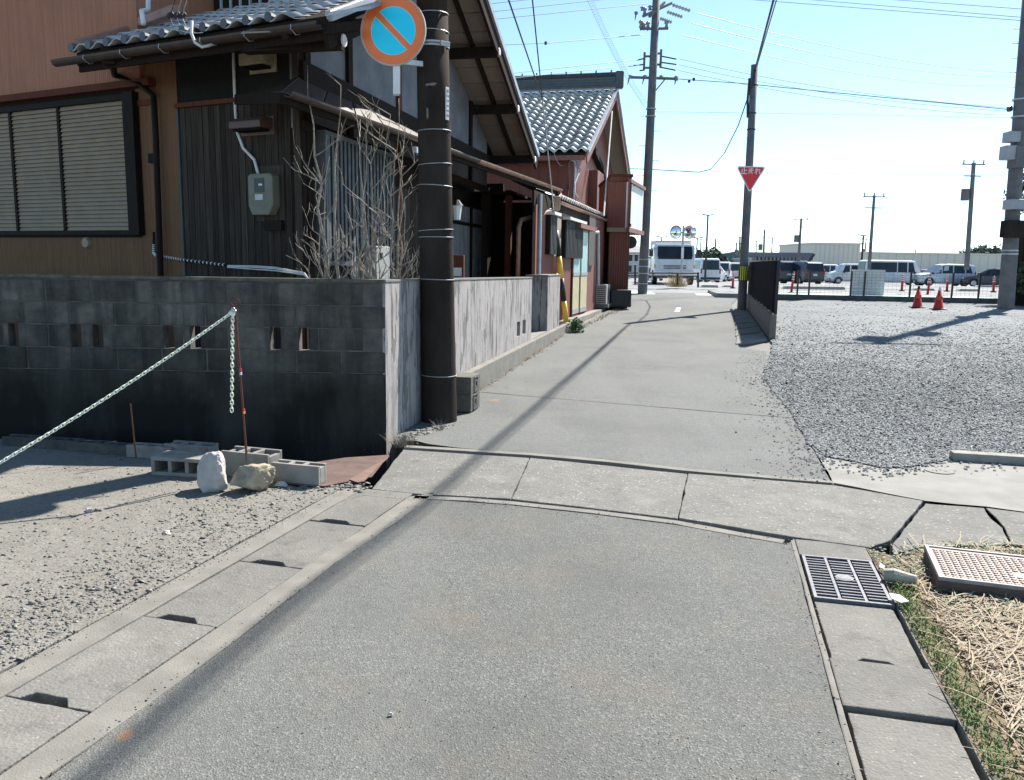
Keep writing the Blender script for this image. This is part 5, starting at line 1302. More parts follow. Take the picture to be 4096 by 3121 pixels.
for vy in (vY(610),vY(520),vY(870),vY(1300),vY(1318)):
    z=hd(2180,vy,DR).z; q=b4.lerp(t4,(z-b4.z)/(t4.z-b4.z)); mb=MB(); mb.tube([q,q+Vector((0,0,.05))],.25,14); mb.build('band',STEEL,p4)
for k in range(5):
    vy=vY(150+k*75); z=hd(2190,vy,DR).z; q=b4.lerp(t4,(z-b4.z)/(t4.z-b4.z)); mb=MB(); mb.tube([q,q+Vector((-.4,0,0))],.015,5); mb.build('step_bolt',STEEL,p4)
mb=MB(); mb.tube([hd(vX(300),vY(565),DR),hd(vX(318),vY(562),DR)],.09,8); mb.build('splice_box',BLKM,p4)
up4=b4+(t4-b4)*1.45; mb=MB(); mb.tube([t4,up4],[.17,.14],16); mb.build('upper_shaft',POLEL,p4,smooth=True)
for (k,dx) in ((1.30,-.45),(1.16,.35)):
    q=b4+(t4-b4)*k+Vector((dx,0,0)); mb=MB(); mb.tube([q,q+Vector((0,0,.8))],.26,14); mb.build('transformer',POLEL,p4)
for k in (1.42,): q=b4+(t4-b4)*k; mb=MB(); mb.bar(q+Vector((-1.1,-.2,0)),q+Vector((1.1,-.2,0)),.1,.1); mb.build('crossarm',POLEL,p4)
# yellow/black guy guard + guy wire
g0=hd(1219,702,17.6); g0.z=.38; g1=hd(1197,497,17.6)
gg=thing('guy_guard','yellow and black striped guard tube on the guy wire by the gate pillar','guy wire guard',g0)
N_=6; cuts=[0,.17,.50,.86,1.0] 
seq=[(0,.23,YEL),(.23,.48,BLKP),(.48,.72,YEL),(.72,1.0,BLKP)]
for a,b,m_ in seq: mb=MB(); mb.tube([g0.lerp(g1,a),g0.lerp(g1,b)],.058,12); mb.build('guard_section',m_,gg,smooth=True)
gt_=hd(1168,214,15.5); mb=MB(); mb.tube([g1,gt_],.012,5); mb.build('guy_wire',STEEL,gg)
mb=MB(); mb.tube([gt_,hd(1090,-15,9)],.010,4); mb.build('guy_wire',WIREB,gg)
mb=MB(); mb.tube([gt_,hd(1145,-15,12)],.010,4); mb.build('guy_wire',WIREB,gg)
g0=P2_=hd(1302,456,23.5); mb=MB(); mb.tube([hd(1300,465,23.6),hd(1318,240,29)],.022,5); mb.solo('stay_wire',WIREW,'pale twisted stay wire rising from the red house pent roof','wire')
# ================================================================ LEFT LOT OBJECTS
cz=.17
def cmu(p,ang,label,size=(.39,.15,.19),hup=True,m=CMU,rx=0,group='loose concrete blocks on the lot edge'):
    """hollow block: holes open upward (hup) or to the front"""
    L,W_,H_=size; t=thing('concrete_block',label,'concrete block',p,group=group)
    M=Matrix.Rotation(ang,3,'Z')@Matrix.Rotation(rx,3,'X'); mb=MB()
    nh=3; web=.03; hw=(L-web*(nh+1))/nh
    # outer shell as boxes: two long faces and webs
    def bx(c,d): mb.box(Vector(p)+M@Vector(c),d,M)
    if hup:
        bx((0,-W_/2+.014,H_/2),(L,.028,H_)); bx((0,W_/2-.014,H_/2),(L,.028,H_))
        for k in range(nh+1):
            x=-L/2+web/2+k*(hw+web); bx((x,0,H_/2),(web,W_-.056,H_ if 0<k<nh else H_*.8))
        bx((0,0,.02),(L-.06,W_-.056,.04))
    else:
        bx((0,0,H_-.014),(L,W_,.028)); bx((0,0,.014),(L,W_,.028))
        for k in range(nh+1): x=-L/2+web/2+k*(hw+web); bx((x,0,H_/2),(web,W_-.002,H_-.056))
        bx((0,W_/2-.015,H_/2),(L-.06,.028,H_-.056))
    mb.build('shell',m,t,bevel=.004); return t
z0=.004
P_=lambda vx,vy,z=0.:hz(vx,vy,z)
c=P_(536,1030); cmu((c.x,c.y+.08,z0),rad(-17),'upright block holding the red rod, holes upward',(.40,.19,.19),True)
c=P_(402,1020); cmu((c.x,c.y,z0),rad(-10),'tan-topped block lying on its side with holes facing the camera, behind the pale boulder',(.44,.22,.14),False)
c=P_(640,1046); cmu((c.x,c.y+.06,z0),rad(-16),'block at the right end of the row beside the rusty plates',(.38,.12,.15),True)
c=P_(408,990); cmu((c.x,c.y+.05,z0),rad(-13),'notched block in the back row behind the tan-topped block',(.40,.15,.12),True)
c=P_(330,985); cmu((c.x,c.y,z0),rad(-11),'sunlit end block of the back row left of the tan-topped block',(.40,.12,.10),True)
cap_=['darkest stained block in the shaded row nearest the picture edge','second stained block in the shaded row under the wall','third stained block in the shaded row under the wall','stained block where the shaded row meets the sunlit ones']
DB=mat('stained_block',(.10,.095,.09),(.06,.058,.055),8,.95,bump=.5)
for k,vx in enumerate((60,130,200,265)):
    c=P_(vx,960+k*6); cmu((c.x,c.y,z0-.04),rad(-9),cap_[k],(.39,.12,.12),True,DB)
def rock(name,c,size,m,label,seed):
    bm=bmesh.new(); bmesh.ops.create_icosphere(bm,subdivisions=4,radius=1)
    for v in bm.verts:
        p=v.co.copy(); n1=noise.noise(p*1.1+Vector((seed,0,0))); f=1+.26*n1+.10*noise.noise(p*3.4+Vector((seed,3,0)))+.045*noise.noise(p*9+Vector((seed,3,7)))
        q=Vector([max(-.80,min(.80,a)) for a in p])*1.12
        for kk in range(5):
            dq=Vector((math.sin(seed*3+kk*2.1),math.cos(seed*2+kk*1.7),math.sin(kk*1.3+seed))).normalized(); k=q.dot(dq)
            if k>.68: q-=dq*(k-.68)*.93
        d=Vector((math.sin(seed),math.cos(seed),.3)).normalized(); k=q.dot(d)
        if k>.62: q-=d*(k-.62)*.8
        d=Vector((-.7,-.6,.35)).normalized(); k=q.dot(d)
        if k>.66: q-=d*(k-.66)*.9
        v.co=Vector((q.x*size[0],q.y*size[1],q.z*size[2]))*f
    zm=min(v.co.z for v in bm.verts)
    for v in bm.verts: v.co.z-=zm+.0
    me=bpy.data.meshes.new(name); bm.to_mesh(me); bm.free(); me.materials.append(m); o=bpy.data.objects.new(name,me); C.objects.link(o); o.location=c; tag(o,label,'rock'); return o
c=P_(446,1066); rock('boulder',(c.x,c.y+.12,-.01),(.115,.10,.155),ROCKW,'pale rounded boulder standing in front of the lying block',1.3)
c=P_(528,1070); o=rock('boulder',(c.x,c.y+.14,-.01),(.15,.11,.105),ROCKB,'angular tan rock beside the pale boulder',4.1); o.rotation_euler=(0,.06,.3)
for k,(vx,vy,s,lb) in enumerate(((193,1103,.03,'lone white stone near the chain shadow'),(359,1151,.026,'flat pale stone in the middle of the left lot'),(606,1049,.05,'flat pale broken slab by the end block'))):
    c=P_(vx,vy); rock('stone',(c.x,c.y,.0),(s,s*.8,s*.45),ROCKW,lb,k+7.)
c=P_(841,1540); rock('stone',(c.x,c.y,0),(.010,.008,.006),STONEW,'single small pebble on the lower asphalt',9.)
# rod with ring
rb_=P_(533,985,.16); rt_=hd(506,660,rb_.y-.02)
rodt=thing('stake','thin rusty red stake with a ring top carrying the chain','stake',rb_)
mb=MB(); mb.tube([rb_-Vector((0,0,.14)),rt_],.0085,8); mb.build('shaft',RROD,rodt)
ring=[]; rc=rt_+Vector((0,0,.028))
for k in range(25): a=2*math.pi*k/24-1.57; ring.append(rc+Vector((math.cos(a)*.032,math.cos(a)*.006,math.sin(a)*.028)))
mb=MB(); mb.tube(ring,.0055,6,cap=False); mb.build('ring',RROD,rodt)
for vy,m_ in ((797,SRED2),(805,WHITE),(884,SRED2),(889,YEL)):
    k=(vy-660)/(985-660); q=rt_.lerp(rb_,k); mb=MB(); mb.tube([q,q+Vector((0,0,.02))],.0105,8); mb.build('tape_band',m_,rodt)
# second thin stake in the shade
a=P_(293,985,.05); mb=MB(); mb.tube([a,hd(281,870,a.y)],.007,6); mb.solo('thin_stake',RROD,'thin brown stake against the dark wall behind the chain','stake')
# chain
hook=hd(501,672,rb_.y-.03)
ch_=thing('plastic_chain','cream plastic chain sloping from the ring of the red stake to the lower left','chain',hook)
def link(p,d,roll,me):
    d=d.normalized(); x=d.cross(Vector((0,0,1)));
    if x.length<.1: x=Vector((1,0,0))
    x.normalize(); z=x.cross(d); M=frame(p,d,x*math.cos(roll)+z*math.sin(roll),-x*math.sin(roll)+z*math.cos(roll)); return M
lk=MB(); pts=[]; Lk=.036; 
for k in range(17):
    a=2*math.pi*k/16; pts.append(Vector((math.cos(a)*.0105+(.0085 if math.cos(a)>0 else -.0085),math.sin(a)*.0095,0)))
lk.tube(pts,.0034,6,cap=False); lme=lk.mesh('chain_link',smooth=True); lme.materials.append(CHAIN)
end=hd(-90,1048,4.75)
def chainpts(a,b,sag,step):
    L=(b-a).length; n=int(L/step); return [a.lerp(b,i/n)-Vector((0,0,sag*4*(i/n)*(1-i/n))) for i in range(n+1)]
cpt=chainpts(hook,end,.035,.0265)
for i in range(len(cpt)-1):
    inst(lme,'chain_link',ch_,link(cpt[i],cpt[i+1]-cpt[i],rad(20)+(rad(90) if i%2 else 0),lme))
low_=hd(499,883,rb_.y-.03); cp2=chainpts(hook,low_,0,.0265)
for i in range(len(cp2)): inst(lme,'chain_link',ch_,link(cp2[i],Vector((.02,0,-1)),rad(10)+(rad(90) if i%2 else 0),lme))
mb=MB(); mb.tube([hook+Vector((.01,0,.03)),hook+Vector((.025,-.01,.01)),hook+Vector((.01,-.01,-.02)),hook+Vector((-.01,0,.0)),hook+Vector((.0,0,.03))],.006,6); mb.build('snap_hook',STEEL,ch_)
mb=MB(); mb.tube([hook+Vector((-.02,-.01,-.005)),hook+Vector((.015,-.015,-.02))],.016,8); mb.build('gathered_link',CHAIN,ch_)
# rusty plates
pl1=[P_(600,1012),P_(745,990),P_(838,984),P_(800,1032),P_(700,1052),P_(612,1046)]
mb=MB(); mb.prism([Vector((p.x,p.y,.012)) for p in pl1],(0,0,.006)); mb.solo('steel_plate',RUST,'large rust-brown checker plate over the ditch by the wall corner','steel plate')
pl2=[P_(752,1040),P_(828,996),P_(839,988),P_(783,1044),P_(770,1046)]
mb=MB(); mb.prism([Vector((p.x,p.y,.020)) for p in pl2],(0,0,.006)); mb.solo('steel_plate',mat('pink_rust',(.19,.115,.09),(.13,.08,.065),9,.85,bump=.2),'narrow pinkish rusty plate overlapping the big plate','steel plate')
# broken bits at the corner (rubble)
px=[];py=[]
for vx0,vy0,vx1,vy1,n in ((850,955,960,915,160),(640,1050,790,1048,120),(1030,840,1200,735,120),(1240,693,1360,657,90)):
    a=hg(vx0,vy0); b=hg(vx1,vy1)
    for k in range(n): q=a.lerp(b,random.random()); px.append(q.x+random.gauss(0,.05)); py.append(q.y+random.gauss(0,.06))
stones('rubble',ST2,np.array(px),np.array(py),rng.uniform(.006,.028,len(px)),.0,'broken concrete bits at the wall foot')
# ================================================================ PLANTS
def tuft(c,n,h,r,m,name,label,cat='weed',spread=.6,wd=.003):
    mb=MB()
    for k in range(n):
        a=random.uniform(0,6.28); rr0=random.uniform(0,r); p=Vector(c)+Vector((math.cos(a)*rr0,math.sin(a)*rr0,0)); hh=h*random.uniform(.4,1.15); d=Vector((math.cos(a)*spread*random.random(),math.sin(a)*spread*random.random(),1)).normalized()
        s=Vector((-math.sin(a),math.cos(a),0))*wd; q1=p+d*hh*.5; q2=p+d*hh+Vector((d.x,d.y,0))*hh*.3
        mb.add([p-s,p+s,q1+s*.7,q1-s*.7,q2],[(0,1,2,3),(3,2,4)])
    if label is None: return mb
    return mb.solo(name,m,label,cat,base=c)
DRY=mat('dry_grass',(.52,.42,.25),(.36,.27,.15),30,.8); DRYO=mat('orange_dry_grass',(.50,.29,.10),(.36,.20,.07),30,.8)
GRN=mat('grass_green',(.15,.23,.06),(.08,.14,.035),14,.7); GRN2=mat('weed_green',(.06,.14,.05),(.035,.09,.03),14,.6)
GREYW=mat('grey_dead_weed',(.30,.27,.24),(.16,.14,.12),30,.9)
c=P_(862,960); tuft((c.x,c.y,0),260,.15,.11,GREYW,'dead_weed','grey withered weed at the foot of the wall corner',spread=1.1,wd=.0018)
c=P_(948,925); tuft((c.x,c.y,0),60,.12,.05,GREYW,'dead_weed','small withered weed at the near edge of the pole foot',spread=.8,wd=.0015)
mb=MB()
for k in range(420):
    t=random.random()**.8; q=W2.pt(2.1+t*7.4,0,.11+abs(random.gauss(0,.03))); q.z=zt(q.y); a=random.uniform(0,6.28); h=random.uniform(.02,.085)*(.5+.5*math.sin(t*40)**2); d=Vector((math.cos(a)*.5,math.sin(a)*.5,1)).normalized(); s=Vector((-math.sin(a),math.cos(a),0))*.004
    mb.add([q-s,q+s,q+d*h],[(0,1,2)])
o=mb.build('dry_grass_strip',DRYO); tag(o,kind='stuff')
mb=MB()
for k in range(500):
    a=hg(1232,716).lerp(hg(1355,657),random.random()); q=a+Vector((random.gauss(0,.06),random.gauss(0,.06),0)); q.z=zt(q.y); a=random.uniform(0,6.28); h=random.uniform(.02,.1); d=Vector((math.cos(a)*.6,math.sin(a)*.6,1)).normalized(); s=Vector((-math.sin(a),math.cos(a),0))*.007
    mb.add([q-s,q+s,q+d*h],[(0,1,2)])
o=mb.build('kerb_grass',mat('sparse_grass',(.20,.22,.07),(.3,.26,.12),12,.8)); tag(o,kind='stuff')
def bushy(c,r,h,n,m,label,name='leafy_weed',ls=.03,cat='weed'):
    t=thing(name,label,cat,c); mb=MB(); st=MB()
    for k in range(n):
        a=random.uniform(0,6.28); e=random.uniform(0,1.5); R_=random.uniform(.35,1); p=Vector(c)+Vector((math.cos(a)*math.cos(e)*r*R_,math.sin(a)*math.cos(e)*r*R_,.02+math.sin(e)*h*R_))
        u=Vector((random.gauss(0,1),random.gauss(0,1),random.gauss(0,.5))).normalized(); v=u.cross(Vector((random.gauss(0,1),random.gauss(0,1),random.gauss(0,1)))).normalized(); s_=ls*random.uniform(.6,1.2)
        mb.add([p-u*s_,p+v*s_*.45,p+u*s_,p-v*s_*.45],[(0,1,2,3)])
        if k%12==0: st.tube([Vector(c),p],.003,4)
    f=mb.build('foliage',m,t); st.build('stem',GRN2,t); return t
c=hg(1239,716); bushy((c.x,c.y,c.z),.21,.30,520,GRN2,'leafy green weed sprouting at the kerb below the yellow guard',ls=.035)
mb=MB(); c=hg(1241,708)
# bare shrubs
def branch(mb,p,d,L,r,depth,kink=.22):
    n=4; pts=[p]; rs=[r]; q=p.copy(); dd=d.copy()
    for i in range(n):
        dd=(dd+Vector((random.gauss(0,kink),random.gauss(0,kink),random.gauss(0,kink*.5)+.05))).normalized(); q=q+dd*(L/n); pts.append(q); rs.append(max(.0022,r*(1-.6*(i+1)/n)))
        if depth>0 and i>0:
            for _ in range(random.choice((1,2))):
                a=Vector((random.gauss(0,1),random.gauss(0,.6),random.uniform(.1,.9))).normalized(); branch(mb,q,(dd*.65+a*.7).normalized(),L*random.uniform(.35,.65),rs[-1]*.75,depth-1,kink)
    mb.tube(pts,rs,6 if r>.008 else 4)
def shrub(base,stems,label,seed):
    random.seed(seed); t=thing('bare_shrub',label,'shrub',base); tr=MB(); br=MB()
    for (tx,ty,dd_,r,jog) in stems:
        top=hd(tx,ty,dd_); a=Vector(base); mid=a.lerp(top,.35)+Vector((jog,0,0)); path=[a]; rs=[r]
        for i in range(1,15):
            k=i/14; q=(a*(1-k)**2+mid*2*k*(1-k)+top*k*k)+Vector((random.gauss(0,.016),random.gauss(0,.016),random.gauss(0,.01))); path.append(q); rs.append(max(.003,r*1.15*(1-k)**.7))
            if i>2 and random.random()<.42:
                for _ in range(random.choice((1,1,2))):
                    d=Vector((random.choice((-1,1))*random.uniform(.3,1),random.gauss(0,.5),random.uniform(.3,1.1))).normalized(); branch(br,q,d,random.uniform(.25,.7)*(1-k*.5),max(.0065,rs[-1]*.7),1,.16)
        tr.tube(path,rs,7)
    tr.build('stem',BARK,t,smooth=True); o_=br.build('twigs',BARK,t); o_['kind']='stuff'; return t
DS=8.5
bz=.3
b=hd(755,610,DS); b.z=bz
shrub(b,[(662,140,DS-.1,.024,-.15),(735,185,DS,.022,-.2),(700,340,DS-.2,.018,-.25),(680,420,DS,.014,-.15),(790,290,DS+.15,.016,.0),(840,250,DS,.014,.05),(655,530,DS-.1,.012,-.15)],'bare leafless shrub with tall thin shoots rising to the pent roof, nearer the house corner',11)
b=hd(838,612,DS+.05); b.z=bz
shrub(b,[(870,300,DS+.2,.018,.03),(850,330,DS,.018,-.02),(872,430,DS+.1,.016,.05),(860,210,DS+.1,.014,.1),(800,360,DS,.016,-.1),(860,520,DS,.016,.0),(820,470,DS-.1,.012,-.05),(770,240,DS+.1,.013,-.12)],'bushy tangle of bare branches just left of the dark pole',23)
b=hd(800,612,DS+.2); b.z=bz
shrub(b,[(760,420,DS+.2,.012,0),(830,400,DS+.2,.012,0),(790,520,DS+.2,.012,0)],'low bare shrub between the two larger leafless ones',31)
random.seed(99)
# straw and grass on the verge
mb=MB()
cnt=0
def vrand():
    while True:
        x=random.uniform(1.3,3.3); y=random.uniform(1.9,4.9)
        if inpoly(np.array([x]),np.array([y]),vg)[0]: return x,y
for k in range(15000):
    x,y=vrand(); t=(Vector((x,y,0))-Ra).dot(nR)-WR
    if t<.13 or random.random()<max(0,.85-t*2.6): continue
    if y>3.9 and random.random()<.72: continue
    a=random.gauss(.5,1.0); L=random.uniform(.07,.30); d=Vector((math.cos(a),math.sin(a),0)); s=Vector((-d.y,d.x,0))*random.uniform(.0012,.0032); z=random.uniform(.0,.035); b_=random.gauss(0,.3); tl=random.gauss(0,.12)
    P=[]; n=4; q=Vector((x,y,z)); dd=d.copy()
    for i in range(n+1): P.append(q.copy()); q=q+dd*L/n+Vector((0,0,tl*L/n-abs(tl)*i*L/n*.7)); dd=(dd+Vector((-dd.y,dd.x,0))*b_/n).normalized()
    vs2=[]
    for q in P: vs2+= [q-s,q+s+Vector((0,0,.001))]
    mb.add(vs2,[(2*i,2*i+1,2*i+3,2*i+2) for i in range(n)])
o=mb.build('straw',m_wood('straw',(.50,.43,.33),(.24,.185,.13),0)); tag(o,kind='stuff')
mb=MB()
for k in range(30000):
    x,y=vrand(); t=(Vector((x,y,0))-Ra).dot(nR)-WR
    nz=noise.noise(Vector((x*2.2,y*2.2,5)))
    pr=.95*math.exp(-((t-.05)/.06)**2) if y<4.2 else 0
    pr=max(pr,(nz-.02)*2.4*(1 if y>3.3 else .6))
    if random.random()>pr: continue
    a=random.uniform(0,6.28); h=random.uniform(.015,.05); d=Vector((math.cos(a)*.7,math.sin(a)*.7,1)).normalized(); s=Vector((-math.sin(a),math.cos(a),0))*random.uniform(.0015,.004); p=Vector((x,y,0))
    mb.add([p-s,p+s,p+d*h*.6+s*.7,p+d*h*.6-s*.7,p+d*h+Vector((d.x,d.y,-.1))*h*.5],[(0,1,2,3),(3,2,4)])
o=mb.build('grass',GRN); tag(o,kind='stuff')
mb=MB()
for k in range(7000):
    x,y=vrand(); nz=noise.noise(Vector((x*1.9,y*1.9,15)))
    if y<3.55 or nz<-.05: continue
    p=Vector((x,y,random.uniform(.005,.04))); u=Vector((random.gauss(0,1),random.gauss(0,1),random.gauss(0,.3))).normalized(); v=u.cross(Vector((0,0,1))+u*.3).normalized(); s_=random.uniform(.005,.012)
    mb.add([p-u*s_,p+v*s_*.8,p+u*s_,p-v*s_*.8],[(0,1,2,3)])
o=mb.build('ground_cover',GRN2); tag(o,kind='stuff')
# litter
c=P_(1937,1255); lt=thing('crumpled_cup','crumpled cream paper cup lying against the gutter edge','litter',(c.x,c.y,0))
mb=MB(); mb.tube([(c.x-.07,c.y+.03,.03),(c.x-.03,c.y+.01,.036),(c.x+.03,c.y-.015,.03),(c.x+.07,c.y-.03,.028)],[.034,.038,.03,.024],12); mb.build('cup_body',mat('old_paper',(.40,.36,.29),(.28,.25,.2),20,.7,bump=.6,bscale=40),lt)
for (pix,lb,z) in (([(1914,1278),(1938,1282),(1958,1296),(1940,1299),(1920,1290)],'flat white scrap of torn packaging below the crumpled cup',.02),([(2150,1255),(2200,1262),(2205,1285),(2165,1280)],'white plastic scrap in the grass below the metal cover',.03),([(1895,1213),(1905,1220),(1903,1226),(1893,1222)],'small pinkish scrap beside the metal cover',.015)):
    mb=MB(); mb.prism([P_(x,y,z+random.uniform(0,.012)) for x,y in pix],(0,0,.003)); mb.solo('litter_scrap',mat('dirty_film',(.48,.48,.46),(.36,.36,.34),20,.6,bump=.5,bscale=40) if 'pink' not in lb else mat('pink_scrap',(.6,.5,.5),None,3,.6),lb,'litter')
# raised metal cover
mc=[hz(1992,1175,.09),hz(2205,1199,.09),hz(2290,1207,.09),hz(2300,1262,.09),hz(2010,1243,.09)]
m0=hz(1990,1174,.085); m1=hz(2008,1242,.085); m2=hz(2330,1212,.085)
mcv=thing('valve_cover','raised rusty chequered metal cover in the grass at the right','metal cover',m1-Vector((0,0,.085)))
ux=(m2-m0).normalized(); uy=Vector((-ux.y,ux.x,0)); Wc=(m0-m1).dot(uy); Lc=.95; o0=m0-uy*Wc
MET=mat('cover_metal',(.20,.16,.15),(.14,.11,.10),12,.6,metal=.2,bump=.2,dirt=(.2,.12,.09),dscale=5)
def cb2(x0,x1,y0,y1,z0,z1,name,m,parent=mcv,bev=0):
    mb=MB(); mb.hexa([o0+ux*x0+uy*y0+Vector((0,0,z0-.085)),o0+ux*x1+uy*y0+Vector((0,0,z0-.085)),o0+ux*x1+uy*y1+Vector((0,0,z0-.085)),o0+ux*x0+uy*y1+Vector((0,0,z0-.085)),o0+ux*x0+uy*y0+Vector((0,0,z1-.085)),o0+ux*x1+uy*y0+Vector((0,0,z1-.085)),o0+ux*x1+uy*y1+Vector((0,0,z1-.085)),o0+ux*x0+uy*y1+Vector((0,0,z1-.085))]); return mb.build(name,m,parent,bevel=bev)
cb2(0.002,Lc,.002,Wc,-.1,.072,'body',RUST); cb2(.02,Lc-.02,.02,Wc-.02,.072,.083,'lid',MET)
for a in ((0,.02,0,Wc),(Lc-.02,Lc,0,Wc),(.02,Lc-.02,0,.02),(.02,Lc-.02,Wc-.02,Wc)): cb2(*a,.07,.09,'rim',mat('worn_rim',(.30,.29,.28),(.22,.2,.19),15,.6),bev=.002)
tx=.035; nx_=int((Lc-.06)/.034); ny_=int((Wc-.05)/.034)
cb_=MB()
studs=[]
for i in range(nx_):
    for j in range(ny_):
        c=o0+ux*(.045+i*.034)+uy*(.04+j*.034)+Vector((0,0,-.001)); a=.012
        if i in (10,11,12,13) and j in (4,5): continue
        studs.append(c)
sm=MB(); sm.prism([Vector((.013,0,0)),Vector((0,.013,0)),Vector((-.013,0,0)),Vector((0,-.013,0))],(0,0,.004)); sme=sm.mesh('stud'); sme.materials.append(MET)
for c in studs[:298]: inst(sme,'stud',mcv,frame(c,ux,uy,Vector((0,0,1))))
# ================================================================ FENCE PANEL ON LOW WALL (between lane and yard)
fa=hg(1655,735); fb=hg(1604,655); fa=hd(1655,733,16.6); fa.z=zt(16.6); fb=hd(1606,655,26.5); fb.z=zt(26.5)
FP=Plane(fa.xy,(fb-fa).xy); 
if FP.n.x>0: FP.n=-FP.n     # facing the lane (left)
FL=(fb-fa).length
fw_=thing('panel_fence','dark corrugated panel fence standing on a low concrete wall by the stop sign pole','fence',fa)
def zf(s): return zt((fa+(fb-fa)*(s/FL)).y)
mb=MB(); wt0=hd(1659,676,16.6).z; wt1=hd(1605,634,26.5).z; print('fence low wall',wt0,wt1)
slabwall(mb,FP,0,FL,zf(0)-.2,zf(FL)-.1,wt0-.02,wt0+.08,-.13,0.0); mb.build('low_wall',CONCR,fw_,bevel=.008)
pt0=hd(1662,561,16.6).z; pt1=hd(1606,586,26.5).z; print(pt0,pt1)
mb=MB(); slabwall(mb,FP,.1,FL,wt0+.02,wt0+.11,pt0,pt0+.02,-.08,-.055); 
n=int(FL/.18)
for k in range(n):
    a=.1+(FL-.1)*k/n; b=.1+(FL-.1)*(k+.5)/n; mb2=MB(); slabwall(mb2,FP,a,b,wt0+.03+.06*a/FL,wt0+.03+.06*b/FL,pt0+.0,pt0+.0,-.055,-.03); mb2.build('panel_rib',FENCE,fw_)
mb.build('panel_sheet',FENCE,fw_)
for k in range(6):
    s=.15+(FL-.3)*k/5; mb=MB(); mb.pbox(FP,s-.03,s+.03,wt0-.02,pt0,-.14,-.08); mb.build('fence_post',BLKM,fw_)
for k in range(9):
    s=.5+(FL-1)*k/8; mb=MB(); mb.pbox(FP,s-.07,s+.07,wt0+.0+.08*s/FL-.03,wt0+.05+.1*s/FL,-.12,-.01); mb.build('fixing_block',CONCP,fw_)
# street drain slabs at foot of that wall
dd3=thing('lane_gutter','row of flat concrete gutter covers at the foot of the dark panel fence','drain',fa)
ga=[hg(1583,744),hg(1648,738),hg(1602,667),hg(1580,667)]
for k in range(7):
    t0,t1=k/7,(k+1)/7
    L0,L1=ga[0].lerp(ga[3],t0),ga[0].lerp(ga[3],t1); R0_,R1_=FP.pt(FL*.98*t0-.3 if k==0 else FL*.9*t0,0,.02),FP.pt(FL*.9*t1,0,.02)
    L0.z=L1.z=R0_.z=R1_.z=0
    sheet(shrink([L0,R0_,R1_,L1],.04),'cover_slab',CONC,.03,.06,None,dd3,0,0,.01)
# ================================================================ MESH FENCE + KERB WALL behind the yard
ka=hd(1660,647,31.6); kb=hd(2146,666,30.4)
kp=Plane(ka.xy,(kb-ka).xy)
if kp.n.y>0: kp.n=-kp.n
KL=(kb-ka).length
kz0=zt(31)-.1; kz1=hd(1900,638,31).z; print('kerb wall top',kz1,'z road',zt(35))
kw=thing('kerb_wall','low dark concrete retaining kerb along the back of the gravel yard','low wall',ka)
n=14
for k in range(n): mb=MB(); mb.pbox(kp,KL*k/n+.005,KL*(k+1)/n-.005,kz0,kz1,-.15,0); mb.build('kerb_block',mat('dark_kerb',(.10,.10,.105),(.07,.07,.075),4,.9),kw)
mb=MB(); mb.pbox(kp,-2,30,.1,kz1-.02,-4.6,-.16); o=mb.build('pavement',ASPH3); tag(o,kind='structure')
mb=MB(); mb.pbox(kp,0,KL,kz1-.018,kz1-.006,-1.0,-.16); o=mb.build('green_paint',GREENP); tag(o,kind='structure')
mb=MB(); mb.pbox(kp,0,KL,kz1-.017,kz1-.004,-1.7,-1.02); o=mb.build('edge_line',WLINE); tag(o,kind='structure')
mfz=hd(1900,585,31).z
mf=thing('mesh_fence','thin wire mesh fence with dark posts along the kerb','fence',ka)
for vx in (1718,1743,1833,1862,1961,2052,2110): 
    s=kp.hit(vx,620)[0]; mb=MB(); mb.pbox(kp,s-.03,s+.03,kz1,mfz,-.1,-.04); mb.build('fence_post',BLKM,mf)
mb=MB(); 
for z in np.linspace(kz1+.05,mfz-.02,9): mb.bar(kp.pt(0,z,-.07),kp.pt(KL,z,-.07),.006,.006)
k=0.
while k<KL: mb.bar(kp.pt(k,kz1,-.07),kp.pt(k,mfz,-.07),.004,.004,up=Vector((0,1,0))); k+=.15
o=mb.build('wire_mesh',BLKM,mf); o['kind']='stuff'
# white stacked panel
PZp=hd(1915,588,31.9); a=kp.hit(1843,610)[0]; b=kp.hit(1915,610)[0]
wp=thing('block_screen','white block screen standing behind the mesh fence beside the parked cars','screen',kp.pt(a,kz1,-.6))
za_=hd(1880,581,31.8).z; nr=6
for r in range(nr):
    nb2=5
    for c in range(nb2):
        x0=a+(b-a)*c/nb2; x1=a+(b-a)*(c+1)/nb2; z0_=kz1+(za_-kz1)*r/nr; z1_=kz1+(za_-kz1)*(r+1)/nr
        mb=MB(); mb.pbox(kp,x0+.002,x1-.002,z0_+.003,z1_-.003,-.75,-.6); mb.build('screen_block',mat('pale_screen_block',(.68,.66,.63),(.62,.6,.575),3,.85),wp)
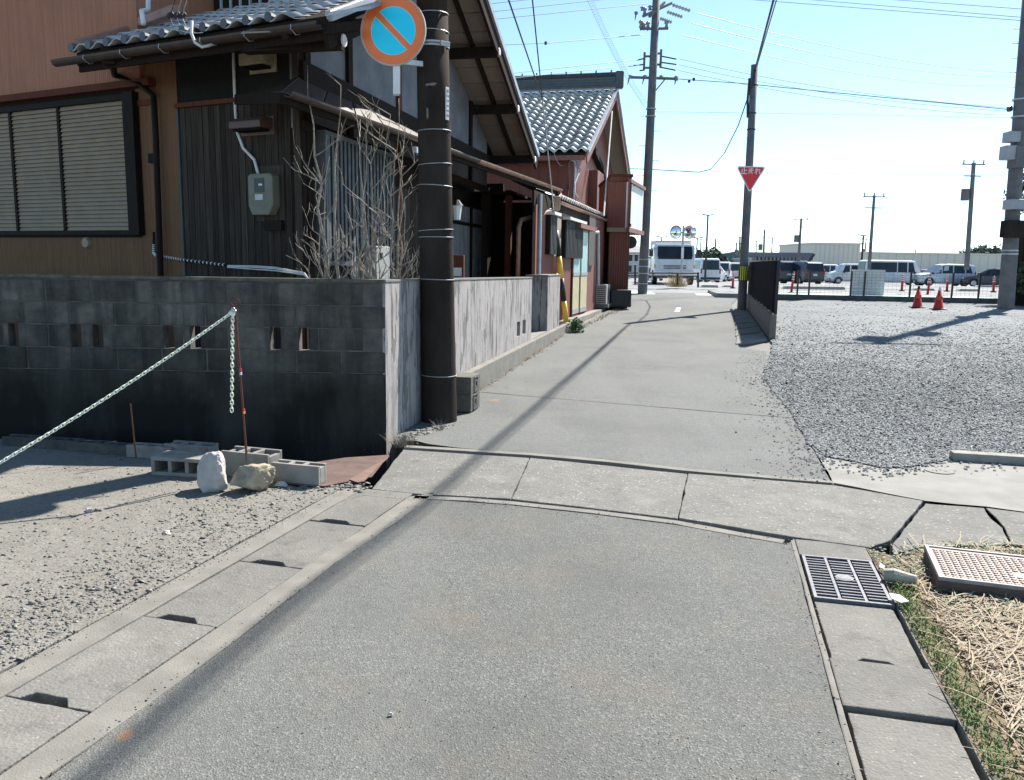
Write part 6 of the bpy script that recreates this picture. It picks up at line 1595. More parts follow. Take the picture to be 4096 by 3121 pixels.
# cones
for (vx,vy0,vy1,lb) in ((1975,620,661,'left one of the two worn red traffic cones on the gravel'),(2020,620,667,'right one of the two red traffic cones, with a white-green tip')):
    d=27.4 if vx<2000 else 26.6
    c=hd(vx,vy1,d); c.z=zt(d)+.02; h=.70
    t=thing('traffic_cone',lb,'traffic cone',c,group='traffic cones on the gravel yard')
    mb=MB(); mb.tube([c+Vector((0,0,z)) for z in (.03,.05,h)],[.17,.15,.03],18); mb.build('cone',ORCONE,t,smooth=True)
    mb=MB(); mb.box(c+Vector((0,0,.015)),(.40,.40,.03)); mb.build('base',BLKM,t,bevel=.01)
    mb=MB(); mb.tube([c+Vector((0,0,h-.1)),c+Vector((0,0,h+.01))],[.05,.032],14); mb.build('tip',WPLAS if vx>2000 else BLKM,t)
    mb=MB(); mb.tube([c+Vector((0,0,.3)),c+Vector((0,0,.42))],[.119,.099],18); mb.build('faded_band',mat('faded_red',(.50,.06,.045),(.46,.09,.07),10,.6),t)
# ================================================================ DELINEATORS, WHEEL STOPS, RAIL
def delin(vx,vy0,vy1,d,lb,lean=0.):
    top=hd(vx+lean,vy0,d); c=hd(vx,vy1,d); t=thing('bollard',lb,'bollard',c,group='red flexible bollards along the cross street')
    mb=MB(); mb.tube([c,c.lerp(top,.98),top],[.05,.045,.02],10); mb.build('post',ORCONE,t,smooth=True)
    for k in (.62,.74,.86): mb=MB(); mb.tube([c.lerp(top,k),c.lerp(top,k+.055)],.05,10); mb.build('reflective_band',WHITE,t)
    mb=MB(); mb.tube([c-Vector((0,0,.02)),c+Vector((0,0,.03))],.11,12); mb.build('foot',BLKM,t)
cv=lambda x,y:((2450+x/2.594)/K,(820+y/2.594)/K); cw=lambda x,y:((3250+x/2.606)/K,(820+y/2.606)/K)
for (p,q,lb,ln) in ((cv(1255,700),cv(1247,862),'red bollard just left of the stop sign pole',.0),(cv(1692,705),cv(1683,870),'red bollard next to the dark panel fence',0),(cv(1883,695),cv(1855,912),'tilted red bollard in front of the dark vans',0),(cw(943,730),cw(930,895),'red bollard right of the white block screen',0),(cw(1228,720),cw(1198,950),'leaning red bollard in front of the silver minivan wheel',0),(cw(1412,733),cw(1400,900),'red bollard before the silver minivan door',0),(cw(1895,742),cw(1885,908),'red bollard nearest the thick right pole',0)):
    d=34.5; delin(q[0],p[1],q[1],d,lb,p[0]-q[0])
def wstop(x0,y0,x1,y1,d,lb,fn):
    a=hd(*fn(x0,y0),d); b=hd(*fn(x1,y1),d); c=(a+b)/2; mb=MB(); h=abs(a.z-b.z); L=abs(b.x-a.x)
    mb.prism([(a.x,d,b.z),(b.x,d,b.z),(b.x-.04,d+.02,a.z),(a.x+.12,d+.02,a.z)],(0,.3,0)); mb.solo('kerb_block',CMUL,lb,'kerb block',bevel=.01)
wstop(915,830,1100,860,40,'sunlit kerb block at the end of the dark pipe rail',cv); wstop(1138,835,1240,850,44,'small kerb block left of the red bollard',cv)
wstop(1770,842,2205,880,35.4,'long kerb block behind the dark panel fence end',cv)
wstop(0,850,345,888,35.5,'long kerb block left of the white block screen',cw); wstop(1050,868,1275,897,36,'kerb block in front of the minivan nose',cw); wstop(1520,875,1750,905,36,'kerb block below the rear of the silver minivan',cw); wstop(1710,838,1960,862,44,'kerb block by the dark car at the right',cw)
rlz=thing('pipe_rail','dark pipe guard rail on posts in front of the white truck','guard rail',hd(1500,617,40))
for y in (705,735): 
    a=hd(*cv(160,y),40.5); b=hd(*cv(900,y+3),40.5); mb=MB(); mb.tube([a,b],.035,8); mb.build('rail',BLKM,rlz)
for x,y0,y1 in ((235,615,830),(675,705,830),(888,700,858)):
    mb=MB(); mb.tube([hd(*cv(x,y1),40.4),hd(*cv(x,y0),40.4)],.05,8); mb.build('rail_post',BLKM,rlz)
# mirror pole
mp=hd(*cv(710,840),41.5); mt_=hd(*cv(737,215),41.5); mr=thing('traffic_mirror','grey post with two round orange traffic mirrors in front of the truck','traffic mirror',mp)
mb=MB(); mb.tube([mp,mt_],.055,10); mb.build('post',STEEL,mr)
MIRR=mat('mirror_glass',(.75,.78,.8),None,1,.06,metal=1.); ORNGM=mat('orange_rim',(.75,.28,.08),None,3,.5)
for (x,sx2,an) in ((657,-1,.35),(805,1,-.35)):
    c=hd(*cv(x,285),41.3); R3=Matrix.Rotation(an,3,'Z'); nn3=R3@Vector((0,-1,0)); h_=MB(); 
    h_.tube([c-nn3*.05,c+nn3*.01],[.31,.325],28); ho=h_.build('mirror_back',POLEL,mr)
    mb=MB(); 
    pts=[c+nn3*(.012+.05*(1-(k/5)**2)) for k in range(6)]
    mb.tube([c+nn3*.0125,c+nn3*.03,c+nn3*.05,c+nn3*.06],[.32,.26,.16,.02],28); mb.build('mirror_face',MIRR,ho,smooth=True)
    mb=MB(); 
    arc=[c+nn3*.02+(R3@Vector((math.cos(a),0,math.sin(a))))*.335 for a in [rad(30+12*i) for i in range(11)]]; mb.tube(arc,.014,6); mb.build('visor',ORNGM,ho)
    mb=MB(); mb.tube([c-nn3*.04,hd(*cv(731,290),41.5)],.03,6); mb.build('arm',STEEL,mr)
mb=MB(); c=hd(*cv(727,500),41.4); mb.box(c,(.12,.03,.5)); mb.build('plate',WHITE,mr)
c=hd(*cv(665,850),41.0)
tuft((c.x,c.y,c.z),260,.75,.55,DRY,'dry_tuft','big dry grass tuft at the foot of the mirror post','grass tuft',spread=1.0,wd=.012)
# ================================================================ VEHICLES
CARW=mat('white_car_paint',(.72,.74,.77),None,2,.25,spec=.6); CARS=mat('silver_car_paint',(.50,.53,.58),None,2,.28,metal=.3,spec=.6); CARD=mat('dark_car_paint',(.03,.035,.05),None,2,.22,spec=.6); CARG=mat('dark_green_paint',(.05,.09,.08),None,2,.3)
TYRE=mat('tyre',(.02,.02,.02),None,5,.8); RIM=mat('wheel_rim',(.5,.51,.53),None,5,.35,metal=.6); HEAD=mat('head_lamp',(.7,.72,.75),None,4,.15); TAIL=mat('tail_lamp',(.5,.02,.02),None,4,.25); TRIM=mat('black_trim',(.03,.03,.035),None,4,.5); PLATE=mat('number_plate',(.7,.7,.66),None,4,.5); YPL=mat('yellow_plate',(.75,.6,.1),None,4,.5)
GLC=mat('car_glass',(.012,.016,.022),(.03,.038,.048),.8,.12,spec=.3)
class Car:
    def __init__(s,name,label,cat,st,L,paint,group='parked cars'):
        # st: list of (x,zlow,zbelt,ztop,wbelt,wtop); x from front(0) to rear(L); local frame: +X = forward
        s.t=thing(name,label,cat,(0,0,0),group=group); s.st=st; s.L=L; mb=MB(); n=len(st)
        for (x,zl,zb,zt__,wb,wt) in st:
            X=L/2-x; rr=min(.07,(zt__-zb)*.3+.01)
            sec=[(wb*.93,zl),(wb,zl+.12),(wb*1.0,(zl+zb)/2),(wb*.985,zb),(wt+.01,zt__-rr),(wt-.09,zt__)]
            for y,z in sec: mb.v.append(Vector((X,y,z)))
            for y,z in sec[::-1]: mb.v.append(Vector((X,-y,z)))
        for i in range(n-1):
            for j in range(12):
                j2=(j+1)%12; mb.f.append((i*12+j,i*12+j2,(i+1)*12+j2,(i+1)*12+j))
        mb.f.append(tuple(range(12))); mb.f.append(tuple(range((n-1)*12,n*12))[::-1])
        s.body=mb.build('body',paint,s.t,fix=True,bevel=.03)
    def at(s,x):
        st=s.st
        for a,b in zip(st,st[1:]):
            if a[0]<=x<=b[0]:
                t=(x-a[0])/(b[0]-a[0]+1e-9); return [p+(q-p)*t for p,q in zip(a,b)]
        return list(st[-1] if x>st[-1][0] else st[0])
    def side(s,x,f,sgn,o=.006):
        a=s.at(x); rr=min(.07,(a[3]-a[2])*.3+.01); y=a[4]*.985+(a[5]+.01-a[4]*.985)*f; z=a[2]+(a[3]-rr-a[2])*f; return Vector((s.L/2-x,sgn*(y+o),z))
    def sidewin(s,x0,x1,f0=.12,f1=.95,x0t=None,x1t=None):
        x0t=x0 if x0t is None else x0t; x1t=x1 if x1t is None else x1t
        for sg in (1,-1):
            a=[s.side(x0,f0,sg),s.side(x1,f0,sg),s.side(x1t,f1,sg),s.side(x0t,f1,sg)]; mb=MB(); d=Vector((0,-sg*.02,0)); mb.prism(a,d); mb.build('side_window',GLC,s.t,fix=True)
    def glass(s,i,name,f0=.1,f1=.92,y=.86):  # on the surface between station i and i+1 (sloped) across the width
        a,b=s.st[i],s.st[i+1]; P=[]
        for f,sg in ((f0,1),(f0,-1),(f1,-1),(f1,1)):
            x=a[0]+(b[0]-a[0])*f; z=a[3]+(b[3]-a[3])*f; w_=(a[5]+(b[5]-a[5])*f)*y; P.append(Vector((s.L/2-x,sg*w_,z)))
        n_=(P[1]-P[0]).cross(P[3]-P[0]).normalized()
        if n_.z<0: n_=-n_
        if abs(n_.z)<.1 and n_.x*(1 if i<len(s.st)/2 else -1)<0: n_=-n_
        mb=MB(); mb.prism([p-n_*.02 for p in P],n_*.03); mb.build(name,GLC,s.t,fix=True)
    def box(s,c,d,m,name,bev=0.01): mb=MB(); mb.box(c,d); return mb.build(name,m,s.t,bevel=bev)
    def wheels(s,xs,r,hw):
        for x in xs:
            for sg in (1,-1):
                mb=MB(); c=Vector((s.L/2-x,sg*(hw-.10),r)); mb.tube([c-Vector((0,sg*.1,0)),c+Vector((0,sg*.115,0))],r,18); w_=mb.build('wheel',TYRE,s.t)
                mb=MB(); mb.tube([c+Vector((0,sg*.116,0)),c+Vector((0,sg*.122,0))],r*.62,14); mb.build('rim',RIM,w_)
                mb=MB(); ar=[]; 
                for k in range(11): a=math.pi*k/10; ar.append(c+Vector((math.cos(a)*(r+.06),sg*.095,math.sin(a)*(r+.06)-.02)))
                mb.tube(ar,.035,5); mb.build('wheel_arch',TRIM,s.t)
    def lamps(s,fz,rz,hw,plate=PLATE):
        L=s.L
        for sg in (1,-1):
            s.box((L/2+.005,sg*(hw-.22),fz),(.05,.30,.16),HEAD,'headlight'); s.box((-L/2-.005,sg*(hw-.10),rz),(.05,.12,.38),TAIL,'tail_light')
        s.box((L/2+.02,0,.42),(.03,1.0,.18),TRIM,'grille'); s.box((L/2+.035,0,.36),(.02,.33,.16),plate,'number_plate'); s.box((-L/2-.02,0,.78),(.02,.33,.16),plate,'number_plate')
        s.box((-L/2-.01,0,.38),(.08,hw*1.8,.16),TRIM,'bumper'); s.box((L/2-.0,0,.26),(.08,hw*1.8,.12),TRIM,'bumper')
        for sg in (1,-1): s.box((L/2-1.05,sg*(hw+.10),1.05),(.14,.18,.16),TRIM,'wing_mirror')
    def place(s,p,yaw): s.t.location=p; s.t.rotation_euler=(0,0,yaw); return s.t
def keivan(label,paint,L=3.4,W=1.48,H=1.88,name='kei_van',rearwin=True):
    h=W/2; st=[(0,.25,.62,.72,h*.93,h*.85),(.10,.22,.85,1.02,h*.97,h*.9),(.42,.2,.95,1.12,h,h*.9),(.95,.2,.98,H-.05,h,h*.86),(1.3,.2,.98,H,h,h*.87),(L-.35,.2,.98,H,h,h*.87),(L-.06,.22,.98,H-.07,h*.98,h*.84),(L,.28,.9,1.0,h*.96,h*.9)]
    c=Car(name,label,'van',st,L,paint); c.glass(2,'windscreen',.08,.95); c.sidewin(.95,1.55,.1,.9,x0t=1.15); c.sidewin(1.65,2.45,.1,.9); c.sidewin(2.53,L-.3,.1,.9)
    mb=MB(); hw=h*.78; mb.prism([Vector((-L/2-.012+.0,-hw,1.05)),Vector((-L/2-.012,hw,1.05)),Vector((-L/2+.045,hw*.93,H-.16)),Vector((-L/2+.045,-hw*.93,H-.16))],(-.02,0,0)); mb.build('rear_window',GLC,c.t,fix=True)
    c.wheels((.62,L-.62),.28,h); c.lamps(.82,.95,h); return c
def minivan(label,paint,L=4.5,W=1.7,H=1.82,name='minivan'):
    h=W/2; st=[(0,.28,.6,.70,h*.85,h*.75),(.12,.22,.78,.92,h*.95,h*.85),(.85,.2,.95,1.08,h,h*.85),(1.75,.2,.98,H-.08,h,h*.82),(2.2,.2,.98,H,h,h*.83),(L-.5,.2,.98,H-.02,h,h*.83),(L-.12,.24,.98,H-.12,h*.98,h*.8),(L,.3,.85,1.0,h*.94,h*.86)]
    c=Car(name,label,'minivan',st,L,paint); c.glass(2,'windscreen',.08,.95); c.sidewin(1.25,1.75,.12,.55,x0t=1.5); c.sidewin(1.85,2.65,.1,.9); c.sidewin(2.75,3.6,.1,.9); c.sidewin(3.7,L-.3,.12,.85,x1t=L-.45)
    mb=MB(); hw=h*.78; mb.prism([Vector((-L/2-.012,-hw,1.08)),Vector((-L/2-.012,hw,1.08)),Vector((-L/2+.09,hw*.93,H-.2)),Vector((-L/2+.09,-hw*.93,H-.2))],(-.02,0,0)); mb.build('rear_window',GLC,c.t,fix=True)
    c.wheels((.85,L-.85),.32,h); c.lamps(.80,1.0,h); return c
def hatch(label,paint,L=3.9,W=1.68,H=1.5,name='hatchback'):
    h=W/2; st=[(0,.26,.5,.6,h*.8,h*.7),(.12,.2,.66,.80,h*.94,h*.8),(.9,.18,.85,.98,h,h*.82),(1.75,.18,.9,H-.06,h,h*.74),(2.2,.18,.9,H,h,h*.75),(3.1,.2,.92,H-.06,h,h*.74),(L-.2,.24,.92,1.05,h*.97,h*.82),(L,.3,.8,.92,h*.9,h*.8)]
    c=Car(name,label,'car',st,L,paint); c.glass(2,'windscreen',.08,.95); c.glass(5,'rear_window',.08,.85); c.sidewin(1.5,2.15,.1,.9,x0t=1.8); c.sidewin(2.25,3.1,.1,.9,x1t=2.95)
    c.wheels((.78,L-.78),.31,h); c.lamps(.70,.85,h); return c
def putcar(c,vx,vy,d,yaw):    # vx,vy = image position of the middle of the base
    p=hd(vx,vy,d); p.z=zt(d); c.place(p,yaw)
V=lambda x,y:((x)/K,(y)/K)
# yaw 0 = facing +X (right); pi = facing left; -pi/2 = facing camera
putcar(keivan('white van mostly hidden behind the tall crossarm pole',CARW),*V(2605,1105),78,rad(95))
putcar(keivan('white van parked just right of the truck, half hidden by the truck',CARW,4.4,1.7,1.95,'white_van'),*V(2810,1122),68,rad(93))
putcar(hatch('white hatchback squeezed between two white vans right of the truck',CARW),*V(2852,1115),76,rad(60))
putcar(keivan('white boxy van seen from behind between the truck and the stop sign pole',CARW),*V(2893,1122),82,rad(72))
putcar(keivan('white van almost hidden behind the stop sign pole',CARW),*V(2940,1117),88,rad(80))
putcar(minivan('dark blue van seen from behind above the panel fence',CARD,4.4,1.70,1.85),*V(3122,1132),68,rad(88))
putcar(minivan('dark van seen from behind, right neighbour of the dark blue one',CARD,4.4,1.69,1.80),*V(3200,1132),66,rad(100))
putcar(keivan('small white van behind the white hatchback',CARW,3.3,1.48,1.8),*V(3275,1105),82,rad(175))
putcar(hatch('white hatchback facing left in front of the small white van',CARW,4.2),*V(3292,1122),86,rad(172))
putcar(keivan('white boxy van left of the white block screen',CARW,3.4,1.48,1.8),*V(3395,1130),75,rad(172))
putcar(keivan('large white van behind the white block screen',CARW,5.2,1.9,2.1,'large_van'),*V(3560,1140),72,rad(0))
putcar(minivan('silver minivan facing left, largest car at the right',CARS),*V(3768,1150),69,rad(176))
putcar(hatch('dark car half hidden by the thick right pole',CARD,4.0,1.7,1.5),*V(3965,1145),66,rad(150))
for i,(x,y,d,lb,pt) in enumerate(((3860,1110,84,'white car behind the rear of the silver minivan',CARW),(3720,1095,95,'red car roof showing above the silver minivan',mat('red_car_paint',(.5,.04,.03),None,2,.3)))):
    putcar(hatch(lb,pt,4.0),*V(x,y),d,rad(20*i))
# green cab behind the large van
c=keivan('green truck cab rising behind the block screen',mat('green_cab_paint',(.10,.30,.26),None,2,.35),2.4,1.7,2.35,'green_cab'); putcar(c,*V(3474,1110),86,rad(178)); c.t['category']='truck'
# ---- TRUCK
TL=7.2; TW=2.30; tk=thing('flatbed_truck','white cab-over truck facing the camera at the end of the lane','truck',(0,0,0))
def TB(c,d,m,name,bev=.02,parent=tk,mx=None): mb=MB(); mb.box(c,d,mx); return mb.build(name,m,parent,bevel=bev)
hw=TW/2 # local: front at y=0 facing -Y
mb=MB(); prof=[(0.0,.62),(-.04,1.05),(0,1.42),(.30,2.18),(.42,2.26),(1.75,2.26),(1.8,2.1),(1.8,.62)]
mb.prism([Vector((-hw*.97,y,z)) for y,z in prof],(TW*.97,0,0)); mb.build('cab',CARW,tk,fix=True,bevel=.07)
mb=MB(); P=[Vector((-hw*.80,-.012,1.46)),Vector((hw*.80,-.012,1.46)),Vector((hw*.84,.02,1.6)),Vector((hw*.82,.255,2.12)),Vector((-hw*.82,.255,2.12)),Vector((-hw*.84,.02,1.6))]
mb.prism(P,(0,-.02,.0)); mb.build('windscreen',GLC,tk,fix=True)
mb=MB(); mb.tube([(-hw*.80,-.02,1.44),(hw*.80,-.02,1.44)],.03,6); mb.build('screen_seal',TRIM,tk)
for sg in (1,-1):
    TB((sg*hw*.86,.02,1.0),(.30,.12,.20),HEAD,'headlight'); TB((sg*hw*.95,.02,1.02),(.1,.14,.18),mat('amber_lamp',(.7,.35,.08),None,3,.3),'indicator')
    TB((sg*(hw+.17),.1,1.75),(.22,.1,.42),TRIM,'wing_mirror'); mb=MB(); mb.tube([(sg*hw*.9,.1,2.0),(sg*(hw+.17),.08,2.0)],.018,6); mb.build('mirror_arm',TRIM,tk)
    for yy in (.75,5.6):
        mb=MB(); c=Vector((sg*(hw-.14),yy,.40)); mb.tube([c-Vector((sg*.12,0,0)),c+Vector((sg*.13,0,0))],.40,20); w_=mb.build('wheel',TYRE,tk); mb=MB(); mb.tube([c+Vector((sg*.131,0,0)),c+Vector((sg*.14,0,0))],.2,14); mb.build('rim',RIM,w_)
    mb=MB(); P=[Vector((sg*(hw*.975),.32,1.4)),Vector((sg*hw*.975,1.3,1.4)),Vector((sg*hw*.975,1.3,2.1)),Vector((sg*hw*.975,.5,2.1))]; mb.prism(P,(sg*.012,0,0)); mb.build('side_window',GLC,tk,fix=True)
    mb=MB(); mb.tube([(sg*hw*.35,-.055,1.46),(sg*hw*.1,-.05,1.54)],.012,5); mb.build('wiper',TRIM,tk)
for z in (.90,.98,1.06): TB((0,-.055,z),(1.25,.03,.035),TRIM,'grille_slat',.005)
TB((0,-.045,.62),(TW*.98,.14,.28),CARW,'bumper'); TB((0,-.12,.56),(.34,.01,.18),PLATE,'number_plate',.0); TB((0,.0,.42),(TW*.9,.1,.14),TRIM,'under_bumper')
TB((0,4.3,.95),(TW,5.0,.14),CARW,'flatbed'); TB((0,3.9,.7),(.8,6.2,.25),TRIM,'chassis')
TB((0,1.95,1.7),(TW,.08,1.5),CARW,'headboard')
for sg in (1,-1): TB((sg*(hw-.03),4.3,1.22),(.05,5.0,.42),CARW,'side_gate')
mb=MB()
for z in (2.42,): mb.tube([(-hw*.9,.5,2.28),(-hw*.85,.5,z),(hw*.85,.5,z),(hw*.9,.5,2.28)],.02,6); mb.tube([(-hw*.9,1.9,2.42),(hw*.9,1.9,2.42)],.02,6); mb.tube([(-hw*.85,.5,z),(-hw*.9,1.9,z)],.02,6); mb.tube([(hw*.85,.5,z),(hw*.9,1.9,z)],.02,6)
mb.build('roof_rail',STEEL,tk)
TB((-.25,1.2,1.9),(.5,.3,.6),mat('grey_seat',(.15,.17,.15),None,3,.8),'seat',.1)
p=hd(1451,612.5,46.5); p.z=zt(46.5); tk.location=p; tk.rotation_euler=(0,0,rad(-3))
# ================================================================ FAR POLES AND LAMPS
def far_pole(x0,y0,x1,y1,d,r,label,kind='util',group='distant poles'):
    a=hd(*V(x1,y1),d); b=hd(*V(x0,y0),d)
    t=thing('street_lamp' if kind=='lamp' else 'utility_pole',label,'street lamp' if kind=='lamp' else 'utility pole',a,group=group)
    mb=MB(); mb.tube([a,b],[r*1.2,r*.9],10); mb.build('shaft',BLKM if kind=='lamp' else POLEL,t)
    if kind=='lamp':
        for sg in (-1,1): mb=MB(); mb.box(b+Vector((sg*d*.0038,0,0)),(d*.0055,d*.003,d*.0012),Matrix.Rotation(rad(-8*sg),3,'Y')); mb.build('lamp_head',BLKM,t)
    else:
        for k,(dz,w_) in enumerate(((.1,1.6),(.9,1.2))):
            mb=MB(); mb.bar(b+Vector((-w_/2,0,-dz)),b+Vector((w_/2,0,-dz)),.08,.08); mb.build('crossarm',POLEL,t)
        for w_ in (-.7,0,.7): mb=MB(); mb.tube([b+Vector((w_,0,-.05)),b+Vector((w_,0,.2))],.05,6); mb.build('insulator',POLEL,t)
        if r>.11: mb=MB(); mb.tube([b+Vector((-.4,0,-2.6)),b+Vector((-.4,0,-1.8))],.28,8); mb.build('transformer',POLEL,t)
    return t
far_pole(2832,860,2820,1128,62,.07,'tallest black double-headed lamp right of the mirror post','lamp')
far_pole(2789,951,2783,1110,85,.07,'short black lamp between the truck and the tall lamp','lamp')
far_pole(3454,941,3444,1080,90,.10,'black lamp left of the tall slim pole near the block screen','lamp')
far_pole(2647,948,2645,975,120,.08,'lamp head peeking above the truck cab','lamp')
far_pole(2863,957,2859,1060,130,.13,'utility pole with transformer right of the tall lamp')
far_pole(2611,972,2610,1090,120,.09,'thin pole just left of the truck cab')
far_pole(2804,955,2801,1050,140,.10,'thin pole touching the short lamp')
far_pole(2960,948,2956,1060,120,.13,'pole with wires just left of the stop sign pole')
far_pole(2946,975,2943,1050,150,.13,'shorter pole beside the stop sign pole')
far_pole(3025,963,3024,1045,140,.10,'thin pole over the left end of the panel fence')
far_pole(3058,921,3053,1060,110,.13,'pole with transformer above the panel fence')
far_pole(3090,950,3086,1020,140,.10,'thin bare pole above the panel fence')
far_pole(3205,876,3193,1060,95,.14,'tall pole with crossarm in front of the warehouse end')
far_pole(3497,782,3476,1078,62,.11,'tall slim pole above the block screen')
far_pole(3465,955,3460,1010,150,.12,'short pole behind the black lamp at the warehouse step')
far_pole(3664,985,3663,1012,160,.10,'pole top showing over the long warehouse roof')
far_pole(3895,652,3866,1080,60,.15,'tall pole with wide crossarm behind the silver minivan')
# ================================================================ FAR BUILDINGS, HILLS
def bldg(name,label,x0,y0,x1,y1,d,dp,m,roof=None,rh=0):
    a=hd(*V(x0,y0),d); b=hd(*V(x1,y1),d); b.z=min(b.z,0); t=thing(name,label,'building',((a.x+b.x)/2,d,0))
    mb=MB(); mb.hexa([(a.x,d,-.2),(b.x,d,-.2),(b.x,d+dp,-.2),(a.x,d+dp,-.2),(a.x,d,a.z),(b.x,d,a.z),(b.x,d+dp,a.z),(a.x,d+dp,a.z)]); mb.build('walls',m,t)
    mb=MB(); mb.hexa([(a.x-.2,d-.2,a.z),(b.x+.2,d-.2,a.z),(b.x+.2,d+dp,a.z),(a.x-.2,d+dp,a.z),(a.x-.2,d-.2,a.z+.25),(b.x+.2,d-.2,a.z+.25),(b.x+.2,d+dp,a.z+.25),(a.x-.2,d+dp,a.z+.25)]); mb.build('parapet',roof or m,t); return t,a,b
wa,a,b=bldg('warehouse','tall beige windowless end block of the warehouse behind the car park',3255,976,3434,1080,140,18,WARE)
for k in range(10):
    x=a.x+(b.x-a.x)*(k+.5)/10; mb=MB(); mb.box((x,139.97,a.z/2),(.06,.05,a.z)); mb.build('panel_joint',mat('joint_beige',(.66,.615,.535),None,2,.8),wa)
mb=MB(); sL=hd(*V(3189,981),152); mb.hexa([(sL.x,152,0),(a.x,140,0),(a.x+1,150,0),(sL.x+1,160,0),(sL.x,152,sL.z),(a.x,140,a.z),(a.x+1,150,a.z),(sL.x+1,160,sL.z)]); mb.build('angled_wing',WARE,wa)
wb,a,b=bldg('warehouse','long low beige warehouse wall stretching to the right',3436,1013,4300,1080,142,18,WARE)
for k in range(26):
    x=a.x+(b.x-a.x)*(k+.5)/26; mb=MB(); mb.box((x,141.97,a.z/2),(.06,.05,a.z)); mb.build('panel_joint',MC['joint_beige'],wb)
HG=mat('pale_grey_siding',(.50,.50,.50),(.45,.45,.45),1,.8); RG=mat('slate_roof',(.22,.22,.23),(.18,.18,.19),1,.7)
t,a,b=bldg('far_house','pale grey two storey house left of the crossarm pole',2512,1018,2555,1100,95,8,HG)
mb=MB(); mb.prism([(a.x-.4,94.5,a.z),(b.x+.4,94.5,a.z),(b.x-.2,98,a.z+1.1),(a.x-.4,98,a.z+1.1)],(0,.3,0)); mb.prism([(a.x-.4,94.5,a.z),(a.x-.4,98.5,a.z+1.1),(a.x-.4,103,a.z)],(b.x-a.x+.8,0,0)); mb.build('roof',RG,t,fix=True)
for (x,y) in ((2523,1032),(2545,1032),(2520,1075)):
    c=hd(*V(x,y),94.98); mb=MB(); mb.box(c,(.35,.04,.7)); w_=mb.build('window',BRNZ,t); mb=MB(); mb.box(c+Vector((0,-.03,0)),(.28,.03,.6)); mb.build('pane',GLASS,w_)
t,a,b=bldg('far_house','small pale house just left of the truck',2592,1035,2610,1100,110,8,HG,RG)
t,a,b=bldg('far_shop','low pale building behind the vans right of the truck',2785,1040,2846,1100,120,8,HG,RG)
t,a,b=bldg('far_shop','distant white flat building left of the stop sign pole',2843,1036,2905,1080,170,8,HG)
t,a,b=bldg('far_shed','low wide shed with pale roof behind the dark vans',3010,1038,3190,1085,112,10,mat('shed_grey',(.42,.40,.36),(.38,.36,.33),1,.8),mat('shed_roof',(.5,.5,.5),(.42,.42,.42),2,.6))
for k in range(12):
    x=a.x+(b.x-a.x)*(k+.5)/12; mb=MB(); mb.box((x,111.7,a.z+.1),(.7,.3,.35)); mb.build('roof_rib',CONCP,t)
c=hd(*V(3120,1020),122); mb=MB(); mb.box((c.x,122,c.z-.2),(9.5,.5,1.1)); mb.solo('billboard_edge',mat('slate_fascia',(.12,.13,.16),None,3,.6),'dark slate fascia above the low shed','fascia',base=(c.x,122,0))
# gatepost-like barrier arm (tilted)
a=hd(*cv(2012,620),75); b=hd(*cv(2090,510),75); mb=MB(); mb.bar(a,b,.22,.22); mb.solo('crane_arm',BLKM,'tilted dark jib rising behind the dark vans','crane arm')
# shed and hedge at the far right
t=thing('garden_shed','brown shed with a pinkish roof at the right edge behind the thick pole','shed',hd(2200,665,29.5))
a=hd(2182,505,29.5); zb=zt(29); print('SHED',a); mb=MB(); mb.box((19.9,29.9,zb+1.25),(4,.8,2.5)); mb.build('walls',WOODD,t)
mb=MB(); mb.prism([(17.75,29.3,zb+2.45),(18.2,29.3,zb+2.9),(22.6,29.3,zb+2.9),(22.6,29.3,zb+2.45)],(0,1.2,0)); mb.build('roof',REDP,t,fix=True)
def leaf_tree(name,label,c,rx,rz,h0,n,m,ls=.09,cat='tree',seed=1,trunk=.15):
    random.seed(seed); t=thing(name,label,cat,c); mb=MB(); cl=[]
    for k in range(22):
        a=random.uniform(0,6.28); e=random.uniform(-.6,1.4); q=random.uniform(.2,.85); cl.append((Vector((math.cos(a)*math.cos(e)*rx*q,math.sin(a)*math.cos(e)*rx*q,h0+rz+math.sin(e)*rz*q)),random.uniform(.25,.45)*rx))
    for k in range(n):
        cc_,rr_=random.choice(cl); v=Vector((random.gauss(0,1),random.gauss(0,1),random.gauss(0,1))); p=Vector(c)+cc_+v.normalized()*rr_*random.uniform(.4,1.05); u=Vector((random.gauss(0,1),random.gauss(0,1),random.gauss(0,1))).normalized(); w_=u.cross(v).normalized(); s_=ls*random.uniform(.6,1.3); mb.add([p-u*s_,p+w_*s_*.6,p+u*s_,p-w_*s_*.6],[(0,1,2,3)])
    mb.build('crown',m,t); mb=MB(); mb.tube([Vector(c),Vector(c)+Vector((.05,0,h0)),Vector(c)+Vector((0,.05,h0+rz))],[trunk,trunk*.8,trunk*.3],8)
    for k in range(6):
        cc_,_=cl[k]; mb.tube([Vector(c)+Vector((0,0,h0*.8)),Vector(c)+cc_],[trunk*.4,trunk*.12],5)
    mb.build('trunk',WOODD,t); return t
LF=mat('evergreen_leaf',(.045,.075,.03),(.025,.045,.018),3,.7); LF2=mat('distant_leaf',(.07,.10,.07),(.05,.075,.05),1,.8)
c=hd(2192,665,30); leaf_tree('hedge_bush','dark evergreen bush behind the thick right pole',(17.9,28.8,zt(29)),.75,.8,.1,2600,LF,.08,'bush',3,.06)
leaf_tree('evergreen_tree','dark tree foliage showing right of the thick pole',(c.x+1.9,31.5,zt(29)),1.6,1.8,2.2,2500,LF,.12,'tree',4)
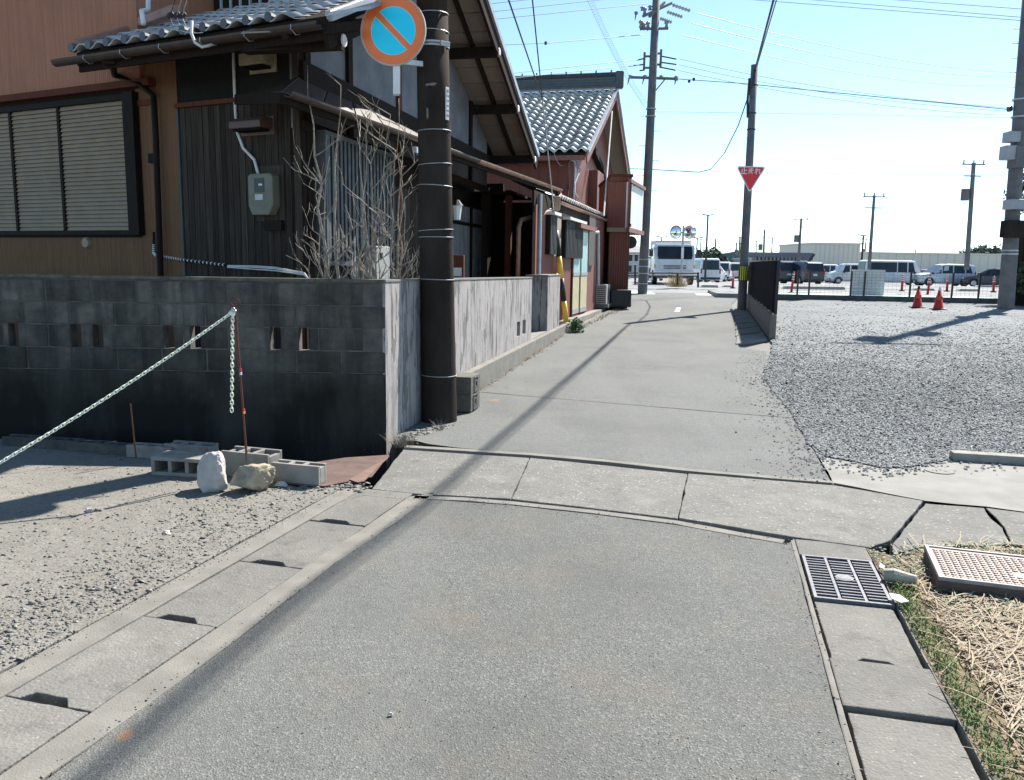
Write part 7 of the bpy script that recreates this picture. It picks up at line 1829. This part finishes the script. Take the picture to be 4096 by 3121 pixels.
for i,(x,y,w_,lb) in enumerate(((2800,1037,1.7,'dark round tree behind the truck mirror'),(3915,1008,2.4,'tree top above the warehouse roof near the right pole'),(3985,1013,2.6,'smaller tree top above the warehouse just left of the right pole'),(2838,1040,2.2,'low tree beside the tall lamp'))):
    d=125 if x<3000 else 165; p=hd(*V(x,y),d); leaf_tree('far_tree',lb,(p.x,d,0),w_*1.3,w_*.8,max(.5,p.z-w_*1.1),900,LF2,.35,'tree',20+i,.3)
# hills
mb=MB(); n=240; HR=2600
for i in range(n+1):
    a=rad(-40)+rad(80)*i/n; x=math.sin(a)*HR; y=math.cos(a)*HR; vx=1102+x/y*1777
    h=14+18*noise.fractal(Vector((a*9,1.3,0)),1.,2.,5)+26*math.exp(-((vx-1560)/90)**2)+10*math.exp(-((vx-1500)/30)**2)
    mb.v+= [Vector((x,y,-5)),Vector((x,y,max(4,h))),Vector((x*1.15,y*1.15,-5))]
for i in range(n): mb.f+=[(3*i,3*i+3,3*i+4,3*i+1),(3*i+1,3*i+4,3*i+5,3*i+2)]
o=mb.build('hills',mat('hill_forest',(.10,.16,.17),(.08,.13,.14),.01,.95)); tag(o,kind='structure')
# ================================================================ WIRES
def wire(pts,r,m,label,sag=0,name='overhead_wire'):
    path=[]
    for (a,b) in zip(pts,pts[1:]):
        for i in range(13):
            t=i/12
            if i==0 and path: continue
            path.append(a.lerp(b,t)-Vector((0,0,sag*4*t*(1-t))))
    mb=MB(); mb.tube(path,r,4); return mb.solo(name,m,label,'wire',base=path[0])
def VV(x,y,d): return hd(x,y,d)
w_=.014
L2='thin wire from the '
ctop=VV(1626,150,24.9); SHK=math.cos(SUN_EL)/math.sin(SUN_EL); CP=[ctop]
for (x,y,zc) in ((1187,844,7.55),(1038,972,7.45),(897,1095,7.4),(650,1272,7.35),(440,1448,7.35),(185,1672,7.35)):
    g_=hg(x,y); zz=zc-g_.z; CP.append(Vector((g_.x+SUN_H.x*SHK*zz,g_.y+SUN_H.y*SHK*zz,zc)))
d_=(CP[-1]-CP[1]); d_.z=0; CP.append(CP[-1]+d_.normalized()*14+Vector((0,0,.3)))
for q in CP: print('CP',q)
wire(CP,.026,WIREB,'thick black cable bundle running from the slim pole top over the lane')
wire([CP[0]+Vector((.05,0,.1))]+[q+Vector((.10,0,.06)) for q in CP[1:]],.014,WIREB,'thin cable strung just beside the thick black bundle')
wire([VV(1626,150,24.9),VV(1620,180,24.7),VV(1612,205,24.8)],.035,WIREB,'short cable tail strapped down the slim pole head')

wire([VV(1612,205,24.8),VV(1590,270,27),VV(1560,330,30),VV(1530,365,33),VV(1505,371,34),VV(1400,365,38),VV(1345,363,42)],.018,WIREB,'black cable swooping down left from the slim pole')
wire([VV(1530,369,34),VV(1700,372,40),VV(1900,375,50),VV(2205,376,50)],.013,WIREP,'level wire running right from the swooping cable',0)
for k,(p,q,s) in enumerate((((1501,28),(2205,157),.5),((1490,50),(2205,165),.6),((1469,75),(2180,185),.6))):
    wire([VV(*p,34),VV(*q,60)],.016,WIREP,['topmost of three conductors','middle of three conductors','lowest of three conductors'][k]+' running right from the strain insulators',s)
for k,(p,q) in enumerate((((1463,127),(2180,233)),((1463,140),(2175,240)),((1462,152),(2150,248)))):
    wire([VV(*p,34),VV(*q,29)],.008,WIREP,['upper','middle','lower'][k]+' bracket wire between the crossarm pole and the thick right pole',.25)
wire([VV(1455,170,34),VV(1600,180,32),VV(1800,200,30),VV(2172,236,28)],.015,WIREP,'lashed telephone cable to the thick right pole just above the bracket level',0)
wire([VV(1410,241,34),VV(1600,243,34),VV(2200,254,34)],.009,WIREP,'faint cable crossing at mid height behind the slim pole',0)
for k,(p,q) in enumerate((((1560,-5),(2205,45)),((1690,-5),(2205,38)),((1860,-5),(2205,20)))):
    wire([VV(*p,40),VV(*q,30)],.011,WIREP,['lowest of three wires','middle of three wires','highest of three wires'][k]+' at the top right of the sky',0)
for k,(p,q) in enumerate((((1040,10),(1400,-30)),((1045,27),(1400,-12)),((1050,43),(1395,8)))):
    wire([VV(*p,30),VV(*q,34)],.013,WIREP,['top','second','third'][k]+' wire left of the crossarm pole near the picture top',0)
wire([VV(1075,97,30),VV(1180,93,31),VV(1385,75,34)],.013,WIREP,'single wire with a spacer between the gable and the crossarm pole',0)
for k,(p,q) in enumerate((((1085,160),(1375,128)),((1088,170),(1378,140)))):
    wire([VV(*p,30),VV(*q,34)],.012,WIREP,['upper','lower'][k]+' faint wire from the gable edge to the crossarm pole bracket',0)
# spiral duct cable
pa=[]; a=VV(1262,-20,30); b=VV(1392,228,34)
for i in range(400):
    t=i/399; q=a.lerp(b,t)-Vector((0,0,.5*4*t*(1-t)*.5)); ang=i*.9; pa.append(q+Vector((math.cos(ang)*.10,0,math.sin(ang)*.10)))
mb=MB(); mb.tube(pa,.004,3); mb.solo('spiral_wire',WIREP,'pale spiral cable coming down to the crossarm pole','wire',base=pa[0])
for (vx,vy,d,lb) in ((1175,93,31,'small round spacer on the single wire left of the crossarm pole'),(1484,175,33,'left of two small round spacers right of the crossarm'),(1494,171,33,'right of two small round spacers right of the crossarm')):
    c=VV(vx,vy,d); mb=MB(); mb.tube([c-Vector((.05,0,0)),c-Vector((.03,0,0)),c+Vector((.03,0,0)),c+Vector((.05,0,0))],[.02,.065,.065,.02],8); mb.solo('wire_spacer',BLKM,lb,'spacer')
wire([VV(1218,340,26),VV(1250,365,25),VV(1238,395,24),VV(1238,415,23.6),VV(1245,425,23.5)],.016,WIREP,'service wire drooping down the front of the red house',0,'service_wire')
wire([VV(1175,235,20),VV(1190,320,24),VV(1222,345,26)],.010,WIREP,'tangled service wire crossing the tiled roof',.3,'service_wire')
# insulators on the near roof edge
for k,(vx,lb) in enumerate(((376,'left'),(359,'')),):pass
for vx,vy,lb in ((367,33,'leftmost of three black cable clamps above the near eave'),(381,33,'middle one of three black cable clamps above the near eave'),(393,33,'rightmost of three black cable clamps above the near eave')):
    c=VV(vx,vy,8.6); mb=MB(); mb.tube([c-Vector((.03,0,.02)),c+Vector((0,0,.0)),c+Vector((.03,0,.02))],[.02,.03,.018],8); t=mb.solo('cable_clamp',BLKM,lb,'cable clamp',base=c)
    wire([c,VV(vx+12,-8,7.8)],.004,WIREB if vx<380 else WIREW,'thin service wire from the '+lb.split(' of')[0].replace('middle one','middle')+' black clamp up out of the picture',0,'service_wire')
    wire([c-Vector((0,0,.02)),VV(vx+12,62,8.5),VV(437,70,8.3)],.004,WIREW,'pale loop from the '+lb.split(' of')[0].replace('middle one','middle')+' clamp to the cable loop at the eave',.02,'service_wire')
mb=MB(); mb.tube([VV(413,45,8.2),VV(412,72,8.2),VV(420,92,8.15),VV(435,102,8.1),VV(450,98,8.2),VV(507,86,8.8)],.014,6); mb.solo('cable_loop',WIREW,'grey cable loop hanging in front of the near gutter','cable',smooth=True)
